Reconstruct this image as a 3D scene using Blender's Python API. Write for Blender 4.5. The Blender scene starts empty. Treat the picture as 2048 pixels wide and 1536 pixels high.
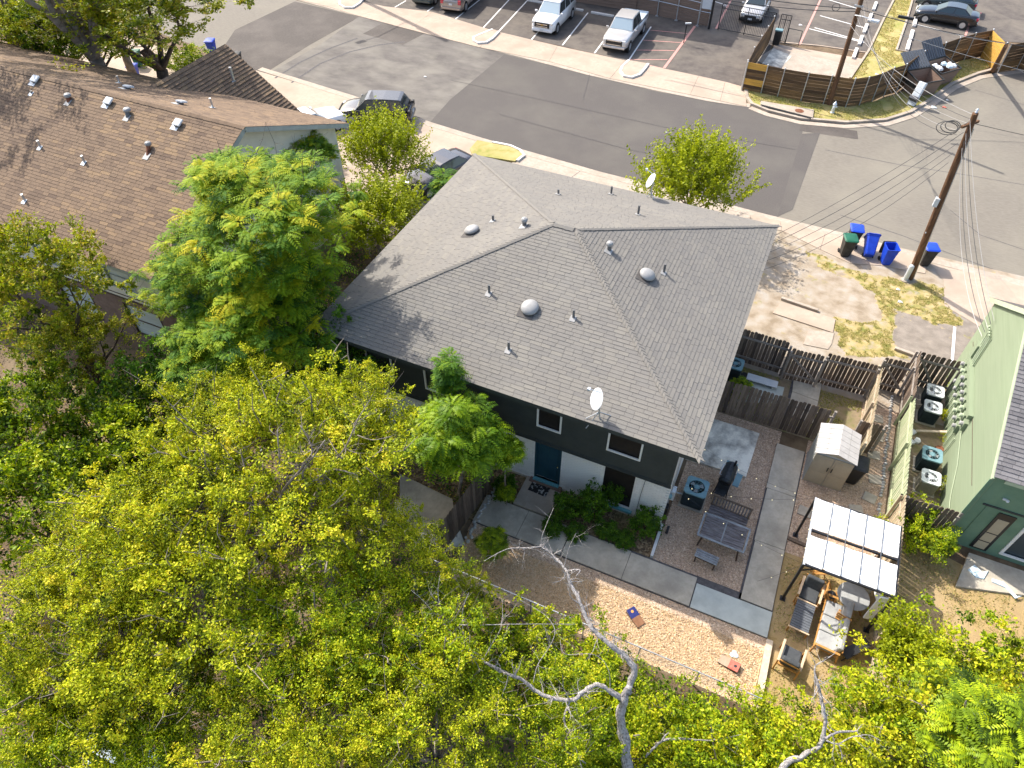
import bpy, math, random
import numpy as np
from mathutils import Vector, Matrix, noise as mnoise
from math import pi, sin, cos, radians as R

# ------------------------------------------------------------------ camera, world, sun
sc = bpy.context.scene
cam_d = bpy.data.cameras.new("camera")
cam_d.sensor_width = 36.0
cam_d.lens = 24.75
cam_d.clip_start = 0.1
cam_d.clip_end = 900
cam = bpy.data.objects.new("camera", cam_d)
sc.collection.objects.link(cam)
cam.location = (0, 0, 22)
cam.rotation_euler = (R(90 - 47.21), 0, R(24.3))
sc.camera = cam

world = bpy.data.worlds.new("World")
sc.world = world
world.use_nodes = True
wn = world.node_tree
sky = wn.nodes.new("ShaderNodeTexSky")
sky.sky_type = 'NISHITA'
sky.sun_disc = False
sky.sun_elevation = R(44)
sky.sun_rotation = R(-66)
sky.dust_density = 3.0
sky.ozone_density = 0.5
bg = wn.nodes["Background"]
bg.inputs[1].default_value = 0.145
wn.links.new(sky.outputs[0], bg.inputs[0])

SUN = Vector((0.94, -0.41, -1.0)).normalized()
sun_d = bpy.data.lights.new("sun", 'SUN')
sun_d.energy = 3.1
sun_d.angle = R(0.5)
sun_d.color = (1.0, 0.95, 0.87)
sun = bpy.data.objects.new("sun", sun_d)
sc.collection.objects.link(sun)
sun.rotation_euler = SUN.to_track_quat('-Z', 'Y').to_euler()

sc.view_settings.view_transform = 'Standard'
sc.view_settings.look = 'None'
sc.view_settings.gamma = 1
sc.view_settings.exposure = 1.2
sc.view_settings.use_curve_mapping = False

rng = random.Random(7)
nr = np.random.default_rng(11)
COL = sc.collection

# ------------------------------------------------------------------ materials
def nodes_of(m):
    m.use_nodes = True
    return m.node_tree, m.node_tree.nodes["Principled BSDF"]

def surf(name, cols, scale=3.0, rough=0.85, metal=0.0, bump=0.0, bscale=None, detail=6, stretch=None,
         big=None, bigscale=0.25, spec=0.3, attr=None, contrast=(0.35, 0.65), bdist=0.02):
    """noise-mixed surface: cols = 1..3 colours; big = (colour, amount) for broad stains; attr = per-piece tint"""
    m = bpy.data.materials.new(name)
    t, b = nodes_of(m)
    N, L = t.nodes, t.links
    tc = N.new("ShaderNodeTexCoord")
    src = tc.outputs["Object"]
    if stretch:
        mp = N.new("ShaderNodeMapping")
        mp.inputs["Scale"].default_value = stretch
        L.new(src, mp.inputs[0]); src = mp.outputs[0]
    col = None
    if len(cols) > 1:
        nz = N.new("ShaderNodeTexNoise")
        nz.inputs["Scale"].default_value = scale
        nz.inputs["Detail"].default_value = detail
        nz.inputs["Roughness"].default_value = 0.65
        L.new(src, nz.inputs["Vector"])
        rp = N.new("ShaderNodeValToRGB")
        e = rp.color_ramp.elements
        e[0].position, e[1].position = contrast
        e[0].color = (*cols[0], 1); e[1].color = (*cols[-1], 1)
        if len(cols) == 3:
            k = e.new(sum(contrast) / 2); k.color = (*cols[1], 1)
        L.new(nz.outputs["Fac"], rp.inputs[0])
        col = rp.outputs[0]
    else:
        b.inputs["Base Color"].default_value = (*cols[0], 1)
    def mix(a, bcol, fac, mode='MIX'):
        mx = N.new("ShaderNodeMix"); mx.data_type = 'RGBA'; mx.blend_type = mode
        if a is None: mx.inputs[6].default_value = (*cols[0], 1)
        else: L.new(a, mx.inputs[6])
        if isinstance(bcol, tuple): mx.inputs[7].default_value = (*bcol, 1)
        else: L.new(bcol, mx.inputs[7])
        if isinstance(fac, float): mx.inputs[0].default_value = fac
        else: L.new(fac, mx.inputs[0])
        return mx.outputs[2]
    if big:
        nb = N.new("ShaderNodeTexNoise")
        nb.inputs["Scale"].default_value = bigscale
        nb.inputs["Detail"].default_value = 5
        nb.inputs["Roughness"].default_value = 0.6
        L.new(tc.outputs["Object"], nb.inputs["Vector"])
        mr = N.new("ShaderNodeMapRange")
        mr.inputs[1].default_value = 0.45; mr.inputs[2].default_value = 0.68
        mr.inputs[4].default_value = big[1]
        L.new(nb.outputs["Fac"], mr.inputs[0])
        col = mix(col, big[0], mr.outputs[0])
    if attr:
        at = N.new("ShaderNodeAttribute"); at.attribute_name = "tint"
        rp = N.new("ShaderNodeValToRGB")
        e = rp.color_ramp.elements
        e[0].color = (*attr[0], 1); e[1].color = (*attr[-1], 1)
        for i, c in enumerate(attr[1:-1]):
            k = e.new((i + 1) / (len(attr) - 1)); k.color = (*c, 1)
        L.new(at.outputs["Fac"], rp.inputs[0])
        col = mix(col, rp.outputs[0], 1.0, 'MULTIPLY')
    if col is not None: L.new(col, b.inputs["Base Color"])
    b.inputs["Roughness"].default_value = rough
    b.inputs["Metallic"].default_value = metal
    b.inputs["Specular IOR Level"].default_value = spec
    if bump:
        nz2 = N.new("ShaderNodeTexNoise")
        nz2.inputs["Scale"].default_value = bscale or scale * 4
        nz2.inputs["Detail"].default_value = 4
        L.new(src, nz2.inputs["Vector"])
        bp = N.new("ShaderNodeBump")
        bp.inputs["Strength"].default_value = bump
        bp.inputs["Distance"].default_value = bdist
        L.new(nz2.outputs["Fac"], bp.inputs["Height"])
        L.new(bp.outputs[0], b.inputs["Normal"])
    return m

def pebble(name, cols, scale=22, rough=0.9, bump=0.8, big=None, bigscale=0.6):
    """voronoi pebbles or chips: each cell its own colour, cells domed"""
    m = bpy.data.materials.new(name)
    t, b = nodes_of(m)
    N, L = t.nodes, t.links
    tc = N.new("ShaderNodeTexCoord")
    v = N.new("ShaderNodeTexVoronoi"); v.inputs["Scale"].default_value = scale
    L.new(tc.outputs["Object"], v.inputs["Vector"])
    sp = N.new("ShaderNodeSeparateColor"); L.new(v.outputs["Color"], sp.inputs[0])
    rp = N.new("ShaderNodeValToRGB"); e = rp.color_ramp.elements
    e[0].color = (*cols[0], 1); e[1].color = (*cols[-1], 1)
    for i, c in enumerate(cols[1:-1]):
        k = e.new((i + 1) / (len(cols) - 1)); k.color = (*c, 1)
    L.new(sp.outputs[0], rp.inputs[0])
    col = rp.outputs[0]
    if big:
        nb = N.new("ShaderNodeTexNoise"); nb.inputs["Scale"].default_value = bigscale; nb.inputs["Detail"].default_value = 6
        L.new(tc.outputs["Object"], nb.inputs["Vector"])
        mr = N.new("ShaderNodeMapRange"); mr.inputs[1].default_value = 0.5; mr.inputs[2].default_value = 0.65; mr.inputs[4].default_value = big[1]
        L.new(nb.outputs["Fac"], mr.inputs[0])
        mx = N.new("ShaderNodeMix"); mx.data_type = 'RGBA'
        L.new(mr.outputs[0], mx.inputs[0]); L.new(col, mx.inputs[6]); mx.inputs[7].default_value = (*big[0], 1)
        col = mx.outputs[2]
    L.new(col, b.inputs["Base Color"])
    b.inputs["Roughness"].default_value = rough
    bp = N.new("ShaderNodeBump"); bp.invert = True
    bp.inputs["Strength"].default_value = bump; bp.inputs["Distance"].default_value = 0.03
    L.new(v.outputs["Distance"], bp.inputs["Height"]); L.new(bp.outputs[0], b.inputs["Normal"])
    return m

def leafmat(name, cols, trans=0.45, tcol=None, rough=0.5):
    m = bpy.data.materials.new(name)
    t, b = nodes_of(m)
    N, L = t.nodes, t.links
    at = N.new("ShaderNodeAttribute"); at.attribute_name = "tint"
    rp = N.new("ShaderNodeValToRGB"); e = rp.color_ramp.elements
    e[0].color = (*cols[0], 1); e[1].color = (*cols[-1], 1)
    for i, c in enumerate(cols[1:-1]):
        k = e.new((i + 1) / (len(cols) - 1)); k.color = (*c, 1)
    L.new(at.outputs["Fac"], rp.inputs[0])
    L.new(rp.outputs[0], b.inputs["Base Color"])
    b.inputs["Roughness"].default_value = rough
    b.inputs["Specular IOR Level"].default_value = 0.2
    tr = N.new("ShaderNodeBsdfTranslucent")
    hs = N.new("ShaderNodeMix"); hs.data_type = 'RGBA'; hs.blend_type = 'MULTIPLY'; hs.inputs[0].default_value = 1
    L.new(rp.outputs[0], hs.inputs[6]); hs.inputs[7].default_value = (*(tcol or (1.5, 1.6, 0.5)), 1)
    L.new(hs.outputs[2], tr.inputs[0])
    mx = N.new("ShaderNodeMixShader"); mx.inputs[0].default_value = trans
    out = N["Material Output"]
    L.new(b.outputs[0], mx.inputs[1]); L.new(tr.outputs[0], mx.inputs[2]); L.new(mx.outputs[0], out.inputs[0])
    return m

def glossy(name, col, rough=0.25, metal=0.0, spec=0.5, coat=0.0):
    m = bpy.data.materials.new(name)
    t, b = nodes_of(m)
    b.inputs["Base Color"].default_value = (*col, 1)
    b.inputs["Roughness"].default_value = rough
    b.inputs["Metallic"].default_value = metal
    b.inputs["Specular IOR Level"].default_value = spec
    b.inputs["Coat Weight"].default_value = coat
    b.inputs["Coat Roughness"].default_value = 0.05
    return m

M = {}
M['asphalt'] = surf("asphalt", [(0.084,0.075,0.069),(0.106,0.095,0.086)], 14, 0.9, bump=.35, bscale=60, big=((0.136,0.124,0.105),.55), bigscale=.22)
M['asphalt_mid'] = surf("asphalt_mid", [(0.102,0.091,0.083),(0.174,0.158,0.139)], .35, 0.92, bump=.3, bscale=50, stretch=(1,2.2,1), big=((0.221,0.204,0.169),.55), bigscale=.4)
M['asphalt_old'] = surf("asphalt_old", [(0.160,0.142,0.117),(0.204,0.183,0.150)], 3, 0.92, bump=.3, bscale=40, stretch=(1,3.5,1), big=((0.237,0.215,0.169),.6), bigscale=.16)
M['asphalt_patch'] = surf("asphalt_patch", [(0.072,0.062,0.054),(0.102,0.088,0.078)], 5, 0.9, bump=.3, bscale=60, stretch=(1,3,1), big=((0.162,0.140,0.121),.5), bigscale=.3)
M['asphalt_lot'] = surf("asphalt_lot", [(0.086,0.073,0.065),(0.133,0.115,0.099)], 1.4, 0.9, bump=.3, bscale=60, big=((0.179,0.154,0.124),.8), bigscale=.3)
M['asphalt_mark'] = surf("tyre_mark", [(0.07,0.065,0.065),(0.13,0.12,0.12)], 9, 0.9)
M['concrete'] = surf("concrete", [(0.385,0.305,0.235),(0.455,0.365,0.285)], 4, 0.9, bump=.2, bscale=50, big=((0.32,0.25,0.19),.7), bigscale=.5)
M['concrete_pale'] = surf("concrete_pale", [(0.36,0.30,0.24),(0.44,0.375,0.305)], 5, 0.9, bump=.25, bscale=40, big=((0.30,0.25,0.195),.7), bigscale=.9)
M['concrete_grey'] = surf("concrete_grey", [(0.426,0.375,0.296),(0.538,0.482,0.383)], 5, 0.9, bump=.25, bscale=50, big=((0.280,0.252,0.204),.75), bigscale=.8)
M['concrete_new'] = surf("concrete_new", [(0.46,0.49,0.45),(0.53,0.56,0.51)], 3, 0.85, bump=.15, bscale=50, big=((0.33,0.35,0.32),.6), bigscale=1.2)
M['concrete_stained'] = surf("concrete_stained", [(0.315,0.289,0.248),(0.910,0.857,0.720)], 1.4, 0.9, bump=.2, bscale=40, contrast=(.36,.62))
M['curb_white'] = surf("kerb_paint_white", [(0.62,0.60,0.56),(0.75,0.72,0.68)], 6, 0.8)
M['line_white'] = surf("line_paint_white", [(0.55,0.53,0.5),(0.8,0.78,0.74)], 12, 0.7, contrast=(.3,.5))
M['line_pink'] = surf("line_paint_faded_red", [(0.42,0.20,0.17),(0.62,0.33,0.28)], 10, 0.8, contrast=(.3,.6))
M['soil'] = surf("soil", [(0.09,0.06,0.035),(0.17,0.115,0.07)], 2.5, 0.95, bump=.6, bscale=14, big=((0.26,0.20,0.12),.6), bigscale=.4)
M['litter'] = pebble("leaf_litter", [(0.07,0.045,0.025),(0.16,0.10,0.05),(0.32,0.23,0.13),(0.10,0.07,0.035)], 14, big=((0.09,0.10,0.02),.6))
M['dirt_grass'] = surf("dry_yard", [(0.20,0.15,0.10),(0.28,0.21,0.135),(0.18,0.175,0.065)], 2.2, 0.95, bump=.7, bscale=26, big=((0.13,0.13,0.045),.6), bigscale=.7)
M['dirt_yellow'] = surf("dry_trodden_grass", [(0.27,0.19,0.075),(0.38,0.27,0.12),(0.31,0.21,0.095)], 2.0, 0.95, bump=.6, bscale=40, big=((0.46,0.34,0.2),.6), bigscale=.5)
M['lawn'] = surf("lawn", [(0.25,0.25,0.06),(0.38,0.31,0.12),(0.46,0.36,0.17)], 1.3, 0.95, bump=.9, bscale=22, big=((0.22,0.25,0.05),.6), bigscale=.35)
M['gravel'] = pebble("pea_gravel", [(0.302,0.202,0.135),(0.650,0.459,0.308),(0.470,0.325,0.216),(0.806,0.638,0.464)], 26, big=((0.157,0.123,0.081),.35), bigscale=1.3)
M['mulch'] = pebble("wood_chips", [(0.480,0.300,0.150),(0.744,0.504,0.275),(0.624,0.408,0.213),(0.840,0.612,0.375)], 26, bump=1.0)
M['fence_wood'] = surf("weathered_fence_wood", [(0.115,0.09,0.072),(0.22,0.175,0.14)], 3, 0.9, bump=.5, bscale=30, stretch=(6,6,.7), attr=[(.42,.40,.4),(1.0,.92,.85),(1.25,1.2,1.12)])
M['fence_rail'] = surf("grey_fence_rail_wood", [(0.22,0.19,0.165),(0.33,0.29,0.25)], 3, .9, bump=.3, stretch=(2,2,2))
M['fence_pale'] = surf("pale_fence_wood", [(0.34,0.27,0.19),(0.52,0.42,0.30)], 3, 0.9, bump=.4, bscale=30, stretch=(6,6,.7), attr=[(.75,.8,.7),(1,1,1),(1.1,1.05,.95)])
M['fence_green'] = surf("greenish_fence_wood", [(0.36,0.38,0.24),(0.50,0.50,0.34)], 3, 0.9, bump=.4, bscale=30, stretch=(6,6,.7), attr=[(.8,.9,.8),(1,1,1)])
M['board_brown'] = surf("stained_fence_board", [(0.09,0.055,0.03),(0.19,0.115,0.055)], 2, 0.85, bump=.4, bscale=25, stretch=(.6,.6,8), attr=[(.55,.55,.6),(1,1,1),(1.6,1.5,1.2)])
M['board_new'] = surf("new_yellow_board", [(0.50,0.28,0.05),(0.62,0.36,0.08)], 2, 0.8, bump=.3, stretch=(.6,.6,8))
M['timber_light'] = surf("light_timber", [(0.52,0.42,0.30),(0.66,0.55,0.42)], 4, 0.85, bump=.3, stretch=(3,3,1))
M['pole_wood'] = surf("pole_wood", [(0.07,0.035,0.02),(0.19,0.10,0.05)], 3, 0.9, bump=.6, bscale=14, stretch=(5,5,.4))
M['galv'] = glossy("galvanised_steel", (0.5,0.52,0.54), .4, .7)
M['steel_pale'] = glossy("pale_metal", (0.62,0.66,0.70), .35, .3)
M['black_metal'] = glossy("black_metal", (0.02,0.021,0.023), .45, .3)
M['dark_metal'] = surf("dark_grill_metal", [(0.02,0.022,0.025),(0.045,0.05,0.055)], 6, .45, metal=.3)
M['cable'] = glossy("cable_black", (0.03,0.03,0.033), .6)
M['cable_pale'] = glossy("cable_bare", (0.35,0.34,0.33), .5, .4)
M['shingle_grey'] = surf("grey_shingle", [(0.171,0.161,0.144),(0.205,0.194,0.174)], 30, 0.95, bump=.3, bscale=120, attr=[(.90,.89,.90),(.97,.96,.96),(1.02,1.0,.98),(1.09,1.07,1.03)], big=((0.228,0.217,0.192),.35), bigscale=.5, bdist=.01)
M['shingle_brown'] = surf("brown_shingle", [(0.163,0.114,0.077),(0.206,0.147,0.100)], 25, 0.95, bump=.4, bscale=120, attr=[(.68,.66,.68),(.92,.9,.88),(1.05,1.02,.98),(1.3,1.24,1.06)], bdist=.01)
M['shingle_dark'] = surf("dark_grey_shingle", [(0.144,0.135,0.135),(0.189,0.180,0.180)], 25, 0.95, bump=.4, bscale=120, attr=[(.7,.7,.72),(1,1,1),(1.2,1.2,1.2)], bdist=.01)
M['deck_dark'] = surf("shingle_underlay", [(0.088,0.080,0.076),(0.112,0.104,0.096)], 10, .95)
M['deck_brown'] = surf("brown_shingle_underlay", [(0.075,0.053,0.041),(0.098,0.068,0.053)], 10, .95)
M['wall_dark'] = surf("charcoal_green_siding", [(0.038,0.045,0.042),(0.05,0.058,0.054)], 2, .7, bump=.15, bscale=8)
M['brick_white'] = surf("painted_white_brick", [(0.76,0.75,0.71),(0.84,0.83,0.78)], 6, .8, bump=.5, bscale=30, attr=[(.92,.92,.92),(1,1,1)])
M['mortar_white'] = surf("painted_mortar", [(0.56,0.56,0.53),(0.63,0.63,0.6)], 8, .9)
M['trim_white'] = surf("white_trim_paint", [(0.70,0.69,0.64),(0.80,0.79,0.75)], 3, .6)
M['fascia_grey'] = surf("grey_green_fascia", [(0.30,0.33,0.31),(0.38,0.41,0.385)], 3, .6)
M['soffit'] = surf("pale_soffit", [(0.5,0.5,0.47),(0.6,0.6,0.56)], 3, .8)
M['cream'] = surf("cream_stucco_siding", [(0.60,0.57,0.47),(0.69,0.66,0.56)], 2, .85, bump=.25, bscale=30, big=((0.52,0.5,0.4),.4))
M['brown_trim'] = surf("brown_trim", [(0.07,0.045,0.03),(0.10,0.065,0.045)], 3, .7)
M['brick_brown'] = surf("brown_brick", [(0.16,0.105,0.08),(0.22,0.15,0.115)], 6, .9, bump=.5)
M['teal'] = surf("dark_teal_paint", [(0.012,0.05,0.075),(0.02,0.065,0.09)], 2, .45)
M['teal_light'] = surf("teal_threshold", [(0.10,0.30,0.34),(0.16,0.40,0.44)], 4, .5)
M['screen'] = surf("dark_window_screen", [(0.012,0.010,0.010),(0.02,0.017,0.016)], 5, .5)
M['glass'] = glossy("window_glass", (0.03,0.045,0.05), .06, 0, .8)
M['glass_blind'] = surf("window_blinds", [(0.42,0.46,0.42),(0.55,0.6,0.55)], .8, .3, stretch=(1,1,30))
M['green_wall'] = surf("pale_green_siding", [(0.203,0.248,0.158),(0.234,0.279,0.184)], 1.2, .8, bump=.35, bscale=7, stretch=(1,.3,8), big=((0.243,0.306,0.189),.4))
M['green_trim'] = surf("green_trim", [(0.35,0.41,0.27),(0.42,0.48,0.34)], 3, .7)
M['green_front'] = surf("mid_green_siding", [(0.13,0.22,0.145),(0.17,0.27,0.18)], 1.5, .8, bump=.2, bscale=10)
M['vent_grey'] = surf("vent_paint", [(0.27,0.265,0.255),(0.33,0.325,0.315)], 5, .45)
M['vent_dark'] = surf("vent_dark", [(0.10,0.10,0.10),(0.16,0.155,0.15)], 5, .6)
M['rust'] = surf("rusty_flue", [(0.12,0.04,0.02),(0.25,0.10,0.05)], 8, .8)
M['ac_body'] = surf("condenser_case_dark", [(0.018,0.028,0.032),(0.035,0.05,0.055)], 3, .6)
M['ac_top'] = surf("condenser_top_teal", [(0.13,0.24,0.27),(0.19,0.32,0.35)], 3, .5)
M['ac_top_white'] = surf("condenser_top_pale", [(0.50,0.54,0.54),(0.62,0.65,0.64)], 3, .5)
M['ac_body_tan'] = surf("condenser_case_tan", [(0.24,0.22,0.17),(0.30,0.27,0.21)], 3, .6)
M['shed'] = surf("tan_resin_shed", [(0.38,0.32,0.22),(0.44,0.375,0.265)], 2, .6)
M['shed_side'] = surf("grey_resin_panel", [(0.40,0.40,0.37),(0.47,0.47,0.44)], 2, .6)
M['shed_roof'] = surf("resin_roof", [(0.40,0.37,0.34),(0.48,0.45,0.42)], 3, .7, bump=.2)
M['canvas'] = surf("white_canvas", [(0.80,0.79,0.76),(0.87,0.86,0.83)], 2, .8, bump=.35, bscale=3, stretch=(1,4,1), bdist=.05)
M['pergola'] = glossy("pergola_aluminium", (0.022,0.024,0.028), .4, .3)
M['cushion_dark'] = surf("charcoal_cushion", [(0.055,0.06,0.065),(0.08,0.085,0.09)], 9, .9, bump=.2)
M['cushion_grey'] = surf("light_grey_cushion", [(0.32,0.32,0.31),(0.40,0.40,0.385)], 5, .9, bump=.2, bscale=6)
M['slat_grey'] = surf("slate_blue_slat", [(0.095,0.105,0.12),(0.13,0.14,0.155)], 6, .7)
M['teak'] = surf("acacia_wood", [(0.42,0.20,0.05),(0.58,0.30,0.09)], 5, .6, stretch=(1,6,1))
M['teak_pale'] = surf("pale_acacia", [(0.55,0.40,0.26),(0.66,0.50,0.34)], 5, .65, stretch=(1,6,1))
M['table_old'] = surf("weathered_table", [(0.10,0.082,0.078),(0.24,0.22,0.22)], 2.4, .8, bump=.2, stretch=(1,8,1), contrast=(.38,.66))
M['table_rim'] = surf("weathered_rim", [(0.20,0.20,0.20),(0.33,0.35,0.36)], 5, .8)
M['bin_blue'] = surf("blue_cart_plastic", [(0.008,0.045,0.42),(0.012,0.06,0.52)], 4, .45, spec=.4)
M['bin_dark'] = surf("dark_cart_plastic", [(0.022,0.022,0.02),(0.045,0.043,0.04)], 4, .55)
M['bin_green'] = surf("green_cart_plastic", [(0.01,0.09,0.05),(0.015,0.12,0.07)], 4, .5)
M['stone_pale'] = surf("pale_edging_stone", [(0.38,0.38,0.37),(0.58,0.57,0.54)], 4, .9, bump=.5, bscale=12)
M['flag'] = surf("flagstone", [(0.34,0.30,0.24),(0.46,0.41,0.33)], 3, .9, bump=.4, bscale=14)
M['bark_pale'] = surf("dead_grey_wood", [(0.13,0.11,0.10),(0.40,0.365,0.34),(0.56,0.52,0.49)], 5, 0.9, bump=1.0, bscale=16, stretch=(4,4,1), contrast=(.32,.62), bdist=.05)
M['bark_dark'] = surf("dark_bark", [(0.055,0.04,0.03),(0.13,0.095,0.07)], 5, .95, bump=.8, bscale=14)
M['bark_mid'] = surf("grey_bark", [(0.15,0.12,0.095),(0.32,0.27,0.23)], 5, .95, bump=.6, bscale=14)
M['leaf_yellow'] = leafmat("leaf_yellow_green", [(0.03,0.05,0.004),(0.25,0.31,0.008),(0.50,0.54,0.012),(0.58,0.50,0.03)], .26, (1.3,1.25,.4), .6)
M['leaf_olive'] = leafmat("leaf_olive", [(0.05,0.08,0.006),(0.17,0.21,0.008),(0.32,0.34,0.012),(0.40,0.30,0.03)], .3, (1.3,1.4,.5))
M['leaf_mid'] = leafmat("leaf_mid_green", [(0.03,0.06,0.005),(0.18,0.27,0.009),(0.40,0.48,0.010),(0.53,0.48,0.015)], .26, (1.3,1.4,.5))
M['leaf_pinnate'] = leafmat("leaf_fresh_green", [(0.02,0.07,0.012),(0.08,0.18,0.010),(0.25,0.34,0.008),(0.48,0.42,0.010)], .3, (1.4,1.4,.4), .7)
M['leaf_vivid'] = leafmat("leaf_vivid_green", [(0.03,0.09,0.006),(0.12,0.22,0.007),(0.26,0.37,0.008),(0.38,0.41,0.012)], .32, (1.3,1.4,.5), .5)
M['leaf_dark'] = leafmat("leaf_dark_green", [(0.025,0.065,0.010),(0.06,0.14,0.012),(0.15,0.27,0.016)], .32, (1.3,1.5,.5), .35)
M['leaf_lime'] = leafmat("leaf_lime_green", [(0.09,0.12,0.006),(0.26,0.31,0.008),(0.42,0.44,0.010)], .3, (1.3,1.3,.5), .55)
M['grass_blade'] = leafmat("grass_blade", [(0.30,0.31,0.08),(0.42,0.37,0.14),(0.50,0.42,0.22)], .3, (1.2,1.2,.6), .7)
M['tyre'] = glossy("tyre_rubber", (0.015,0.015,0.016), .85)
M['rim'] = glossy("alloy_rim", (0.6,0.61,0.63), .3, .7)
M['car_glass'] = glossy("car_glass", (0.02,0.035,0.04), .05, 0, 1.0)
M['sunshade'] = glossy("windscreen_with_shade", (0.52,0.60,0.60), .08, .35, .9, 1.0)
M['paint_white'] = glossy("car_paint_white", (0.78,0.78,0.78), .3, 0, .5, .6)
M['paint_silver'] = glossy("car_paint_silver", (0.56,0.54,0.52), .3, .35, .5, .6)
M['paint_bronze'] = glossy("car_paint_bronze", (0.36,0.31,0.28), .3, .4, .5, .6)
M['paint_green'] = glossy("car_paint_dark_green", (0.07,0.09,0.09), .3, .3, .5, .6)
M['paint_black'] = glossy("car_paint_black", (0.012,0.013,0.016), .25, 0, .6, .8)
M['paint_char'] = glossy("car_paint_charcoal", (0.05,0.05,0.058), .25, .3, .6, .8)
M['plastic_black'] = glossy("black_trim_plastic", (0.02,0.02,0.02), .6)
M['chrome'] = glossy("chrome", (0.7,0.7,0.7), .15, 1)
M['lens'] = glossy("headlight_lens", (0.65,0.66,0.65), .1, .3, .9)
M['lens_red'] = glossy("tail_light_lens", (0.5,0.02,0.05), .2, 0, .8)
M['gold'] = glossy("gold_emblem", (0.6,0.38,0.08), .3, .6)
M['blue_emblem'] = glossy("blue_emblem", (0.02,0.06,0.3), .3, .2)
M['white_plastic'] = surf("white_plastic", [(0.56,0.59,0.61),(0.66,0.68,0.69)], 4, .5)
M['red_paint'] = surf("faded_red_board", [(0.45,0.10,0.07),(0.58,0.17,0.12)], 6, .7)
M['wood_board'] = surf("plywood_board", [(0.34,0.24,0.16),(0.42,0.31,0.22)], 4, .7, stretch=(1,5,1))
M['navy'] = surf("navy_print", [(0.02,0.03,0.14),(0.035,0.045,0.2)], 5, .6)
M['rustboard'] = surf("brown_print", [(0.22,0.10,0.05),(0.32,0.16,0.08)], 3, .6)
M['orange'] = surf("orange_print", [(0.7,0.3,0.06),(0.8,0.38,0.1)], 5, .7)
M['cloth_blue'] = surf("pale_blue_cloth", [(0.45,0.6,0.68),(0.68,0.76,0.8)], 5, .9)
M['litter_white'] = glossy("white_litter", (0.75,0.75,0.74), .7)
M['bag_dark'] = glossy("dark_bag", (0.03,0.035,0.05), .35)
M['siding_brown'] = surf("brown_lap_siding", [(0.20,0.135,0.10),(0.26,0.18,0.135)], 2, .8, stretch=(.4,1,6))
M['siding_pale'] = surf("pale_blue_siding", [(0.42,0.50,0.55),(0.5,0.58,0.63)], 2, .8)
m = bpy.data.materials.new("warm_bulb"); _t, _b = nodes_of(m)
_b.inputs["Base Color"].default_value = (0.9,0.8,0.5,1)
_b.inputs["Emission Color"].default_value = (1.0,0.85,0.5,1); _b.inputs["Emission Strength"].default_value = .5
M['bulb'] = m

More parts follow.
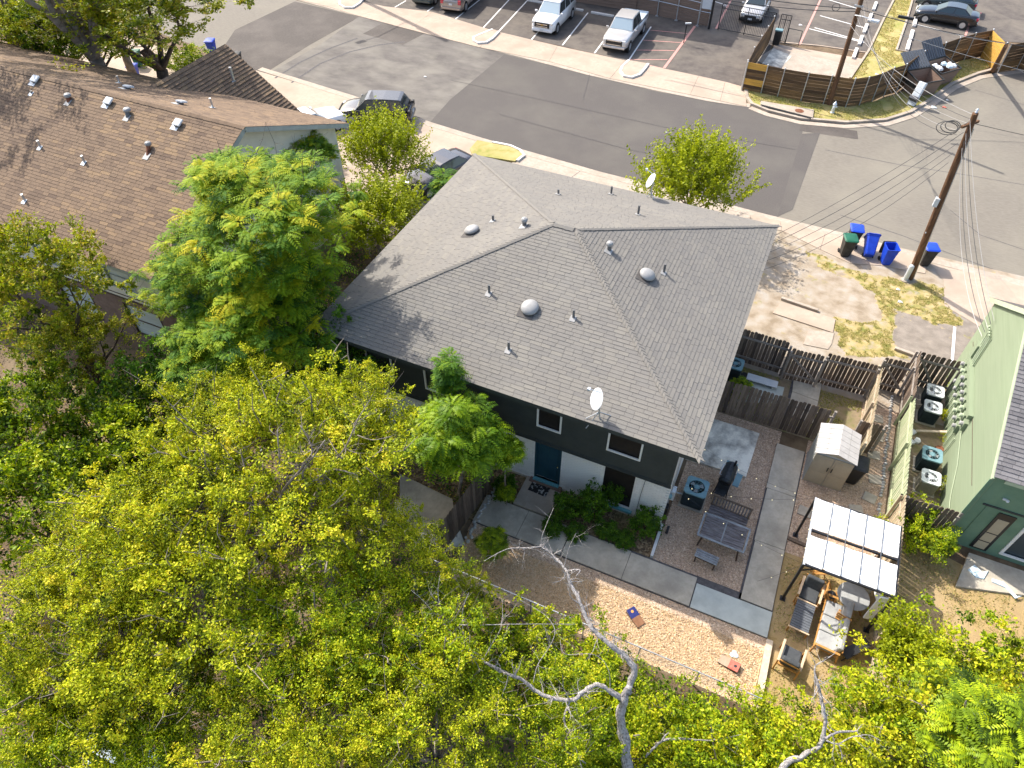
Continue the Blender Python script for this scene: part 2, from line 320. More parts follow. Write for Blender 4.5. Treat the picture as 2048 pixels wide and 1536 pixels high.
# ------------------------------------------------------------------ mesh helpers
class MB:
    """collects polygons; .v verts, .f faces, .t per-face tint"""
    def __init__(s): s.v, s.f, s.t = [], [], []
    def face(s, pts, tint=None):
        n = len(s.v); s.v.extend([tuple(p) for p in pts]); s.f.append(tuple(range(n, n + len(pts)))); s.t.append(tint if tint is not None else .5)
    def add(s, verts, faces, tint=None, mat=None):
        n = len(s.v)
        if mat is not None: verts = [mat @ Vector(p) for p in verts]
        s.v.extend([tuple(p) for p in verts]); s.f.extend([tuple(i + n for i in f) for f in faces]); s.t.extend([tint if tint is not None else .5] * len(faces))
        return s
    def box(s, c, d, rz=0, tint=None, mat=None, tilt=None):
        x, y, z = d[0] / 2, d[1] / 2, d[2] / 2
        vs = [(-x,-y,-z),(x,-y,-z),(x,y,-z),(-x,y,-z),(-x,-y,z),(x,-y,z),(x,y,z),(-x,y,z)]
        fs = [(0,3,2,1),(4,5,6,7),(0,1,5,4),(1,2,6,5),(2,3,7,6),(3,0,4,7)]
        mm = Matrix.Translation(c) @ Matrix.Rotation(rz, 4, 'Z')
        if tilt: mm = mm @ tilt
        if mat is not None: mm = mat @ mm
        return s.add(vs, fs, tint, mm)
    def beam(s, a, b, w, h, tint=None):
        a, b = Vector(a), Vector(b); d = b - a; L = d.length
        up = Vector((0, 0, 1)) if abs(d.normalized().z) < .95 else Vector((0, 1, 0))
        x = d.normalized(); y = up.cross(x).normalized(); z = x.cross(y)
        mm = Matrix((x, y, z)).transposed().to_4x4(); mm.translation = (a + b) / 2
        return s.box((0, 0, 0), (L, w, h), 0, tint, mm)
    def prism(s, poly, z0, z1, tint=None):
        n = len(poly); a = sum(poly[i][0] * poly[(i + 1) % n][1] - poly[(i + 1) % n][0] * poly[i][1] for i in range(n))
        if a < 0: poly = poly[::-1]
        vs = [(p[0], p[1], z0) for p in poly] + [(p[0], p[1], z1) for p in poly]
        fs = [tuple(range(n))[::-1], tuple(range(n, 2 * n))] + [(i, (i + 1) % n, n + (i + 1) % n, n + i) for i in range(n)]
        return s.add(vs, fs, tint)
    def tube(s, pts, rad, n=6, cap=True, tint=None):
        pts = [Vector(p) for p in pts]
        if not hasattr(rad, '__len__'): rad = [rad] * len(pts)
        base = len(s.v); prev = None
        for i, p in enumerate(pts):
            d = (pts[min(i + 1, len(pts) - 1)] - pts[max(i - 1, 0)])
            if d.length < 1e-9: d = Vector((0, 0, 1))
            d.normalize()
            if prev is None:
                a = Vector((1, 0, 0)) if abs(d.x) < .9 else Vector((0, 1, 0))
                x = (a - d * a.dot(d)).normalized()
            else:
                x = (prev - d * prev.dot(d)); x = x.normalized() if x.length > 1e-6 else Vector((1, 0, 0))
            prev = x; y = d.cross(x)
            for k in range(n):
                q = p + (x * cos(2 * pi * k / n) + y * sin(2 * pi * k / n)) * rad[i]
                s.v.append(tuple(q))
        for i in range(len(pts) - 1):
            for k in range(n):
                a = base + i * n + k; b = base + i * n + (k + 1) % n
                s.f.append((a, b, b + n, a + n)); s.t.append(tint if tint is not None else .5)
        if cap:
            s.f.append(tuple(base + k for k in range(n))[::-1]); s.t.append(.5)
            e = base + (len(pts) - 1) * n
            s.f.append(tuple(e + k for k in range(n))); s.t.append(.5)
        return s
    def lathe(s, prof, n=16, c=(0, 0, 0), mat=None, sx=1, sy=1):
        vs, fs = [], []
        for r, z in prof:
            for k in range(n): vs.append((c[0] + r * sx * cos(2 * pi * k / n), c[1] + r * sy * sin(2 * pi * k / n), c[2] + z))
        for i in range(len(prof) - 1):
            for k in range(n):
                a = i * n + k; b = i * n + (k + 1) % n
                fs.append((a, b, b + n, a + n))
        fs.append(tuple(range(n))[::-1]); e = (len(prof) - 1) * n; fs.append(tuple(range(e, e + n)))
        return s.add(vs, fs, None, mat)
    def loft(s, rings, cap=True):
        base = len(s.v); n = len(rings[0])
        for r in rings: s.v.extend([tuple(p) for p in r])
        for i in range(len(rings) - 1):
            for k in range(n):
                a = base + i * n + k; b = base + i * n + (k + 1) % n
                s.f.append((a, b, b + n, a + n)); s.t.append(.5)
        if cap:
            s.f.append(tuple(base + k for k in range(n))[::-1]); s.t.append(.5)
            e = base + (len(rings) - 1) * n
            s.f.append(tuple(e + k for k in range(n))); s.t.append(.5)
        return s

def put(name, mb, mat, parent=None, smooth=False, local=False, label=None, kind=None, bevel=0):
    """link an MB as ONE mesh object; vertices are world coordinates unless local"""
    me = bpy.data.meshes.new(name)
    off = Vector((0, 0, 0))
    if parent is not None and not local:
        p = parent; off = Vector(p.location)
        while p.parent: p = p.parent; off += Vector(p.location)
    if parent is None and not local:
        a = np.array(mb.v); off = Vector((float(a[:,0].mean()), float(a[:,1].mean()), float(a[:,2].min())))
    vs = [(x - off.x, y - off.y, z - off.z) for x, y, z in mb.v] if off.length > 0 else mb.v
    me.from_pydata(vs, [], mb.f)
    if any(t != .5 for t in mb.t):
        at = me.attributes.new("tint", 'FLOAT', 'FACE'); at.data.foreach_set("value", [float(t) for t in mb.t])
    elif mat and ('wood' in mat.name or 'shingle' in mat.name or 'board' in mat.name or 'brick' in mat.name or 'pale_fence' in mat.name):
        at = me.attributes.new("tint", 'FLOAT', 'FACE'); at.data.foreach_set("value", [.5] * len(mb.f))
    if mat: me.materials.append(mat)
    if smooth: me.polygons.foreach_set("use_smooth", [True] * len(me.polygons))
    o = bpy.data.objects.new(name, me)
    COL.objects.link(o)
    if parent is not None: o.parent = parent
    elif off.length > 0: o.location = off
    if label: o['label'] = label
    if kind: o['kind'] = kind
    if bevel:
        bv = o.modifiers.new("bevel", 'BEVEL'); bv.width = bevel; bv.segments = 2; bv.limit_method = 'ANGLE'; bv.angle_limit = R(35)
    return o

def thing(name, label, cat, loc=(0, 0, 0), rz=0, group=None):
    o = bpy.data.objects.new(name, None); COL.objects.link(o)
    o.location = loc; o.rotation_euler = (0, 0, rz); o.empty_display_size = .2
    o['label'] = label; o['category'] = cat
    if group: o['group'] = group
    return o

def tag(o, label, cat, group=None):
    o['label'] = label; o['category'] = cat
    if group: o['group'] = group
    return o

def struct(name, mb, mat, parent=None, **k):
    o = put(name, mb, mat, parent, **k)
    if parent is None: o['kind'] = 'structure'
    return o

def dup(root, loc, rz=0, label=None, group=None, scale=None):
    def cp(o, par):
        c = o.copy(); COL.objects.link(c)
        if par is not None: c.parent = par
        for ch in list(o.children): cp(ch, c)
        return c
    r = cp(root, None); r.location = loc; r.rotation_euler = (0, 0, rz)
    if scale: r.scale = (scale,) * 3 if not hasattr(scale, '__len__') else scale
    if label: r['label'] = label
    if group: r['group'] = group
    return r

def sheet(name, poly, z, mat, parent=None, **k):
    mb = MB(); n = len(poly)
    a = sum(poly[i][0] * poly[(i + 1) % n][1] - poly[(i + 1) % n][0] * poly[i][1] for i in range(n))
    if a < 0: poly = poly[::-1]
    mb.face([(p[0], p[1], z) for p in poly])
    return struct(name, mb, mat, parent, **k)

def slab(name, poly, z0, z1, mat, parent=None, **k):
    return struct(name, MB().prism(poly, z0, z1), mat, parent, **k)

def rect(x0, x1, y0, y1): return [(x0, y0), (x1, y0), (x1, y1), (x0, y1)]

# ------------------------------------------------------------------ ground, roads, pavements
sheet("ground", rect(-260, 200, -60, 420), 0.0, M['soil'])
road_outline = [(-75,60),(-60,56.5),(-55.38,55.19),(-43.91,51.90),(-36.85,50.98),(-22.23,49.23),(-10.40,47.91),(-4.26,48.16),(-3.15,47.58),(-0.84,47.19),(1.59,47.64),(3.90,49.11),(5.45,50.93),(6.44,52.68),(7.29,54.91),(8.82,58.13),(10.77,60.62),(13.09,62.31),(60,64),(60,31),(11.76,35.20),(7.22,35.40),(3.51,35.73),(-0.94,35.75),(-10.65,36.19),(-16.00,36.64),(-22.75,37.45),(-29.65,38.64),(-35.88,39.11),(-39.02,39.71),(-52,42),(-75,46)]
sheet("road", road_outline, 0.008, M['asphalt_old'])
sheet("asphalt_surface", [(-34.45,50.89),(-30.24,50.09),(-22.15,49.06),(-10.35,47.77),(-4.23,48.02),(-2.96,47.43),(-0.69,47.04),(-0.51,46.04),(-0.38,40.52),(-0.24,35.71),(-0.94,35.75),(-10.65,36.19),(-16.00,36.64),(-22.75,37.45),(-27.84,38.31),(-32.20,38.75),(-34.18,39.16),(-34.33,45.79),(-33.78,49.26)], 0.012, M['asphalt'])
sheet("asphalt_surface", [(-36.85,50.98),(-34.71,50.77),(-30.24,50.09),(-25.02,49.48),(-22.78,49.18),(-23.05,40.80),(-22.75,37.45),(-29.65,38.64),(-35.88,39.11),(-36.89,39.28),(-36.43,44.84)], 0.0145, M['asphalt_mid'])
sheet("asphalt_patch", [(-43.70,51.61),(-36.72,50.93),(-37.13,44.52),(-37.12,38.72),(-38.57,38.98),(-41.94,39.35),(-44.31,44.51)], 0.012, M['asphalt_patch'])
sheet("asphalt_patch", [(-34.30,50.73),(-30.17,50.12),(-30.62,47.46),(-34.58,48.02)], 0.0165, M['asphalt_patch'])
sheet("asphalt_patch", [(-0.84,47.41),(2.63,47.67),(2.81,46.56),(-0.71,46.16)], 0.016, M['asphalt_patch'])
sheet("asphalt_patch", [(-0.51,45.83),(0.52,46.43),(0.35,36.87),(-0.29,35.84)], 0.0165, M['asphalt'])

def ribbon(name, pts, w, z, mat, parent=None, h=None):
    """flat strip of width w along a plan polyline; with h a raised strip"""
    P = [Vector((p[0], p[1])) for p in pts]; Lf, Rt = [], []
    ws = w if hasattr(w, '__len__') else [w] * len(P)
    for i, p in enumerate(P):
        d = (P[min(i + 1, len(P) - 1)] - P[max(i - 1, 0)]).normalized(); nrm = Vector((-d.y, d.x))
        Lf.append(p + nrm * ws[i] / 2); Rt.append(p - nrm * ws[i] / 2)
    mb = MB()
    for i in range(len(P) - 1):
        a, b, c, d = Rt[i], Rt[i + 1], Lf[i + 1], Lf[i]
        mb.face([(q.x, q.y, z) for q in (a, b, c, d)])
        if h:
            mb.face([(a.x, a.y, z - h), (b.x, b.y, z - h), (b.x, b.y, z), (a.x, a.y, z)])
            mb.face([(d.x, d.y, z), (c.x, c.y, z), (c.x, c.y, z - h), (d.x, d.y, z - h)])
    if h:
        for i in (0, -1):
            a, b = Lf[i], Rt[i]; mb.face([(a.x, a.y, z - h), (b.x, b.y, z - h), (b.x, b.y, z), (a.x, a.y, z)])
    return struct(name, mb, mat, parent)

# tyre arcs on the road
for i, pl in enumerate([[(-35.95,38.63),(-35.93,41.58),(-35.36,44.61),(-34.49,47.09)], [(-34.44,38.51),(-34.44,41.97),(-33.61,44.69),(-32.23,46.74),(-30.77,48.02)]]):
    ribbon("tyre_mark", pl, .16, 0.0215, M['asphalt_mark'])
# cracks in the old road
for pl in ([(1.09,44.36),(5.42,44.38),(8.98,44.75),(12.41,44.99)], [(2.80,37.44),(5.92,36.82),(9.78,35.74),(11.81,35.35)], [(9.47,57.14),(12.48,56.04)], [(8.27,40.45),(9.78,38.56),(11.86,38.06)]):
    ribbon("road_crack", pl, .05, 0.013, M['asphalt_mark'])

q = random.Random(77)
for pl in ([(-24.48,43.54),(-16.71,43.26),(-8.66,43.08),(-0.59,43.60)], [(-19.04,40.25),(-10.12,39.30),(-2.53,39.56)], [(-15.71,48.39),(-14.84,44.51),(-11.85,40.56)]):
    ribbon("road_crack", [(p[0] + q.uniform(-.1,.1), p[1] + q.uniform(-.15,.15)) for p in pl], .03, .0305, M['asphalt_mark'])
# kerb strips (pale concrete) on both sides of the street
ncurb = [(-52.18,54.83),(-44.20,52.30),(-37.03,51.26),(-29.81,50.28),(-22.34,49.48),(-15.77,48.55),(-10.46,48.14),(-6.94,48.07),(-4.29,48.31)]
ribbon("gutter", ncurb, .55, 0.03, M['concrete_pale'], h=.03)
scurb = [(-37.92,39.46),(-29.49,38.38),(-22.62,37.21),(-18.79,36.74),(-15.93,36.47),(-10.57,35.98),(-5.72,35.83),(-0.91,35.56),(3.53,35.49),(7.23,35.18),(12.01,34.93)]
ribbon("gutter", scurb, .5, 0.03, M['concrete_pale'], h=.03)

# north pavement: slabs between joints
def strip_slabs(name, lower, upper, z, mat, gap=.02):
    base = MB()
    for i in range(len(lower) - 1):
        a, b, c, d = lower[i], lower[i + 1], upper[i + 1], upper[i]
        base.face([(a[0], a[1], z - .02), (b[0], b[1], z - .02), (c[0], c[1], z - .02), (d[0], d[1], z - .02)])
    root = struct(name, base, M['asphalt_mark'])
    for i in range(len(lower) - 1):
        a, b, c, d = [Vector(q) for q in (lower[i], lower[i + 1], upper[i + 1], upper[i])]
        e = (b - a).normalized() * gap / 2
        q = [a + e, b - e, c - e, d + e]
        put("paving_slab", MB().prism([(p.x, p.y) for p in q], z - .04, z), mat, root)
    return root
lo = [(-48.52,53.04),(-44.06,52.10),(-40.43,51.69),(-36.85,50.98),(-31.64,50.23),(-24.98,49.39),(-19.38,49.59),(-14.19,48.36),(-8.36,48.21),(-6.27,48.13),(-4.47,48.07)]
lo[6] = (-19.23,49.22)
up = [(-51.55,56.93),(-43.37,54.82),(-39.41,53.94),(-36.01,53.69),(-31.76,54.25),(-25.52,52.77),(-19.70,52.09),(-14.16,51.70),(-8.56,51.35),(-6.61,51.17),(-5.15,50.88)]
strip_slabs("sidewalk", lo, up, .05, M['concrete'])

# parking lot beyond the pavement
lot = [(-43.51,55.03),(-39.41,53.94),(-36.01,53.69),(-31.54,53.86),(-25.52,52.77),(-19.77,52.26),(-14.19,51.78),(-8.58,51.43),(-5.15,50.88),(-5.05,51.61),(-4.74,59.77),(-1.42,60.65),(2.07,60.80),(3.12,73.14),(4.0,95),(-60,95),(-60,58)]
sheet("parking_lot", lot, 0.02, M['asphalt_lot'])
sheet("parking_lot", [(3.92,61.83),(5.86,61.71),(9.79,68.05),(11.55,67.13),(12.88,67.52),(26,62),(30,95),(5.2,95),(4.53,73.78)], 0.02, M['asphalt_lot'])
sheet("concrete_pad", [(-4.67,59.39),(2.18,59.27),(2.07,57.89),(-4.59,58.50)], 0.026, M['concrete'])
sheet("concrete_pad", [(-4.59,58.50),(2.07,57.89),(1.46,55.07),(-4.18,54.98),(-5.43,55.84)], 0.024, M['concrete_pale'])
sheet("concrete_pad", [(-4.59,58.50),(-3.04,57.69),(-3.43,55.22),(-4.82,55.34)], 0.029, M['concrete_stained'])
def line(a, b, w=.11, mat='line_white', z=.03, nm="parking_line"):
    return ribbon(nm, [a, b], w, z, M[mat])
for a, b in [((-35.18,53.94),(-35.09,55.63)),((-32.22,53.80),(-32.26,55.26)),((-29.31,53.33),(-29.44,59.09)),((-26.43,52.80),(-27.20,60.24)),((-25.00,52.78),(-25.70,60.91)),((-22.00,52.41),(-22.21,55.04)),((-19.42,52.42),(-19.92,59.47)),((-16.68,52.03),(-16.94,56.64)),((-13.93,51.80),(-14.28,58.74))]:
    line(a, b)
for a, b in [((-13.93,51.80),(-11.18,51.53)),((-13.88,52.02),(-11.35,53.16)),((-13.99,53.85),(-11.31,54.96)),((-14.10,55.86),(-11.25,56.62)),((-14.18,58.00),(-11.25,58.55))]:
    line(a, b, .10, 'line_pink', .0345)
line((-11.17,51.63), (-11.09,60.29), .2, 'line_pink', .039)
line((-9.43,60.48), (-9.73,67.34), .16, 'line_pink', .031)
line((-2.85,60.00), (-2.72,70.50), .16, 'line_pink', .031)
line((8.71,66.91), (9.67,77.41), .16, 'line_pink', .031)
for a, b in [((-2.25,66.73),(1.60,65.46)),((-2.29,63.93),(1.57,62.62)),((-2.66,63.53),(1.62,62.44)),((-2.40,70.91),(1.77,69.03)),((-2.83,61.59),(-1.16,61.50)),((4.73,68.12),(8.79,66.95)),((4.93,73.95),(9.41,73.20))][:4] + [((4.73,68.12),(8.79,66.95))]:
    line(a, b)
line((-10.05,65.66), (-9.67,65.70)); line((-11.17,66.43), (-9.66,65.84))

def u_island(name, pts, zt=.17):
    """kerbed planter end: white kerb around a concrete tongue"""
    root = slab(name, pts, .02, zt - .02, M['concrete'])
    k = ribbon("kerb", pts, .17, zt, M['curb_white'], root, h=.13)
    return root
u_island("kerb_island", [(-25.52,52.77),(-25.99,51.46),(-26.19,50.72),(-25.94,50.20),(-25.41,49.92),(-24.89,50.26),(-24.76,51.16),(-24.88,52.61)])
u_island("kerb_island", [(-13.87,51.64),(-13.99,50.45),(-13.85,49.59),(-13.39,48.99),(-12.80,48.99),(-12.43,49.69),(-12.38,50.62),(-12.39,51.64)])
u_island("kerb_island", [(-40.39,54.28),(-40.15,53.21),(-39.60,52.32),(-38.83,51.91),(-38.22,52.19),(-38.22,53.19),(-38.51,54.34)])

# grass corner with curved kerb on the far side
ncorner = [(-4.89,50.15),(-4.47,48.71),(-3.08,48.07),(-0.94,47.82),(1.81,48.46),(4.14,49.89),(5.56,51.81),(6.54,54.00),(7.86,57.44),(9.72,60.24),(10.79,62.20),(9.79,62.90),(8.60,61.98),(7.16,58.90),(5.79,56.33),(4.62,54.11),(3.17,52.15),(1.85,50.92),(-0.97,50.13),(-2.66,50.33),(-5.05,50.75)]
slab("grass_verge", ncorner, 0, .10, M['lawn'])
kc = [(-5.04,50.50),(-4.72,49.32),(-4.22,48.50),(-3.07,48.00),(-0.93,47.75),(1.82,48.39),(4.15,49.82),(5.56,51.66),(6.58,53.85),(7.93,57.30),(9.62,59.92),(10.61,61.10),(12.78,62.82)]
ribbon("kerb", kc, .22, .15, M['concrete_pale'], h=.15)
kc2 = [(-4.23,48.02),(-2.98,47.50),(-0.85,47.26),(1.87,47.91),(4.25,49.34),(5.77,51.30),(6.78,53.46),(8.13,56.87),(9.79,59.45),(12.75,61.97)]
ribbon("gutter", kc2, .45, .035, M['concrete_pale'], h=.03)
sheet("grass_strip", [(2.07,60.80),(3.12,73.14),(4.0,95),(5.2,95),(4.53,73.78),(3.99,61.86),(5.86,61.71),(5.58,60.33),(4.47,58.79),(3.89,57.42),(1.38,55.21)], 0.035, M['lawn'])
ribbon("kerb", [(1.36,55.38),(2.07,60.80),(2.54,67.36),(3.08,73.77)], .15, .12, M['concrete_pale'], h=.12)
ribbon("kerb", [(6.03,61.79),(3.99,61.86),(4.27,67.57),(4.50,74.42)], .15, .12, M['concrete_pale'], h=.12)
ribbon("kerb", [(-4.74,59.77),(-1.39,60.45),(2.09,60.60)], .15, .05, M['concrete'], h=.05)

# south side: drive aprons, left forecourt, worn lot at the right
sheet("driveway", [(-37.87,39.11),(-29.36,38.19),(-22.52,37.04),(-18.85,36.50),(-18.67,35.44),(-16.38,34.53),(-19,24),(-28,27.5),(-45,29),(-60,40)], 0.02, M['concrete'])
sheet("driveway", [(-15.86,36.31),(-10.52,35.83),(-5.68,35.68),(-1.69,35.42),(-1.32,33.55),(-2,27.2),(-15.5,27.2)], 0.02, M['concrete_pale'])
slab("planter_verge", [(-18.85,36.50),(-16.66,36.61),(-16.04,36.42),(-15.57,36.05),(-15.68,35.16),(-18.35,34.79),(-18.81,35.37)], 0, .1, M['lawn'])
ribbon("kerb", [(-17.89,36.66),(-16.72,36.72),(-15.93,36.47),(-15.47,36.03),(-15.59,35.27)], .16, .14, M['curb_white'], h=.14)
ribbon("road_crack", [(-11.76,35.81),(-12.13,34.32)], .03, .026, M['asphalt_mark'])

GRES = .12
def fbm(x, y, s, k=0):
    return mnoise.fractal(Vector((x * s, y * s, 3.7 + k)), 1.0, 2.1, 4)
def inside(p, poly):
    c = False; n = len(poly)
    for i in range(n):
        x1, y1 = poly[i][:2]; x2, y2 = poly[(i + 1) % n][:2]
        if (y1 > p[1]) != (y2 > p[1]) and p[0] < (x2 - x1) * (p[1] - y1) / (y2 - y1) + x1: c = not c
    return c
grassm = bpy.data.materials.new("worn_lot_surface")
t, b = nodes_of(grassm); N, L = t.nodes, t.links
b.inputs["Roughness"].default_value = .95; b.inputs["Specular IOR Level"].default_value = .2
def ramp2(cols, scale, det=6):
    tc = N.new("ShaderNodeTexCoord"); nz = N.new("ShaderNodeTexNoise"); nz.inputs["Scale"].default_value = scale; nz.inputs["Detail"].default_value = det
    L.new(tc.outputs["Object"], nz.inputs["Vector"]); rp = N.new("ShaderNodeValToRGB"); e = rp.color_ramp.elements
    e[0].position, e[1].position = .33, .66; e[0].color = (*cols[0], 1); e[1].color = (*cols[-1], 1)
    if len(cols) > 2: k = e.new(.5); k.color = (*cols[1], 1)
    L.new(nz.outputs["Fac"], rp.inputs[0]); return rp.outputs[0], nz.outputs["Fac"]
ca, fa = ramp2([(.25,.195,.135),(.34,.28,.21),(.38,.335,.28)], 1.6)
cb, fb = ramp2([(.19,.20,.05),(.35,.28,.11),(.44,.34,.18)], 2.6)
cd, fd = ramp2([(.20,.17,.14),(.28,.24,.20)], 2.5)
def amix(f, x, y, nzf, scale=1):
    at = N.new("ShaderNodeAttribute"); at.attribute_name = f
    ad = N.new("ShaderNodeMath"); ad.operation = 'ADD'; L.new(at.outputs["Fac"], ad.inputs[0])
    mu = N.new("ShaderNodeMath"); mu.operation = 'MULTIPLY_ADD'; L.new(nzf, mu.inputs[0]); mu.inputs[1].default_value = .7; mu.inputs[2].default_value = -.35
    L.new(mu.outputs[0], ad.inputs[1])
    mr = N.new("ShaderNodeMapRange"); mr.inputs[1].default_value = .34; mr.inputs[2].default_value = .62; L.new(ad.outputs[0], mr.inputs[0])
    mx = N.new("ShaderNodeMix"); mx.data_type = 'RGBA'; L.new(mr.outputs[0], mx.inputs[0]); L.new(x, mx.inputs[6]); L.new(y, mx.inputs[7]); return mx.outputs[2]
_, ff = ramp2([(0,0,0),(1,1,1)], 5, 8)
o1 = amix("paved", ca, cd, ff); o2 = amix("grassy", o1, cb, ff)
L.new(o2, b.inputs["Base Color"])
bp = N.new("ShaderNodeBump"); bp.inputs["Strength"].default_value = .6; bp.inputs["Distance"].default_value = .03
_, f2 = ramp2([(0,0,0),(1,1,1)], 24); L.new(f2, bp.inputs["Height"]); L.new(bp.outputs[0], b.inputs["Normal"])

gp1 = [(1.24,33.40),(3.85,32.62),(6.20,32.60),(8.22,33.30),(8.27,31.69),(8.83,30.97),(8.94,30.27),(7.45,30.16),(6.13,30.33),(6.08,28.06),(6.53,27.56),(7.19,27.00),(4.56,26.15),(3.75,26.66),(3.64,28.44),(4.40,28.59),(5.07,28.52),(5.50,29.85),(5.06,31.05),(3.94,31.79),(2.48,32.00)]
gp2 = [(-0.13,35.70),(0.42,35.59),(0.45,34.60),(0.10,34.68)]
pv = [(6.13,30.33),(8.47,32.18),(11.05,31.79),(9.78,27.67),(7.81,26.78),(6.58,26.89),(6.18,28.11)]
x0, x1, y0, y1 = -.3, 13.0, 23.6, 35.6
nx, ny = int((x1 - x0) / GRES), int((y1 - y0) / GRES)
vs, ga, pa = [], [], []
def gmask(x, y):
    h = inside((x + .35 * fbm(x, y, 1.1), y + .35 * fbm(x, y, 1.1, 9)), gp1) or inside((x, y), gp2)
    return (.72 if h else .14) + .34 * fbm(x, y, 1.3, 5) + .2 * fbm(x, y, 4, 15)
for j in range(ny + 1):
    for i in range(nx + 1):
        x = x0 + (x1 - x0) * i / nx; y = y0 + (y1 - y0) * j / ny
        vs.append((x, y, .022)); ga.append(gmask(x, y)); pa.append(.9 if inside((x, y), pv) else .05)
fs = [(j * (nx + 1) + i, j * (nx + 1) + i + 1, (j + 1) * (nx + 1) + i + 1, (j + 1) * (nx + 1) + i) for j in range(ny) for i in range(nx)]
me = bpy.data.meshes.new("worn_lot"); me.from_pydata(vs, [], fs)
me.attributes.new("grassy", 'FLOAT', 'POINT').data.foreach_set("value", ga)
me.attributes.new("paved", 'FLOAT', 'POINT').data.foreach_set("value", pa)
me.materials.append(grassm); lot_o = bpy.data.objects.new("worn_lot", me); COL.objects.link(lot_o); lot_o['kind'] = 'structure'
# pavement edge strip in front of it
strip_slabs("sidewalk", [(-1.48,34.37),(0.14,34.60),(2.25,33.72),(3.79,33.13),(5.19,33.58),(7.29,33.82)], [(-1.67,35.32),(-0.09,35.46),(2.29,35.28),(3.56,35.22),(5.06,35.13),(7.35,35.05)], .045, M['concrete'])
sheet("driveway", [(8.14,33.61),(7.48,34.79),(9.33,34.83),(12.00,34.68),(16,30),(12,28.2),(9.78,30.65),(8.23,31.59)], .034, M['concrete'])
ribbon("parking_line", [(8.71,30.17),(8.64,27.15)], .12, .04, M['line_white'])
slab("concrete_slab", [(0.91,27.67),(1.13,28.67),(3.64,28.44),(3.65,27.44)], 0, .07, M['concrete'])
slab("concrete_slab", [(2.63,27.16),(3.71,27.47),(3.69,26.63),(3.59,26.23),(2.54,26.11)], 0, .05, M['concrete_pale'])

# yards of the grey house
sheet("front_garden_soil", rect(-14.5, -.62, 11.8, 14.5), .006, M['litter'])
sheet("gravel_yard", rect(-.55, 2.55, 13.0, 20.62), .010, M['gravel'])
sheet("gravel_yard", rect(3.58, 6.62, 15.2, 20.62), .010, M['gravel'])
sheet("trodden_yard", [(3.7,6.0),(12,6.0),(12,11),(6.7,13.4),(6.62,15.2),(3.58,15.2),(3.58,11.8),(3.7,11.6)], .008, M['dirt_yellow'])
sheet("mulch_bed", [(-6.6,9.55),(3.56,9.45),(3.56,11.55),(-6.9,11.72)], .016, M['mulch'])
sheet("gravel_border", [(-6.9,11.4),(3.6,11.35),(3.6,11.85),(-6.9,11.85)], .020, M['gravel'])
sheet("yard_soil", rect(-.6, 5.45, 20.65, 24.2), .012, M['dirt_grass'])
sheet("gravel_passage", [(5.35,19.2),(6.62,19.2),(6.72,25.5),(5.35,25.5)], .016, M['gravel'])
sheet("condenser_yard", rect(6.8, 9.2, 17.9, 25.5), .012, M['dirt_grass'])
sheet("trodden_yard", [(6.75,10),(14,10),(14,17.2),(9.2,17.2),(6.75,17.8)], .010, M['dirt_yellow'])
def walk(name, pieces, z, mats, gap=.018):
    xs = [p[0] for q in pieces for p in q]; ys = [p[1] for q in pieces for p in q]
    root = slab(name, rect(min(xs), max(xs), min(ys), max(ys)), 0, z - .035, M['asphalt_mark'])
    for i, q in enumerate(pieces):
        cx = sum(p[0] for p in q) / 4; cy = sum(p[1] for p in q) / 4
        qq = [(p[0] + (gap if p[0] < cx else -gap) / 2, p[1] + (gap if p[1] < cy else -gap) / 2) for p in q]
        put("paving_slab", MB().prism(qq, z - .07, z), mats[i % len(mats)] if len(mats) < len(pieces) else mats[i], root)
    return root
walk("path", [rect(-6.9,-5.2,11.82,13.02), rect(-5.2,-3.52,11.82,13.02), rect(-3.5,-1.3,11.82,12.98), rect(-1.3,1.04,11.82,12.94), rect(1.06,3.58,11.80,12.74)], .09, [M['concrete_grey']] * 4 + [M['concrete_new']])
walk("path", [rect(2.52,3.56,12.78,15.2), rect(2.50,3.55,15.2,17.6), rect(2.46,3.53,17.6,19.9)], .09, [M['concrete_grey']] * 3)
walk("path", [[(2.54,21.65),(3.61,21.53),(3.64,22.84),(2.55,22.96)], [(2.55,22.96),(3.64,22.84),(3.63,24.34),(2.45,24.33)]], .08, [M['concrete_grey']] * 2)
slab("patio_slab", [(-.62,17.68),(1.68,17.76),(1.74,20.1),(-.6,20.1)], 0, .1, M['concrete_stained'])
slab("porch_slab", rect(-5.85, -4.47, 13.06, 14.40), 0, .14, M['concrete_pale'])
slab("stepping_slab", [(0.56,21.45),(0.82,22.91),(2.22,23.09),(2.22,22.11)], 0, .05, M['concrete_new'])
slab("patio_slab", [(9.0,16.2),(9.4,17.75),(14,17.75),(14,16.9),(11.5,16.9)], 0, .09, M['concrete_grey'])
slab("cellar_patio", [(-10.32,12.51),(-7.98,12.33),(-7.09,11.01),(-9.10,10.44)], 0, .08, M['concrete_grey'])
slab("cellar_patio", [(-9.92,11.46),(-7.78,11.95),(-6.71,10.85),(-7.65,10.00),(-9.27,10.36)], 0, .05, M['concrete_stained'])

# ------------------------------------------------------------------ shingled roof planes
def tab_face(mb, P, u0a, u1a, v0, u0b, u1b, v1, th, tint):
    """one shingle: lower edge raised by th, upper edge tucked in"""
    a, b, c, d = P(u0a, v0, th), P(u1a, v0, th), P(u1b, v1, .004), P(u0b, v1, .004)
    e, f = P(u0a, v0, .001), P(u1a, v0, .001)
    mb.add([a, b, c, d, e, f], [(0, 1, 2, 3), (4, 5, 1, 0), (4, 0, 3), (5, 2, 1)], tint)

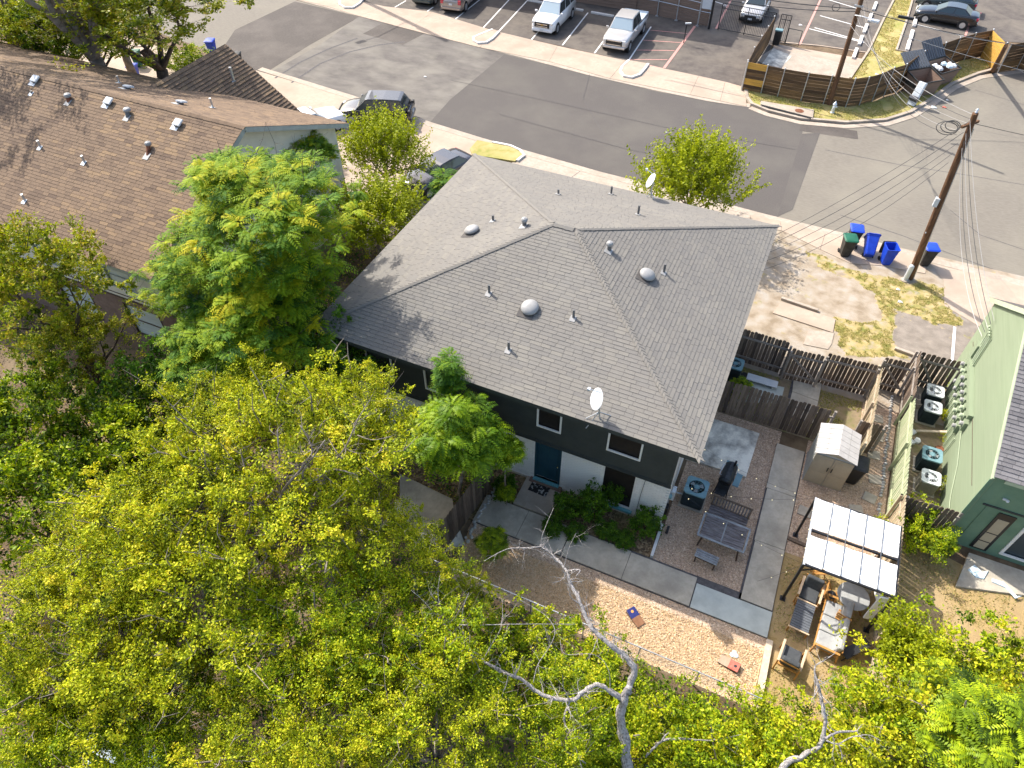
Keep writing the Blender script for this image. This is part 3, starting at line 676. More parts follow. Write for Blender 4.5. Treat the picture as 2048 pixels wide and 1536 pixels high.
def shingle_plane(roof, org, ud, vd, Lu, Sv, la, lb, mat, exp=.143, wmin=.26, wmax=.5, th=.016, collect=None, tf=None, seed=1):
    """org: left eave corner, ud along the eave, vd up the slope; la, lb: inset of the ends per metre of slope"""
    q = random.Random(seed)
    o = Vector(org); ud = Vector(ud).normalized(); vd = Vector(vd).normalized(); nd = ud.cross(vd)
    if nd.z < 0: nd = -nd
    P = lambda u, v, h: o + ud * u + vd * v + nd * h
    rows = int(Sv / exp)
    out = []
    for r in range(rows):
        v0, v1 = r * exp, min(Sv, (r + 1) * exp + .004)
        A0, B0, A1, B1 = la * v0, Lu - lb * v0, la * v1, Lu - lb * v1
        if B0 - A0 < .05: break
        u = A0 - q.random() * .3
        rowt = q.uniform(-.05, .05)
        while u < B0:
            w = q.uniform(wmin, wmax); e = u + w - .010
            a0, b0 = max(u, A0), min(e, B0); a1, b1 = max(u, A1), min(e, B1)
            if b0 - a0 > .03:
                if b1 < a1: a1 = b1 = min(max(a0, A1), B1)
                tt = min(1, max(0, q.choice([.12, .3, .42, .5, .55, .62, .85]) + q.uniform(-.1, .1) + rowt))
                if tf: tt = tf(P((a0 + b0) / 2, v0, 0), tt, q)
                c = P((a0 + b0) / 2, v0, 0)
                out.append(((c - Vector((0, 0, 22))).length, P, a0, b0, v0, a1, b1, v1, th * q.uniform(.8, 1.2), tt))
            u += w
    if collect is not None: collect.extend(out)
    return out

def emit_shingles(roof, items, mat, cap=300, inframe=None):
    vis = [k for k in items if inframe is None or inframe(k)]
    vis.sort(key=lambda k: k[0]); chosen = set(id(k) for k in vis[:cap])
    rest = MB()
    for k in items:
        if id(k) in chosen:
            mb = MB(); tab_face(mb, *k[1:]); put("shingle", mb, mat, roof)
        else: tab_face(rest, *k[1:])
    put("shingle_field", rest, mat, roof, kind='stuff')

def caps_along(roof, a, b, mat, da, db, w=.15, step=.145, name="ridge_cap", seed=3):
    """folded cap shingles over a hip or ridge from a (low) to b (high); da, db: directions down each side"""
    a, b = Vector(a), Vector(b); d = (b - a); Ln = d.length; d.normalize()
    da, db = Vector(da).normalized(), Vector(db).normalized(); up = Vector((0, 0, 1)); up = (up - d * up.dot(d)).normalized()
    q = random.Random(seed); n = int(Ln / step)
    for i in range(n):
        p0 = a + d * (i * step) + up * .045; p1 = a + d * (i * step + step * 1.3) + up * .026
        mb = MB(); l = w * q.uniform(.93, 1.07)
        v = [p0, p0 + da * l, p0 + db * l, p1, p1 + da * l, p1 + db * l, p0 - up * .03, p0 + da * l - up * .03, p0 + db * l - up * .03]
        mb.add(v, [(0, 3, 4, 1), (0, 2, 5, 3), (6, 0, 1, 7), (6, 8, 2, 0)], q.uniform(.2, .8))
        put(name, mb, mat, roof)

# ------------------------------------------------------------------ the grey hip-roofed house
EX0, EX1, EY0, EY1, EZ = -14.0, -.07, 13.67, 26.73, 5.2
RY = 20.2; RZ = 7.3; RX0, RX1 = -7.45, -6.62
HG = thing("grey_house", "two storey house with grey hip roof, charcoal upper wall and painted white brick below", "house", (-7, 20.2, 0))
rise = RZ - EZ
roof = MB()
e = [(EX0,EY0,EZ),(EX1,EY0,EZ),(EX1,EY1,EZ),(EX0,EY1,EZ)]; r0, r1 = (RX0,RY,RZ), (RX1,RY,RZ)
roof.face([e[0], e[1], r1, r0]); roof.face([e[1], e[2], r1]); roof.face([e[2], e[3], r0, r1]); roof.face([e[3], e[0], r0])
roof_o = put("roof", roof, M['deck_dark'], HG)
col = []
SF = math.hypot(RY - EY0, rise); SR = math.hypot(EX1 - RX1, rise); SB = math.hypot(EY1 - RY, rise)
W_ = EX1 - EX0; D_ = EY1 - EY0
s1 = shingle_plane(roof_o, e[0], (1,0,0), Vector(r0) - Vector(((RX0), EY0, EZ)), W_, SF, (RX0-EX0)/SF, (EX1-RX1)/SF, None, collect=col, seed=1)
s2 = shingle_plane(roof_o, e[1], (0,1,0), Vector((RX1,RY,RZ)) - Vector((EX1,RY,EZ)), D_, SR, (RY-EY0)/SR, (EY1-RY)/SR, None, collect=col, seed=2)
s3 = shingle_plane(roof_o, e[2], (-1,0,0), Vector((RX1,RY,RZ)) - Vector((RX1,EY1,EZ)), W_, SB, (EX1-RX1)/SB, (RX0-EX0)/SB, None, collect=col, seed=3)
s4 = shingle_plane(roof_o, e[3], (0,-1,0), Vector((RX0,RY,RZ)) - Vector((EX0,RY,EZ)), D_, SR, (EY1-RY)/SR, (RY-EY0)/SR, None, collect=col, seed=4)
emit_shingles(roof_o, col, M['shingle_grey'], 300, lambda k: k[1](k[2], k[4], 0).x > -8.5)
dn = {'f': Vector((0, -(RY-EY0), -rise)), 'r': Vector((EX1-RX1, 0, -rise)), 'b': Vector((0, EY1-RY, -rise)), 'l': Vector((-(RX0-EX0), 0, -rise))}
caps_along(roof_o, e[1], r1, M['shingle_grey'], dn['f'], dn['r'], seed=5)
caps_along(roof_o, e[0], r0, M['shingle_grey'], dn['f'], dn['l'], seed=6)
caps_along(roof_o, e[2], r1, M['shingle_grey'], dn['b'], dn['r'], step=.18, seed=7)
caps_along(roof_o, e[3], r0, M['shingle_grey'], dn['b'], dn['l'], step=.18, seed=8)
caps_along(roof_o, r0, r1, M['shingle_grey'], dn['f'], dn['b'], seed=9)
fz = MB()
T = .16
fz.box(((EX0+EX1)/2, EY0+.02, EZ-.085), (W_-.02, .04, T)); fz.box(((EX0+EX1)/2, EY1-.02, EZ-.085), (W_-.02, .04, T))
fz.box((EX0+.02, (EY0+EY1)/2, EZ-.085), (.04, D_-.1, T)); fz.box((EX1-.02, (EY0+EY1)/2, EZ-.085), (.04, D_-.1, T))
put("fascia", fz, M['wall_dark'], HG)
put("soffit", MB().box(((EX0+EX1)/2, (EY0+EY1)/2, EZ-.15), (W_-.1, D_-.1, .012)), M['soffit'], HG)
WX0, WX1, WY0, WY1 = -13.45, -.70, 14.27, 26.15
# lower storey wall core with real painted bricks on the front and side
LY = 14.42
core = MB()
FL = 0.10; ZS = 2.55
def wall_with_holes(mb, x0, x1, z0, z1, y, th, holes):
    xs = sorted(set([x0, x1] + [h[0] for h in holes] + [h[1] for h in holes]))
    for a, b in zip(xs, xs[1:]):
        hs = sorted([(h[2], h[3]) for h in holes if h[0] <= a + 1e-6 and h[1] >= b - 1e-6])
        z = z0
        for lo_, hi_ in hs:
            if lo_ > z + .001: mb.box(((a + b) / 2, y + th / 2, (z + lo_) / 2), (b - a, th, lo_ - z))
            z = hi_
        if z1 > z + .001: mb.box(((a + b) / 2, y + th / 2, (z + z1) / 2), (b - a, th, z1 - z))
holes_low = [(-5.60, -4.58, .25, 2.38), (-3.06, -1.83, .30, 2.40)]
wall_with_holes(core, WX0, WX1, 0, ZS, LY, .2, holes_low)
core.box((WX1 - .1, (LY + .2 + WY1) / 2, ZS / 2), (.2, WY1 - LY - .2, ZS)); core.box((WX0 + .1, (LY + .2 + WY1) / 2, ZS / 2), (.2, WY1 - LY - .2, ZS))
core.box(((WX0 + WX1) / 2, WY1 - .1, ZS / 2), (WX1 - WX0 - .42, .2, ZS))
wall_o = put("brick_wall", core, M['mortar_white'], HG)
bl = []
bw, bh, g = .203, .0665, .010
q = random.Random(5)
for j in range(int(ZS / (bh + g))):
    z = .02 + j * (bh + g)
    x = WX1 - (0 if j % 2 else .1)
    while x > WX0 + .1:
        a, b = x - bw, x
        if not any(a < h[1] and b > h[0] and z < h[3] and z + bh > h[2] for h in holes_low):
            bl.append((0 if -6.6 < a < -.7 else 1, ((a + b) / 2, LY - .006 + q.uniform(-.002, .002), z + bh / 2), (bw, .02, bh)))
        else:
            for h in holes_low:
                if a < h[0] - .03 < b: bl.append((1, ((a + h[0]) / 2, LY - .006, z + bh / 2), (h[0] - a - .004, .02, bh)))
                if a < h[1] + .03 < b: bl.append((1, ((b + h[1]) / 2, LY - .006, z + bh / 2), (b - h[1] - .004, .02, bh)))
        x -= bw + g
    y = LY
    while y < 19.5:
        bl.append((1, (WX1 + .006, y + bw / 2, z + bh / 2), (.02, bw, bh))); y += bw + g
pick = [k for k in bl if k[0] == 0 and k[1][2] > .5 and (-1.83 < k[1][0] or -4.58 < k[1][0] < -3.0 or k[1][0] < -5.5)]
pick = sorted(pick, key=lambda k: (-k[1][0] - 4.1) ** 2 * 0 + q.random())[:0] + sorted(pick, key=lambda k: abs(k[1][0] + 3.8) + abs(k[1][2] - 1.4))[:300]
ids = set(id(k) for k in pick); rest = MB()
bshare = {}
for k in bl:
    if id(k) in ids:
        if 'b' not in bshare:
            o = put("brick", MB().box((0, 0, 0), k[2], 0, .5), M['brick_white'], wall_o, local=True); bshare['b'] = o.data
        else:
            o = bpy.data.objects.new("brick", bshare['b']); COL.objects.link(o); o.parent = wall_o
        o.location = Vector(k[1]) - Vector(HG.location)
    else: rest.box(k[1], k[2], 0, q.random())
put("brick_courses", rest, M['brick_white'], wall_o, kind='stuff')
up_ = MB()
holes_up = [(-5.52, -4.63, 3.42, 4.75), (-3.02, -1.85, 3.42, 4.75)]
wall_with_holes(up_, WX0, WX1, ZS, EZ - .16, WY0, .15, holes_up)
up_.box((WX1 - .075, (WY0 + .15 + WY1) / 2, (ZS + EZ - .16) / 2), (.15, WY1 - WY0 - .15, EZ - .16 - ZS)); up_.box((WX0 + .075, (WY0 + .15 + WY1) / 2, (ZS + EZ - .16) / 2), (.15, WY1 - WY0 - .15, EZ - .16 - ZS))
up_.box(((WX0 + WX1) / 2, WY1 - .075, (ZS + EZ - .16) / 2), (WX1 - WX0 - .32, .15, EZ - .16 - ZS))
put("upper_wall", up_, M['wall_dark'], HG)
tr = MB(); tr.box(((WX0 + WX1) / 2, WY0 - .015, ZS + .13), (WX1 - WX0 + .04, .03, .03)); tr.box(((WX0 + WX1) / 2, WY0 - .012, ZS + .02), (WX1 - WX0 + .04, .024, .06))
tr.box((WX1 + .012, (WY0 + WY1) / 2, ZS + .02), (.024, WY1 - WY0, .06)); tr.box((WX1 - .045, WY0 - .012, (ZS + .12 + EZ - .18) / 2), (.09, .024, EZ - ZS - .36))
put("belt_trim", tr, M['wall_dark'], HG)
put("corner_trim", MB().box((WX1 + .014, WY0 + .03, (ZS + EZ) / 2 - .06), (.025, .1, EZ - ZS - .3)).box((WX1 + .03, WY0 + .3, (ZS + EZ) / 2 - .06), (.05, .05, EZ - ZS - .3)), M['steel_pale'], HG)
def window(parent, h, y, fr=.06, mat='trim_white', pane='screen', depth=.05, bars=0):
    x0, x1, z0, z1 = h
    w = put("window", MB().box(((x0+x1)/2, y + .075, (z0+z1)/2), (x1-x0-.04, .02, z1-z0-.04)), M[pane], parent)
    f = MB(); c = (x0+x1)/2
    f.box((x0 + fr/2, y, (z0+z1)/2), (fr, depth, z1-z0)).box((x1 - fr/2, y, (z0+z1)/2), (fr, depth, z1-z0)).box((c, y, z0 + fr/2), (x1-x0-2*fr, depth, fr)).box((c, y, z1 - fr/2), (x1-x0-2*fr, depth, fr))
    put("frame", f, M[mat], w)
    if bars: put("glazing_bar", MB().box((c, y + .03, (z0+z1)/2), (x1-x0-2*fr, .03, .03)), M[mat], w)
    return w
for h in holes_up: window(HG, h, WY0 - .005)
window(HG, holes_low[1], LY + .02, .07)
put("lintel", MB().box((-2.445, LY - .02, 2.45), (1.5, .06, .12)), M['trim_white'], HG)
put("window_sill", MB().box((-2.445, LY - .05, .24), (1.35, .12, .1)), M['teal_light'], HG)
x0, x1, z0, z1 = holes_low[0]
d = put("door", MB().box(((x0+x1)/2, LY + .1, (z0+z1)/2), (x1-x0-.12, .045, z1-z0-.06)), M['teal'], HG)
f = MB(); f.box((x0+.03, LY+.05, (z0+z1)/2), (.06, .12, z1-z0)).box((x1-.03, LY+.05, (z0+z1)/2), (.06, .12, z1-z0)).box(((x0+x1)/2, LY+.05, z1-.03), (x1-x0-.12, .12, .06))
put("door_frame", f, M['teal'], d)
put("handle", MB().lathe([(.012,0),(.035,.02),(.035,.045),(.01,.06)], 8, mat=Matrix.Translation((x1-.14, LY+.075, 1.2)) @ Matrix.Rotation(pi/2, 4, 'X')), M['chrome'], d)
for zc, hh in ((.75, .6), (1.75, .85)):
    for xc in (x0 + .33, x1 - .33): put("door_panel", MB().box((xc, LY + .072, zc), (.30, .012, hh)), M['teal'], d, bevel=.005)
put("threshold", MB().box(((x0+x1)/2, LY - .03, z0 - .03), (x1-x0, .22, .06)), M['teal_light'], HG)
put("door_step", MB().box(((x0+x1)/2, LY - .13, .11 + .04), (1.25, .2, .09)), M['brick_brown'], HG)
put("lintel", MB().box(((x0+x1)/2, LY - .02, 2.44), (1.25, .06, .1)), M['trim_white'], HG)
# left part: second dark door bay and windows half hidden by the trees
window(HG, (-9.8, -8.7, 3.42, 4.75), WY0 - .06)
window(HG, (-12.2, -11.1, 3.42, 4.75), WY0 - .06)
put("foundation", MB().box(((WX0+WX1)/2, LY - .015, .04), (WX1-WX0+.05, .05, .12)), M['concrete_grey'], HG)
# services on the gable side
put("meter_box", MB().box((WX1 + .10, 15.0, 1.35), (.16, .28, .5)), M['steel_pale'], HG, bevel=.01)
put("meter", MB().lathe([(.09,0),(.09,.08),(.06,.1)], 12, mat=Matrix.Translation((WX1 + .02, 14.72, 1.5)) @ Matrix.Rotation(pi/2, 4, 'Y')), M['ac_top'], HG)
put("disconnect_box", MB().box((WX1 + .06, 14.55, .75), (.1, .25, .75)), M['screen'], HG)
put("conduit", MB().tube([(WX1+.04,14.72,.1),(WX1+.04,14.72,1.4)], .02).tube([(WX1+.04,14.9,1.6),(WX1+.04,14.9,5.0)], .025), M['galv'], HG)
put("line_set", MB().tube([(WX1+.02,15.6,.9),(WX1+.2,15.7,.5),(-.1,15.9,.3)], .03), M['white_plastic'], HG)
put("rainwater_cable", MB().tube([(-1.62,LY-.03,.2),(-1.6,LY-.03,1.5),(-1.55,LY-.03,2.5)], .008), M['cable'], HG)
def hroof(x, y):
    d_ = min((x-EX0)/(RX0-EX0), (EX1-x)/(EX1-RX1), (y-EY0)/(RY-EY0), (EY1-y)/(EY1-RY)); return EZ + rise * min(d_, 1)
def slope_frame(hf, x, y):
    n = Vector((hf(x-.1, y) - hf(x+.1, y), hf(x, y-.1) - hf(x, y+.1), .2)).normalized()
    xx = Vector((1,0,0)); xx = (xx - n * xx.dot(n)).normalized(); yy = n.cross(xx)
    mm = Matrix((xx, yy, n)).transposed().to_4x4(); mm.translation = (x, y, hf(x, y) + .012); return mm
def dome(par, hf, x, y, r=.27, mat='vent_grey'):
    mm = slope_frame(hf, x, y)
    v = put("turbine_vent", MB().lathe([(r*.8,0),(r*.8,.07)], 20, mat=mm), M['vent_dark'], par)
    put("vent_cap", MB().lathe([(r*.9,.055),(r*1.06,.065),(r*1.08,.11),(r*1.0,.15),(r*.8,.195),(r*.5,.225),(r*.2,.235),(.02,.236)], 24, mat=mm), M[mat], v, smooth=True)
    put("flashing", MB().box((-.06,-.1,.014), (r*2.0, r*2.1, .006), mat=mm), M['deck_dark'], v)
def pipe(par, hf, x, y, h=.32, r=.045, mat='vent_dark', fl='vent_grey'):
    z = hf(x, y); mm = slope_frame(hf, x, y)
    v = put("vent_pipe", MB().tube([(x,y,z-.05),(x,y,z+h)], r, 10), M[mat], par)
    put("flashing", MB().box((-.0,-.06,.014), (.2,.24,.006), mat=mm), M[fl], v)
def flue(par, hf, x, y, h=.42, r=.085, mat='vent_dark', tilt=(0,0)):
    z = hf(x, y); mm = slope_frame(hf, x, y)
    v = put("flue_pipe", MB().tube([(x,y,z-.05),(x+tilt[0],y+tilt[1],z+h)], r, 12), M[mat], par)
    put("flue_cap", MB().lathe([(r*1.5,h-.02),(r*1.6,h+.05),(r*1.2,h+.1),(.02,h+.13)], 12, (x+tilt[0],y+tilt[1],z)), M['vent_grey'], v)
    put("flashing", MB().box((0,-.08,.014), (.28,.34,.006), mat=mm), M['vent_grey'], v)
for x, y, r in [(-6.89,16.75,.29),(-3.76,19.82,.27),(-10.59,19.8,.27)]: dome(roof_o, hroof, x, y, r)
for x, y, h in [(-8.5,16.9,.34),(-5.38,16.9,.34),(-6.96,15.15,.34),(-3.3,20.5,.36),(-10.1,20.6,.24),(-8.67,23.8,.22),(-6.95,25.6,.36),(-5.25,23.7,.4)]: pipe(roof_o, hroof, x, y, h)
flue(roof_o, hroof, -5.29, 20.1, .24, .08); flue(roof_o, hroof, -8.6, 20.15, .22, .08)
def dish(par, base, centre, aim, legs, r=.38):
    b, c = Vector(base), Vector(centre); a = Vector(aim).normalized()
    q4 = a.to_track_quat('Z', 'X').to_matrix().to_4x4(); q4.translation = c
    m = put("satellite_dish", MB().tube([b, b.lerp(c, .6) , c - a * .1], .028, 8), M['galv'], par)
    prof = [(.02, 0), (.12, .012), (.24, .04), (r, .085), (r + .004, .08), (.24, .03), (.12, .0), (.02, -.012)]
    put("reflector", MB().lathe(prof, 24, mat=q4, sx=.86), M['white_plastic'], m, smooth=True)
    lo_ = q4 @ Vector((r * .8, 0, .07)); fe = c + a * .55 + (q4.to_3x3() @ Vector((.30, 0, 0)))
    put("feed_arm", MB().tube([lo_, fe], .014, 6).box(fe, (.09, .09, .07)), M['steel_pale'], m)
    lg = MB()
    for l in legs: lg.tube([b.lerp(c, .35), l], .014, 6)
    put("strut", lg, M['galv'], m)
dish(roof_o, (-3.3,13.9,hroof(-3.3,13.9)), (-3.42,13.95,6.05), (-.55,-.35,.35), [(-3.7,13.75,hroof(-3.7,13.8)),(-3.0,14.1,hroof(-3,14.1)),(-3.62,13.62,4.95)], .37)
dish(roof_o, (-5.43,26.5,hroof(-5.43,26.5)), (-5.5,26.55,6.0), (-.6,-.2,.4), [(-5.6,26.4,hroof(-5.6,26.4)),(-5.25,26.35,hroof(-5.25,26.35))], .36)

# ------------------------------------------------------------------ the brown-roofed house on the left
LX1, LX0 = -21.0, -60.0; LY0, LY1, LRY, LEZ, LRZ = 13.45, 26.85, 20.15, 5.2, 8.15
HL = thing("brown_roofed_house", "long cream two storey house with brown shingle gable roof and many roof vents", "house", (-40, 20.15, 0))
rf = MB(); rf.face([(LX0,LY0,LEZ),(LX1,LY0,LEZ),(LX1,LRY,LRZ),(LX0,LRY,LRZ)]); rf.face([(LX1,LY1,LEZ),(LX0,LY1,LEZ),(LX0,LRY,LRZ),(LX1,LRY,LRZ)])
lroof = put("roof", rf, M['deck_brown'], HL)
lcol = []
lr = LRZ - LEZ; SL = math.hypot(LRY - LY0, lr)
def patchy(p, t_, q):
    v = fbm(p.x, p.y, .28, 2)
    if -27.6 < p.x < -23.2 and 18.0 < p.y < 19.6 and q.random() < .55: return q.uniform(.75, 1)
    return min(1, max(0, t_ + .25 * v))
shingle_plane(lroof, (LX0+8,LY0,LEZ), (1,0,0), (0,LRY-LY0,lr), LX1-LX0-8, SL, 0, 0, None, exp=.15, wmin=.28, wmax=.5, collect=lcol, tf=patchy, seed=21)
shingle_plane(lroof, (LX1,LY1,LEZ), (-1,0,0), (0,-(LY1-LRY),lr), LX1-LX0-8, SL, 0, 0, None, exp=.15, wmin=.28, wmax=.5, collect=lcol, tf=patchy, seed=22)
emit_shingles(lroof, lcol, M['shingle_brown'], 300)
caps_along(lroof, (-50,LRY,LRZ), (LX1,LRY,LRZ), M['shingle_brown'], (0,-6.7,-lr), (0,6.7,-lr), step=.2, w=.16, seed=23)
def lz(x, y): return LRZ - abs(y - LRY) * lr / (LRY - LY0)
# wing running back from it, a steeper ridge towards the street
WRX, WRZ, WYN = -30.45, 6.5, 29.6
wx1, wz1 = -26.2, 3.45
wg = MB(); wg.face([(WRX,20.6,WRZ),(WRX,WYN,WRZ),(wx1,WYN,wz1),(wx1,20.6,wz1)]); wg.face([(WRX,WYN,WRZ),(WRX,20.6,WRZ),(2*WRX-wx1,20.6,wz1),(2*WRX-wx1,WYN,wz1)])
wroof = put("wing_roof", wg, M['deck_brown'], HL)
wcol = []
ws = math.hypot(wx1-WRX, WRZ-wz1)
shingle_plane(wroof, (wx1,20.6,wz1), (0,1,0), (WRX-wx1,0,WRZ-wz1), WYN-20.6, ws, 0, 0, None, exp=.2, th=.05, wmin=.3, wmax=.5, collect=wcol, seed=24)
emit_shingles(wroof, wcol, M['shingle_brown'], 0)
put("wing_wall", MB().box((WRX, 25.0, 1.7), (7.4, 8.6, 3.4)), M['cream'], HL)
gm = MB(); gm.prism([(0,0),(1,0)], 0, 0) if False else None
gm.face([(WRX-3.7,29.3,3.4),(WRX+3.7,29.3,3.4),(WRX,29.3,WRZ-.2)][::-1]); put("wing_gable", gm, M['cream'], HL)
# walls
LWX = LX1 - .45; LWY0, LWY1 = 14.0, 26.3
holes_l = [(-24.55,-23.1,3.35,4.6),(-24.6,-22.6,.55,2.35),(-28.6,-27.0,3.35,4.6),(-28.6,-26.6,.55,2.35),(-33,-31.5,3.35,4.6)]
lw = MB(); wall_with_holes(lw, -58, LWX, 2.75, LEZ + .0, LWY0, .2, [h for h in holes_l if h[2] > 2.75])
lw.box((LWX - .1, (LWY0+.2+LWY1)/2, 1.375+2.75/2), (.2, LWY1-LWY0-.2, LEZ-2.75)) if False else None
lw.box((LWX - .1, (LWY0+.2+LWY1)/2, LEZ/2), (.2, LWY1-LWY0-.2, LEZ)); lw.box((-40, LWY1-.1, LEZ/2), (36, .2, LEZ))
zt = lambda y: lz(0, y) - .12
lw.add([(LWX,LWY0,LEZ-.02),(LWX,LWY1,LEZ-.02),(LWX,LWY1,zt(LWY1)),(LWX,LRY,zt(LRY)),(LWX,LWY0,zt(LWY0)),(LWX-.15,LWY0,LEZ-.02),(LWX-.15,LWY1,LEZ-.02),(LWX-.15,LWY1,zt(LWY1)),(LWX-.15,LRY,zt(LRY)),(LWX-.15,LWY0,zt(LWY0))], [(0,1,2,3,4),(9,8,7,6,5)])
lwo = put("wall", lw, M['cream'], HL)
lb = MB(); wall_with_holes(lb, -58, LWX - .01, 0, 2.7, LWY0 + .08, .2, [h for h in holes_l if h[2] < 2.75]); put("brick_wall", lb, M['brick_brown'], HL)
put("band_trim", MB().box(((LWX-58)/2, LWY0-.02, 2.78), (LWX+58, .05, .06)).box(((LWX-58)/2, LWY0-.01, 2.98), (LWX+58, .03, .03)), M['brown_trim'], HL)
for h in holes_l:
    window(HL, h, LWY0 + (.01 if h[2] > 2.75 else .09), .05, 'fascia_grey' if h[2] > 2.75 else 'brown_trim', 'glass_blind', bars=1)
fa = MB()
for s in (0, 1):
    ya, yb = (LY0, LRY) if s == 0 else (LY1, LRY)
    fa.beam((LX1 - .02, ya, LEZ - .12), (LX1 - .02, yb, LRZ - .12), .04, .2)
fa.box(((LX0+LX1)/2, LY0+.02, LEZ-.1), (LX1-LX0-.1, .03, .16)); put("rake_board", fa, M['fascia_grey'], HL)
put("soffit", MB().add([(LX1-.04,LY0+.05,LEZ-.16),(LX1-.04,LRY,LRZ-.16),(LX1-.5,LRY,LRZ-.16),(LX1-.5,LY0+.05,LEZ-.16),(LX1-.04,LY1-.05,LEZ-.16),(LX1-.5,LY1-.05,LEZ-.16)], [(0,1,2,3),(1,4,5,2)]), M['soffit'], HL)
put("soffit", MB().box(((LX0+LX1)/2, (LY0+LWY0)/2, LEZ-.16), (LX1-LX0-.6, LWY0-LY0-.05, .012)), M['soffit'], HL)
put("hose_ring", MB().tube([(-25.7+.17*cos(a*pi/8), LWY0-.05, 3.35+.22*sin(a*pi/8)) for a in range(17)], .012, 5, False), M['cable'], HL)
def boxvent(par, hf, x, y, mat='white_plastic'):
    mm = slope_frame(hf, x, y)
    v = put("box_vent", MB().lathe([(.15,0),(.15,.1)], 12, mat=mm), M['vent_dark'], par)
    put("vent_hood", MB().box((.03,.05,.12), (.36,.33,.07), mat=mm).box((.03,.05,.16), (.31,.28,.012), mat=mm), M[mat], v, bevel=.01)
    put("flashing", MB().box((-.08,-.10,.014), (.36,.36,.006), mat=mm), M['white_plastic'], v)
for x, y in [(-36.13,21.34-1.35),(-32.44,21.01-1.15),(-27.94,20.45-.75),(-23.99,20.08-.55)]: boxvent(lroof, lz, x, y)
for x, y in [(-29.5,22.0),(-25.8,21.5)]: boxvent(lroof, lz, x, y)
for x, y in [(-29.81,17.1),(-27.2,17.0),(-28.76,14.8)]: pipe(lroof, lz, x, y, .3, .05, 'galv', 'white_plastic')
pipe(lroof, lz, -25.0, 22.5, .45, .05, 'galv', 'white_plastic'); pipe(lroof, lz, -31.2, 23.0, .35, .05, 'galv', 'white_plastic')
pipe(lroof, lz, -32.2, 19.3, .1, .05, 'vent_dark', 'white_plastic')
flue(lroof, lz, -26.6, 19.35, .22, .1, 'vent_dark', (-.05,.12)); flue(lroof, lz, -24.5, 18.0, .30, .085, 'rust', (-.12,.3)); flue(lroof, lz, -30.0, 19.35, .2, .1, 'rust', (-.05,.1))
wz = lambda x, y: WRZ - (x - WRX) * (WRZ - wz1) / (wx1 - WRX)
pipe(wroof, wz, -28.95, 28.0, .7, .07, 'galv', 'shingle_brown' if False else 'vent_grey')

# ------------------------------------------------------------------ pale green building at the right
GX, GY0, GY1, GEZ = 8.45, 18.0, 26.6, 4.2
HGN = thing("green_house", "pale green two storey gabled house with grey shingles and a bank of electric meters", "house", (13, 22, 0))
GRY = 22.9; GRZ = 6.6
gw = MB()
holes_g = [(10.25,12.2,.25,2.15)]
gw.add([(GX,GY0,0),(GX,GY1,0),(GX,GY1,GEZ),(GX,GRY,GRZ-.15),(GX,GY0,GEZ),(GX+.15,GY0,0),(GX+.15,GY1,0),(GX+.15,GY1,GEZ),(GX+.15,GRY,GRZ-.15),(GX+.15,GY0,GEZ)], [(4,3,2,1,0),(5,6,7,8,9),(0,1,6,5),(1,2,7,6),(2,3,8,7),(3,4,9,8),(4,0,5,9)])
put("wall", gw, M['green_wall'], HGN)
gf = MB(); wall_with_holes(gf, GX + .16, 26, 0, GEZ, GY0 + .02, .15, holes_g)
put("back_wall", MB().box((17.4, GY1 - .1, GEZ / 2), (17, .15, GEZ)), M['green_front'], HGN); put("front_wall", gf, M['green_front'], HGN)
put("belt_trim", MB().box((17.4, GY0 + .0, 2.42), (17.2, .03, .07)), M['wall_dark'], HGN)
put("corner_trim", MB().box((GX + .06, GY0 - .012, GEZ / 2), (.12, .025, GEZ - .02)).box((GX + .5, GY0 + .005, 1.25), (.03, .02, 2.4)), M['green_front'], HGN)
put("joint_strip", MB().box((GX - .006, GRY - .5, 2.45), (.012, 7.6, .02)), M['brown_trim'], HGN)
gr = MB(); EYf = GY0 - .35; OX = GX - .10
gsl = (GRZ - GEZ) / (GRY - GY0); ez = GEZ - .35 * gsl + .08
gr.face([(OX,EYf,ez),(26,EYf,ez),(26,GRY,GRZ+.08),(OX,GRY,GRZ+.08)]); gr.face([(26,GY1+.4,ez),(OX,GY1+.4,ez),(OX,GRY,GRZ+.08),(26,GRY,GRZ+.08)])
groof = put("roof", gr, M['deck_dark'], HGN)
gcol = []
shingle_plane(groof, (OX,EYf,ez), (1,0,0), (0,GRY-EYf,GRZ+.08-ez), 5, math.hypot(GRY-EYf, GRZ+.08-ez), 0, 0, None, th=.024, collect=gcol, seed=31)
emit_shingles(groof, gcol, M['shingle_dark'], 300)
put("rake_board", MB().beam((OX+.0, EYf, ez-.1), (OX+.0, GRY, GRZ-.03), .05, .16).beam((OX+.0, GY1+.4, ez-.1), (OX+.0, GRY, GRZ-.03), .05, .16), M['green_trim'], HGN)
put("eave_board", MB().box((17.3, EYf+.02, ez-.09), (17.2, .03, .14)), M['green_trim'], HGN)
put("soffit", MB().box((17.3, (EYf+GY0)/2, ez-.13), (17.2, GY0-EYf-.04, .012)), M['green_front'], HGN)
w = window(HGN, holes_g[0], GY0 + .0, .09, 'trim_white', 'glass')
put("curtain", MB().box((11.55, GY0 + .13, 1.2), (1.1, .02, 1.7)), M['green_trim'], w)
put("curtain", MB().box((10.75, GY0 + .14, .6), (.5, .02, .5)), M['cloth_blue'], w)
dz = put("door", MB().box((9.63, GY0 - .002, 1.2), (.52, .03, 2.1)), M['black_metal'], HGN)
for z0, z1 in ((.22,.62),(.68,1.12),(1.18,1.95)): put("door_pane", MB().box((9.63, GY0 - .022, (z0+z1)/2), (.34, .012, z1-z0)), M['timber_light'] if False else M['shed'], dz)
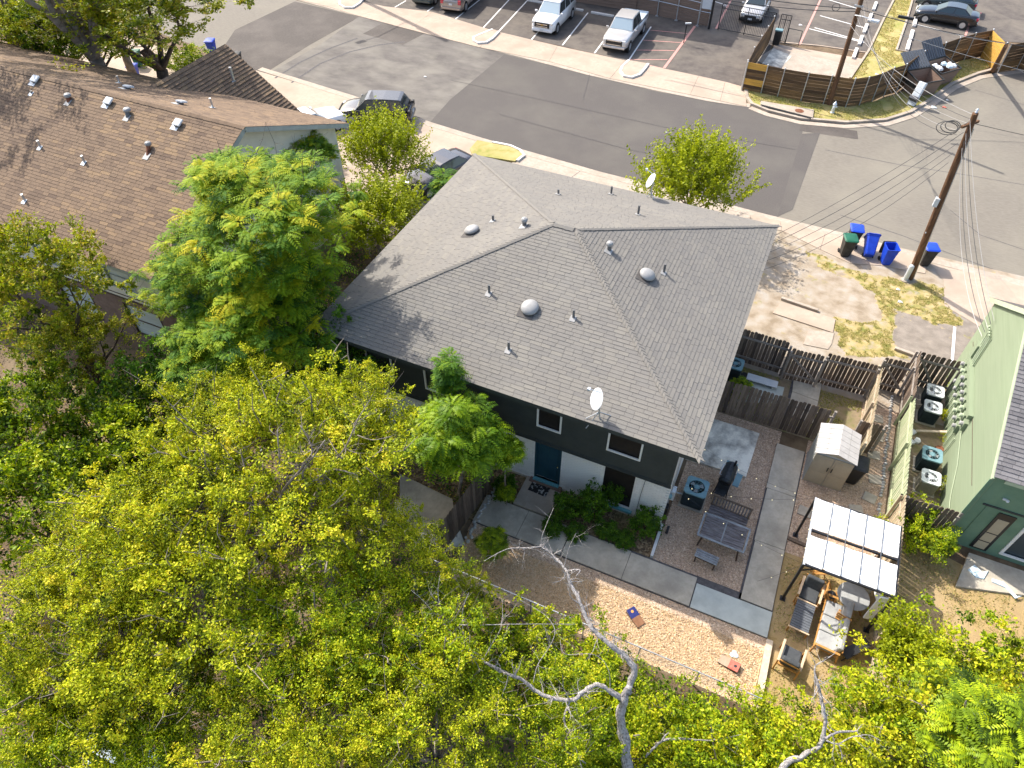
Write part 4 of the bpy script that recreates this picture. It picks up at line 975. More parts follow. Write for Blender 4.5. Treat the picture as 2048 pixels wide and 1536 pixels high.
put("wall_lamp", MB().box((9.2, GY0 - .03, 2.95), (.12, .05, .06)).lathe([(.02,0),(.05,.03),(.05,.08),(.01,.1)], 8, (9.27, GY0 - .08, 2.91)), M['white_plastic'], HGN)
# the bank of meters
q = random.Random(8)
for i in range(9):
    y = 21.9 + i * .42
    for z in ((1.95,) if i in (0, 8) else (1.95, 1.35)):
        b = put("meter_socket", MB().box((GX - .07, y, z), (.13, .27, .40)), M['green_wall'], HGN)
        put("electric_meter", MB().lathe([(.085,0),(.085,.09),(.07,.12)], 12, mat=Matrix.Translation((GX - .13, y, z + .05)) @ Matrix.Rotation(-pi/2, 4, 'Y')), M['vent_grey'] if q.random() < .6 else M['green_trim'], b)
put("wiring_trough", MB().box((GX - .09, 23.6, 2.45), (.17, 3.6, .2)).box((GX - .09, 24.6, 1.65), (.2, .5, .7)).box((GX-.09, 25.2, 2.9), (.15, .4, .6)), M['green_wall'], HGN)
cd_ = MB()
for i in range(9): cd_.tube([(GX - .05, 21.9 + i * .42, 1.15), (GX - .05, 21.9 + i * .42 + .05, .15)], .022, 6)
for i in range(4): cd_.tube([(GX - .06, 24.6 + i * .16, 2.5), (GX - .06, 24.7 + i * .18, 3.9), (GX - .15, 24.7 + i * .18, 4.05)], .035, 6)
cd_.tube([(GX-.03,21.8,1.6),(GX-.03,20.4,1.4),(GX-.03,19.2,.9),(GX-.03,18.2,.8)], .012, 5)
put("conduit", cd_, M['green_trim'], HGN)

# ------------------------------------------------------------------ apartment building behind the parking lot
HA = thing("apartment_building", "brown sided building at the back of the parking lot with a pale ledge", "building", (-28, 66, 0))
put("wall", MB().box((-29.2, 66.2, 4.4), (25.6, 9.6, 8.8)), M['siding_brown'], HA)
for k in range(6):
    put("siding_board", MB().box((-29.2, 61.37, .14 + k * .24), (25.6, .05, .215)), M['siding_brown'], HA)
put("ledge", MB().box((-29.2, 61.2, 1.75), (25.6, .45, .32)), M['siding_pale'], HA)
put("roof", MB().box((-29.2, 66.2, 8.9), (26.4, 10.4, .25)), M['shingle_dark'], HA)

# ------------------------------------------------------------------ fences
def picket_fence(name, label, a, b, h=1.8, mat='fence_wood', bw=.14, gap=.012, side=1, rails=(.35, 1.45), posts=2.4, seed=1, base=.03, gate=None, rail_mat=None, loose=0):
    """dog-eared board fence from a to b (plan); rails and posts stand on the given side of the boards"""
    a, b = Vector((a[0], a[1])), Vector((b[0], b[1])); d = b - a; Ln = d.length; d.normalize(); n = Vector((-d.y, d.x)) * side
    t = thing(name, label, "fence", (a.x, a.y, 0))
    ang = math.atan2(d.y, d.x); q = random.Random(seed); k = int(Ln / (bw + gap))
    for i in range(k):
        c = a + d * ((i + .5) * (bw + gap) + (q.uniform(-loose, loose))); hh = h + q.uniform(-.035, .02)
        w2, z0 = bw / 2 + q.uniform(-.004, .002), base
        prof = [(-w2, z0), (w2, z0), (w2, hh - .05), (w2 - .035, hh), (-w2 + .035, hh), (-w2, hh - .05)]
        mm = Matrix.Translation((c.x, c.y, 0)) @ Matrix.Rotation(ang, 4, 'Z') @ Matrix.Rotation(q.uniform(-.008, .008), 4, 'Y')
        vs = [(x, -.009, z) for x, z in prof] + [(x, .009, z) for x, z in prof]; m6 = len(prof)
        fs = [tuple(range(m6)), tuple(range(m6, 2 * m6))[::-1]] + [(j, j + m6, (j + 1) % m6 + m6, (j + 1) % m6) for j in range(m6)]
        put("picket", MB().add(vs, fs, q.random(), mm), M[mat], t)
    rm = M[rail_mat or ('fence_rail' if mat == 'fence_wood' else mat)]
    for z in rails:
        p0, p1 = a + n * .035, b + n * .035
        put("rail", MB().beam((p0.x, p0.y, z), (p1.x, p1.y, z), .04, .09, .5), rm, t)
    np_ = max(1, round(Ln / posts))
    for i in range(np_ + 1):
        p = a + d * (Ln * i / np_) + n * .1
        put("post", MB().box((p.x, p.y, h * .47), (.09, .09, h * .94), ang, .5), rm, t)
    if gate:
        g0, g1 = gate
        p0, p1 = a + d * g0 + n * .05, a + d * g1 + n * .05
        put("brace", MB().beam((p0.x, p0.y, rails[1] - .05), (p1.x, p1.y, rails[0] + .05), .03, .09, .5), rm, t)
    return t
picket_fence("picket_fence", "weathered dark picket fence crossing the side yard behind the patio slab", (-.66,20.64), (4.05,20.74), 1.85, seed=2, side=1)
picket_fence("picket_fence", "short weathered fence stub to the right of the tan shed", (5.02,20.78), (5.9,20.9), 1.75, seed=3, side=1, posts=3)
picket_fence("picket_fence", "dark slatted fence with rails facing the house beside the single condenser", (-.66,23.92), (1.92,23.86), 1.85, seed=4, side=-1, gap=.006)
picket_fence("fence_gate", "dark picket gate with a diagonal brace at the end of the small yard path", (1.98,23.62), (3.32,23.70), 1.8, seed=5, side=-1, gap=.02, posts=9, gate=(.1,1.25))
picket_fence("picket_fence", "dark gappy picket fence right of the small yard gate", (3.38,23.92), (5.35,24.02), 1.8, seed=6, side=-1, gap=.02, posts=3)
picket_fence("fence_gate", "narrow dark gate closing the top of the gravel passage", (5.52,24.66), (6.62,24.72), 1.8, seed=7, side=-1, gap=.02, posts=9, gate=(.1,1.0))
picket_fence("picket_fence", "pale brown picket fence between the small yard and the gravel passage", (5.33,19.75), (5.44,24.1), 1.85, 'fence_pale', seed=8, side=1, gap=.028, posts=2.4)
picket_fence("picket_fence", "upper weathered stretch of the long fence beside the alley of condensers", (6.72,22.9), (6.78,25.6), 1.85, 'fence_wood', seed=9, side=1, gap=.01, posts=2.6)
picket_fence("picket_fence", "pale greenish stretch of the long fence along the gravel passage", (6.68,17.9), (6.72,22.88), 1.85, 'fence_green', seed=10, side=1, gap=.022, posts=2.4)
picket_fence("picket_fence", "brown lower stretch of the long fence beside the white canopy", (6.66,10.2), (6.68,17.88), 1.85, 'fence_pale', seed=11, side=1, gap=.02, posts=2.5)
picket_fence("picket_fence", "dark fence with wide gaps above the alley of condensers", (6.82,25.5), (8.42,25.55), 1.85, seed=12, side=-1, bw=.16, gap=.03, gate=(.2,.9), posts=9)
picket_fence("picket_fence", "dark fence across the bottom of the condenser alley behind the bright shrub", (6.8,17.82), (8.5,17.9), 1.8, seed=13, side=1, gap=.02)
picket_fence("picket_fence", "leaning weathered fence beside the front path under the fern-leaved tree", (-7.25,10.2), (-6.9,13.6), 1.85, seed=14, side=1, gap=.005)

def board_fence(name, label, tops, h=1.9, posts_side=-1, boards=9, seed=1, new=None, pm='galv'):
    """horizontal board fence through plan points; steel posts in front; board colours vary"""
    t = thing(name, label, "fence", (tops[0][0], tops[0][1], 0)); q = random.Random(seed)
    bh = h / boards
    for i in range(len(tops) - 1):
        a, b = Vector(tops[i][:2]), Vector(tops[i + 1][:2]); d = (b - a).normalized(); n = Vector((d.y, -d.x)) * posts_side
        for j in range(boards):
            z = .06 + (j + .5) * bh; m_ = 'board_new' if new and (i, j) in new else 'board_brown'
            put("board", MB().beam((a.x, a.y, z + q.uniform(-.006,.006)), (b.x, b.y, z + q.uniform(-.006,.006)), .022, bh - q.choice([.008,.012,.02]), q.random()), M[m_], t)
        for c in ([a, b] if i == 0 else [b]):
            p = c - n * .05 * posts_side if False else c + n * .05
            put("post", MB().tube([(p.x, p.y, 0), (p.x, p.y, h + .1)], .035, 8).lathe([(.05,h+.1),(.055,h+.14),(.02,h+.17)], 8, (p.x, p.y, 0)), M[pm], t)
    return t
curve = [(-5.29,50.34),(-3.97,50.33),(-2.84,50.25),(-1.30,50.27),(0.14,50.43),(1.56,50.58),(2.33,51.17),(3.05,52.15),(3.70,53.37),(4.43,54.29),(5.42,57.05),(6.23,58.53),(6.70,59.21),(7.61,60.58),(8.61,61.92),(9.77,63.15)]
board_fence("board_fence", "long curving horizontal board fence with steel posts behind the corner grass", curve, 1.9, 1, 9, 3, new={(0,7),(0,8),(0,3),(0,2)})
board_fence("board_fence", "yellowed board panel turning back at the far end of the curving fence", [(9.77,63.15), (10.61,60.88)], 1.9, -1, 9, 4, new={(0,j) for j in range(9)})
board_fence("board_fence", "dark board fence running off the picture at the upper right", [(10.86,60.71), (12.16,62.06), (16,58)], 1.9, 1, 9, 5)
board_fence("board_fence", "board fence seen end-on beside the sliding gate", [(-5.30,50.51),(-5.32,52.84),(-5.23,55.08),(-5.13,57.04),(-5.07,59.17)], 1.9, -1, 9, 6)

# steel railings and sliding gate
def bars_gate(name, label, a, b, h=1.9, step=.13, cat="gate"):
    a, b = Vector(a[:2]), Vector(b[:2]); d = b - a; Ln = d.length; d.normalize()
    t = thing(name, label, cat, (a.x, a.y, 0))
    for i in range(int(Ln / step) + 1):
        p = a + d * i * step; put("bar", MB().tube([(p.x, p.y, .12), (p.x, p.y, h)], .012, 4), M['black_metal'], t)
    for z in (.12, h - .35, h): put("rail", MB().beam((a.x, a.y, z), (b.x, b.y, z), .045, .045), M['black_metal'], t)
    for p in (a, b, (a + b) / 2): put("post", MB().box((p.x, p.y, h / 2), (.06, .06, h)), M['black_metal'], t)
    return t
bars_gate("sliding_gate", "black barred sliding gate across the parking lot entrance", (-9.25,60.35), (-5.1,59.95), 2.0)
bars_gate("barred_railing", "short black barred railing right of the board fence by the pad", (-4.7,59.9), (-3.95,59.85), 2.0, cat="railing")
t = thing("pedestrian_gate", "empty black steel gate frame on the concrete pad", "gate", (-3.9, 59.6, 0))
for p, q_ in (((-3.9,59.6,.1),(-3.9,59.6,1.2)),((-2.9,59.45,.1),(-2.9,59.45,1.2)),((-3.9,59.6,1.2),(-2.9,59.45,1.2)),((-3.9,59.6,.1),(-2.9,59.45,.1))): put("tube", MB().tube([p, q_], .025, 6), M['black_metal'], t)
t = thing("chain_link_fence", "tall pipe railed fence along the shaded edge of the parking lot", "fence", (-15,61,0))
for x, y in [(-14.5,61.15),(-12.8,60.85),(-10.95,60.42)]:
    put("post", MB().tube([(x,y,0),(x,y,2.5)], .045, 8).lathe([(.06,2.5),(.07,2.56),(.02,2.62)], 8, (x,y,0)), M['galv'], t)
    put("base_plate", MB().box((x,y,.04), (.25,.25,.05)), M['galv'], t)
for z in (1.15, 1.75, 2.45): put("rail", MB().tube([(-17,61.15,z),(-14.5,61.15,z),(-12.8,60.85,z),(-10.95,60.42,z),(-9.9,60.3,z)], .03, 6), M['galv'], t)
t = thing("board_fence", "dark board screen behind the tall pipe railing", "fence", (-15,61.3,0)); q = random.Random(4)
for j in range(12): put("board", MB().beam((-16.4,61.45,.1+j*.17), (-10.2,60.75,.1+j*.17), .02, .155, q.random()), M['siding_brown'], t)
t = thing("sign_post", "steel post with a blank white notice panel beside the sliding gate", "sign", (-10.9,60.3,0))
put("panel", MB().box((-10.45,60.25,1.9), (.75,.03,.95)), M['white_plastic'], t); put("post", MB().tube([(-10.9,60.28,0),(-10.9,60.28,2.5)], .045, 8), M['galv'], t)
t = thing("gate_column", "black gate column with a white dome camera on top", "post", (-9.95,60.2,0))
put("column", MB().box((-9.95,60.2,1.2), (.16,.16,2.4)), M['black_metal'], t); put("camera_dome", MB().lathe([(.06,2.4),(.15,2.46),(.17,2.58),(.12,2.7),(.02,2.75)], 12, (-9.95,60.2,0)), M['white_plastic'], t, smooth=True)
t = thing("intercom_post", "slim white topped intercom post by the pink hatched bay", "post", (-11.05,56.6,0))
put("post", MB().tube([(-11.05,56.6,0),(-11.05,56.6,1.35)], .035, 8), M['black_metal'], t); put("arm", MB().beam((-11.2,56.75,1.4), (-10.75,56.7,1.5), .12, .08), M['white_plastic'], t)
t = thing("gate_operator", "green cabinet of the gate motor beside the railing", "cabinet", (-4.55,59.3,0))
put("cabinet", MB().box((-4.55,59.3,.55), (.5,.4,1.0)), M['bin_dark'], t, bevel=.03); put("lid", MB().box((-4.55,59.3,1.08), (.56,.46,.1)), M['ac_top'], t, bevel=.02)

# low white chain fence rail below the wood chips
t = thing("wire_fence", "low wire fence with a pale top rail along the lower edge of the wood chips", "fence", (-7,9.4,0))
for i in range(7): put("post", MB().tube([(-7.2+i*1.8, 9.42, 0), (-7.2+i*1.8, 9.42, 1.05)], .025, 6), M['galv'], t)
put("rail", MB().tube([(-7.2,9.42,1.03),(3.6,9.42,1.03)], .02, 6), M['galv'], t)
wm = MB()
for i in range(90):
    x = -7.2 + i * .12; wm.beam((x,9.42,.05),(min(x+.98,3.6),9.42,1.03),.004,.004); wm.beam((x+.98 if x+.98<3.6 else 3.6,9.42,.05),(x,9.42,1.03),.004,.004)
put("wire_mesh", wm, M['galv'], t, kind='stuff')

put_t = lambda nm, lab, cat, mb, mat, **k: tag(put(nm, mb, M[mat] if isinstance(mat, str) else mat, **k), lab, cat)
put_t("timber_edging", "worn timber edging at the right end of the wood chips", "edging", MB().box((3.68,10.6,.07), (.2,2.3,.13), .015), 'timber_light')
put_t("timber_edging", "white painted edging board at the corner of the shrub bed", "edging", MB().box((-.62,13.75,.09), (.10,1.4,.16), .02), 'curb_white')
put_t("timber_edging", "thin dark timber beam between the side path and the canopy feet", "edging", MB().box((4.15,15.72,.05), (1.2,.12,.08), -.1), 'fence_wood')
for (x, y, r_, lab) in [(1.95,28.78,-.12,"concrete wheel stop at the edge of the worn forecourt"), (7.15,27.35,-.15,"stub of a concrete wheel stop near the condenser alley fence")]:
    put_t("wheel_stop", lab, "wheel stop", MB().box((x,y,.09), (1.75,.16,.14), r_), 'concrete_pale', bevel=.02)
labs = ["behind the white suv, at its left", "behind the white suv, at its right", "behind the silver pickup, at its left"]
for (x, y, L_), lab in zip([(-24.6,59.85,1.9),(-20.85,59.6,.9),(-18.65,59.45,2.0)], labs):
    put_t("wheel_stop", "white painted wheel stop " + lab, "wheel stop", MB().box((x,y,.1), (L_,.2,.15), -.04), 'curb_white', bevel=.02)
for i, (x, y) in enumerate([(1.45,59.9),(1.58,62.6),(1.68,65.2),(1.8,67.9),(1.92,70.6)]):
    put_t("wheel_stop", ["nearest", "second nearest", "third nearest", "fourth nearest", "farthest"][i] + " white wheel stop on the left edge of the grass strip", "wheel stop", MB().box((x-.25,y,.1), (.24,1.9,.15), -.03), 'curb_white', bevel=.02)
for i, (x, y) in enumerate([(4.75,63.1),(4.85,65.3),(4.95,68.3),(5.0,71.3)]):
    put_t("wheel_stop", ["nearest", "second nearest", "third nearest, by the black sedan", "farthest"][i] + " white wheel stop right of the grass strip", "wheel stop", MB().box((x,y,.1), (.26,2.0,.15), -.03), 'curb_white', bevel=.02)

# stone edging and stepping stones in the passage
q = random.Random(3)
t = thing("stone_edging", "row of pale stones edging the gravel passage beside the long fence", "edging", (6.45,18,0))
for i in range(64):
    y = 15.9 + i * .135
    if 18.9 > y > 18.6: continue
    a = q.uniform(.05,.085); put("stone", MB().lathe([(a*.8,0),(a,.04),(a*.8,.09),(a*.3,.11)], 6, (6.42 + q.uniform(-.03,.03), y, .0), sy=.75), M['stone_pale'], t)
t = thing("stone_edging", "white stones along the foot of the leaning fence by the front path", "edging", (-6.7,12,0))
for i in range(26):
    a = q.uniform(.05,.09); put("stone", MB().lathe([(a*.8,0),(a,.04),(a*.7,.1),(a*.3,.12)], 6, (-6.72 + q.uniform(-.1,.1), 11.0 + i * .1, .01)), M['stone_pale'], t)
lb = ["beside the black bin","in the sunny part of the passage","below the tan shed's right side","near the fence corner below the shed","next to the canopy's upper edge","left of the canopy by the side path","halfway up the striped passage","near the top of the striped passage"]
for (x, y, r_), l in zip([(6.15,19.7,.2),(6.05,18.75,-.2),(5.65,18.0,.35),(6.0,20.9,.1),(5.05,17.2,.2),(3.95,17.15,-.1),(6.05,21.9,0),(5.95,22.9,.1)], lb):
    put_t("stepping_stone", "square grey stepping stone " + l, "stepping stone", MB().box((x,y,.035), (.46,.42,.05), r_), 'flag', bevel=.015)

# ------------------------------------------------------------------ air conditioners
def condenser(lab, x, y, s=.74, h=.75, body='ac_body', top='ac_top', rz=0.0, group=None):
    t = thing("air_conditioner", lab, "air conditioner", (x, y, 0), rz, group)
    L_ = dict(local=True)
    put("pad", MB().box((0,0,.03), (s+.12,s+.12,.06)), M['concrete_grey'], t, **L_)
    put("case", MB().box((0,0,.06+h/2), (s,s,h)), M[body], t, bevel=.05, **L_)
    lv = MB()
    for k in range(11):
        z = .13 + k * (h - .16) / 10
        lv.box((0,-s/2-.006,z), (s-.12,.012,.018)).box((s/2+.006,0,z), (.012,s-.12,.018)).box((-s/2-.006,0,z), (.012,s-.12,.018)).box((0,s/2+.006,z),(s-.12,.012,.018))
    put("louvres", lv, M[body], t, **L_)
    n = 28; R1 = s * .37; zt = .06 + h + .045
    tp = MB(); ring = [(R1*cos(2*pi*k/n), R1*sin(2*pi*k/n)) for k in range(n)]
    def sq(a):
        c, s_ = cos(a), sin(a); m_ = max(abs(c), abs(s_)); e = (s/2+.02)
        f_ = 1/m_; f_ = min(f_, 1.27); return (c*f_*e, s_*f_*e)
    outr = [sq(2*pi*k/n) for k in range(n)]
    for k in range(n):
        k2 = (k+1) % n
        tp.face([(*ring[k],zt),(*outr[k],zt),(*outr[k2],zt),(*ring[k2],zt)]); tp.face([(*outr[k],zt),(*outr[k],zt-.06),(*outr[k2],zt-.06),(*outr[k2],zt)])
        tp.face([(*ring[k],zt),(*ring[k2],zt),(*ring[k2],zt-.035),(*ring[k],zt-.035)])
    put("top_cover", tp, M[top], t, **L_)
    put("fan_well", MB().lathe([(R1,zt-.038),(.01,zt-.038)], n), M['black_metal'], t, **L_)
    bl = MB()
    for k in range(3):
        a = 2*pi*k/3 + x; bl.add([(.05*cos(a),.05*sin(a),zt-.02),(R1*.9*cos(a+.1),R1*.9*sin(a+.1),zt-.03),(R1*.92*cos(a+.75),R1*.92*sin(a+.75),zt-.01),(.08*cos(a+1),.08*sin(a+1),zt-.012)], [(0,1,2,3)])
    f = put("fan", bl, M['steel_pale'] if top == 'ac_top_white' else M['vent_grey'], t, **L_)
    put("fan_hub", MB().lathe([(.1,zt-.02),(.1,zt),(.05,zt+.012)], 12), M[top], f, **L_)
    g = MB()
    for rr in (.12, .2): g.tube([(rr*cos(2*pi*k/20), rr*sin(2*pi*k/20), zt+.012) for k in range(21)], .005, 4, False)
    for k in range(6): a = pi*k/6; g.tube([(R1*cos(a),R1*sin(a),zt+.008),(-R1*cos(a),-R1*sin(a),zt+.008)], .005, 4, False)
    put("grille", g, M[top], t, **L_)
    return t
condenser("teal topped condenser on the gravel beside the grey house corner", .10, 15.95, .76, .80)
condenser("teal condenser at the house wall behind the cross fence", .02, 22.75, .66, .8)
condenser("uppermost condenser in the alley, pale top and dark case", 7.82, 24.75, .62, .62, 'ac_body', 'ac_top_white')
condenser("second condenser from the top of the alley, blue-grey top", 7.74, 23.7, .62, .68, 'ac_body', 'ac_top_white')
condenser("third condenser down the alley, teal rim and black case", 7.8, 21.1, .66, .72, 'ac_body', 'ac_top')
condenser("lowest condenser in the alley, tan case", 7.84, 20.05, .62, .62, 'ac_body_tan', 'ac_top_white')

# ------------------------------------------------------------------ shed, grill, table, benches
SX0, SX1, SY0, SY1 = 3.66, 5.0, 18.62, 19.98; SZ = 1.72
t = thing("garden_shed", "tan resin shed with double doors at the end of the side path", "shed", (SX0, SY0, 0))
put("wall", MB().box(((SX0+SX1)/2,(SY0+SY1)/2,SZ/2), (SX1-SX0,SY1-SY0,SZ)), M['shed_side'], t)
for i in range(6): put("wall_rib", MB().box((SX0-.012, SY0+.12+i*.225, SZ/2), (.02,.03,SZ-.1)), M['shed_side'], t)
xm = (SX0+SX1)/2
for s, nm in ((-1, 0), (1, 0)):
    c = xm + s * (SX1-SX0)/4
    dd = put("door", MB().box((c, SY0-.02, .83), ((SX1-SX0)/2-.02, .035, 1.6)), M['shed'], t)
    put("door_panel", MB().beam((c-.26,SY0-.042,.12),(c+.26,SY0-.042,1.5) if s < 0 else (c+.26,SY0-.042,.12), .01, .05) if False else MB().box((c,SY0-.04,.42),(.5,.012,.62)).box((c,SY0-.04,1.18),(.5,.012,.66)), M['shed'], dd, bevel=.004)
    put("handle", MB().box((xm+s*.07,SY0-.06,1.0), (.035,.04,.2)), M['black_metal'], dd, bevel=.008)
put("gable", MB().prism([(0,0),(1,0),(.5,1)], 0, 0) if False else MB().face([(SX0,SY0-.01,SZ),(SX1,SY0-.01,SZ),(xm,SY0-.01,SZ+.22)]) or (lambda g: (g.face([(SX0,SY0-.01,SZ),(SX1,SY0-.01,SZ),(xm,SY0-.01,SZ+.22)]), g)[1])(MB()), M['shed'], t)
for s in (-1, 1):
    e0 = xm + s * ((SX1-SX0)/2 + .06)
    for r_ in range(6):
        for c_ in range(2):
            f0, f1 = c_/2, (c_+1)/2 - .01
            y0_, y1_ = SY0-.1 + r_*(SY1-SY0+.18)/6, SY0-.1 + (r_+1)*(SY1-SY0+.18)/6 - .012
            g = MB(); P_ = lambda f_, y_, dz=0: (xm + (e0-xm)*f_, y_, SZ+.27 - .25*f_ + dz)
            g.add([P_(f0,y0_),P_(f1,y0_),P_(f1,y1_),P_(f0,y1_),P_(f0,y0_,-.03),P_(f1,y0_,-.03),P_(f1,y1_,-.03),P_(f0,y1_,-.03)], [(0,1,2,3),(7,6,5,4),(0,4,5,1),(1,5,6,2),(2,6,7,3),(3,7,4,0)])
            put("roof_panel", g, M['shed_roof'], t)
put("base", MB().box((xm,(SY0+SY1)/2,.02), (SX1-SX0+.06,SY1-SY0+.06,.04)), M['vent_grey'], t)

t = thing("waste_cart", "black wheeled bin squeezed between the shed and the fence", "waste bin", (5.3, 19.1, 0))
def cart_parts(t, body, lid, open_=False, tipped=0):
    L_ = dict(local=True); b_ = MB()
    def rr(w, d, z, k=.06): return [(-w+k,-d,z),(w-k,-d,z),(w,-d+k,z),(w,d-k,z),(w-k,d,z),(-w+k,d,z),(-w,d-k,z),(-w,-d+k,z)]
    rings = [rr(.2,.22,.05),rr(.22,.24,.12),rr(.29,.34,.98),rr(.31,.36,1.0),rr(.31,.36,1.05)]
    b_.loft(rings, False); n_ = len(b_.v); b_.f.append(tuple(range(8))[::-1]); b_.t.append(.5)
    inner = [rr(.28,.33,1.05),rr(.2,.22,.15)]
    k0 = len(b_.v); b_.loft(inner, False); b_.f.append(tuple(k0+8+i for i in range(8))); b_.t.append(.5)
    for i in range(8): b_.f.append((32+i, 32+(i+1)%8, k0+(i+1)%8, k0+i)); b_.t.append(.5)
    put("body", b_, M[body], t, **L_)
    if open_:
        put("lid", MB().loft([rr(.31,.03,.35),rr(.32,.035,.9),rr(.30,.02,1.02)]), M[lid], t, local=True).location = (0,.43,0)
    else:
        put("lid", MB().loft([rr(.33,.38,1.055),rr(.34,.39,1.09),rr(.28,.32,1.13),rr(.1,.12,1.15)]), M[lid], t, **L_)
    put("handle", MB().tube([(-.25,.40,1.0),(.25,.40,1.0)], .018, 6), M[body], t, **L_)
    for s in (-1, 1): put("wheel", MB().lathe([(.10,-.025),(.115,0),(.10,.025)], 14, mat=Matrix.Translation((s*.25,.27,.12)) @ Matrix.Rotation(pi/2,4,'Y')), M['tyre'], t, **L_)
t.location = (5.28,19.3,0); cart_parts(t, 'black_metal', 'bin_dark')

t = thing("barrel_grill", "black barrel smoker grill standing on the gravel beside the condenser", "grill", (1.0, 17.0, 0), -.1)
L_ = dict(local=True)
put("barrel", MB().tube([(0,-.42,.86),(0,-.40,.87),(0,.40,.87),(0,.42,.86)], [.18,.235,.235,.18], 18), M['dark_metal'], t, smooth=False, **L_)
put("lid_handle", MB().tube([(-.2,-.25,.98),(-.27,-.25,1.0),(-.27,.25,1.0),(-.2,.25,.98)], .015, 6), M['galv'], t, **L_)
put("side_shelf", MB().box((.38,-.05,.8), (.22,.62,.02)), M['ac_top'], t, **L_)
for k in range(5): put("shelf_slat", MB().box((.30+k*.045,-.05,.822), (.03,.6,.014)), M['ac_top'], t, **L_)
put("end_shelf", MB().box((-.02,.54,.82), (.42,.18,.025)), M['ac_top'], t, **L_)
put("firebox_door", MB().lathe([(.15,0),(.15,.02)], 14, mat=Matrix.Translation((0,-.43,.86)) @ Matrix.Rotation(pi/2,4,'X')), M['black_metal'], t, **L_)
put("bottom_shelf", MB().box((0,-.1,.3), (.45,.75,.02)), M['black_metal'], t, **L_)
put("front_tray", MB().box((0,-.62,.5), (.38,.3,.02)), M['dark_metal'], t, **L_)
for x_ in (-.22,.22):
    for y_ in (-.42,.38): put("leg", MB().tube([(x_*.8,y_,.8),(x_*1.15,y_*1.12,0)], .017, 6), M['black_metal'], t, **L_)
put("chimney", MB().tube([(.1,.3,1.05),(.1,.3,1.35)], .04, 10), M['black_metal'], t, **L_)

t = thing("patio_table", "weathered rectangular wooden table on the gravel", "table", (1.42, 14.62, 0), -.03)
n = 9
for k in range(n):
    for s in (-1, 1): put("slat", MB().box((s*.375, -.41+k*.1025, .72), (.70,.096,.022)), M['table_old'], t, bevel=.004, **L_)
put("rim", MB().box((0,-.49,.715),(1.62,.07,.035)).box((0,.49,.715),(1.62,.07,.035)).box((-.79,0,.715),(.07,.91,.035)).box((.79,0,.715),(.07,.91,.035)).box((0,0,.712),(.04,.91,.03)), M['table_rim'], t, **L_)
for x_ in (-.6,.6):
    for y_ in (-.36,.36): put("leg", MB().tube([(x_,y_,.7),(x_*1.08,y_*1.15,.35),(x_*1.15,y_*1.25,0)], [.035,.03,.03], 6), M['brown_trim'], t, **L_)
put("apron", MB().box((0,-.4,.66),(1.3,.03,.08)).box((0,.4,.66),(1.3,.03,.08)), M['brown_trim'], t, **L_)
t = thing("patio_bench", "slat-backed wooden bench behind the weathered table", "bench", (1.42, 15.52, 0), -.05)
for k in range(4): put("seat_slat", MB().box((0,-.16+k*.105,.44), (1.36,.09,.022)), M['table_old'], t, **L_)
for k in range(13): put("back_slat", MB().box((-.62+k*.103,.24+.0,.68), (.045,.02,.46), tilt=Matrix.Rotation(-.16,4,'X')), M['table_old'], t, **L_)
put("back_rail", MB().box((0,.285,.93),(1.4,.04,.07)).box((0,.215,.47),(1.4,.04,.05)), M['fence_wood'], t, **L_)
for x_ in (-.66,.66):
    put("leg", MB().tube([(x_,.29,.95),(x_,.2,.42),(x_,.24,0)], .028, 5), M['fence_wood'], t, **L_); put("leg", MB().tube([(x_,-.2,.43),(x_,-.2,0)], .028, 5), M['fence_wood'], t, **L_)
t = thing("patio_bench", "small backless slatted bench in front of the weathered table", "bench", (1.12, 13.62, 0), -.08)
for k in range(4): put("seat_slat", MB().box((0,-.13+k*.088,.43), (.78,.07,.022)), M['table_rim'], t, **L_)
for x_ in (-.33,.33):
    for y_ in (-.12,.12): put("leg", MB().box((x_,y_,.21), (.045,.045,.42)), M['brown_trim'], t, **L_)
put("stretcher", MB().box((0,-.12,.36),(.6,.03,.07)).box((0,.12,.36),(.6,.03,.07)), M['brown_trim'], t, **L_)

# ------------------------------------------------------------------ canopy and lounge
PX0, PX1, PY0, PY1, PZ = 3.80, 6.44, 13.40, 16.02, 2.3
t = thing("canopy_pergola", "dark metal pergola with two white canvas strips over the lounge corner", "pergola", (PX0, PY0, 0))
for x_, y_ in ((PX0,PY0),(PX0,PY1),(PX1,PY0),(PX1,PY1)):
    p = put("post", MB().box((x_,y_,PZ/2), (.075,.075,PZ)), M['pergola'], t); put("foot_plate", MB().box((x_,y_,.03), (.17,.17,.04)), M['pergola'], p)
for y_ in (PY0, (PY0+PY1)/2+.02, PY1): put("beam", MB().box(((PX0+PX1)/2,y_,PZ+.03), (PX1-PX0+.05,.06,.07)), M['pergola'], t)
for x_ in (PX0, PX1): put("beam", MB().box((x_,(PY0+PY1)/2,PZ+.032), (.06,PY1-PY0+.05,.07)), M['steel_pale'] if x_ == PX0 else M['pergola'], t)
for k in range(1, 5): x_ = PX0 + (PX1-PX0)*k/5; put("canopy_rod", MB().box((x_,(PY0+PY1)/2,PZ+.115), (.022,PY1-PY0,.022)), M['slat_grey'], t)
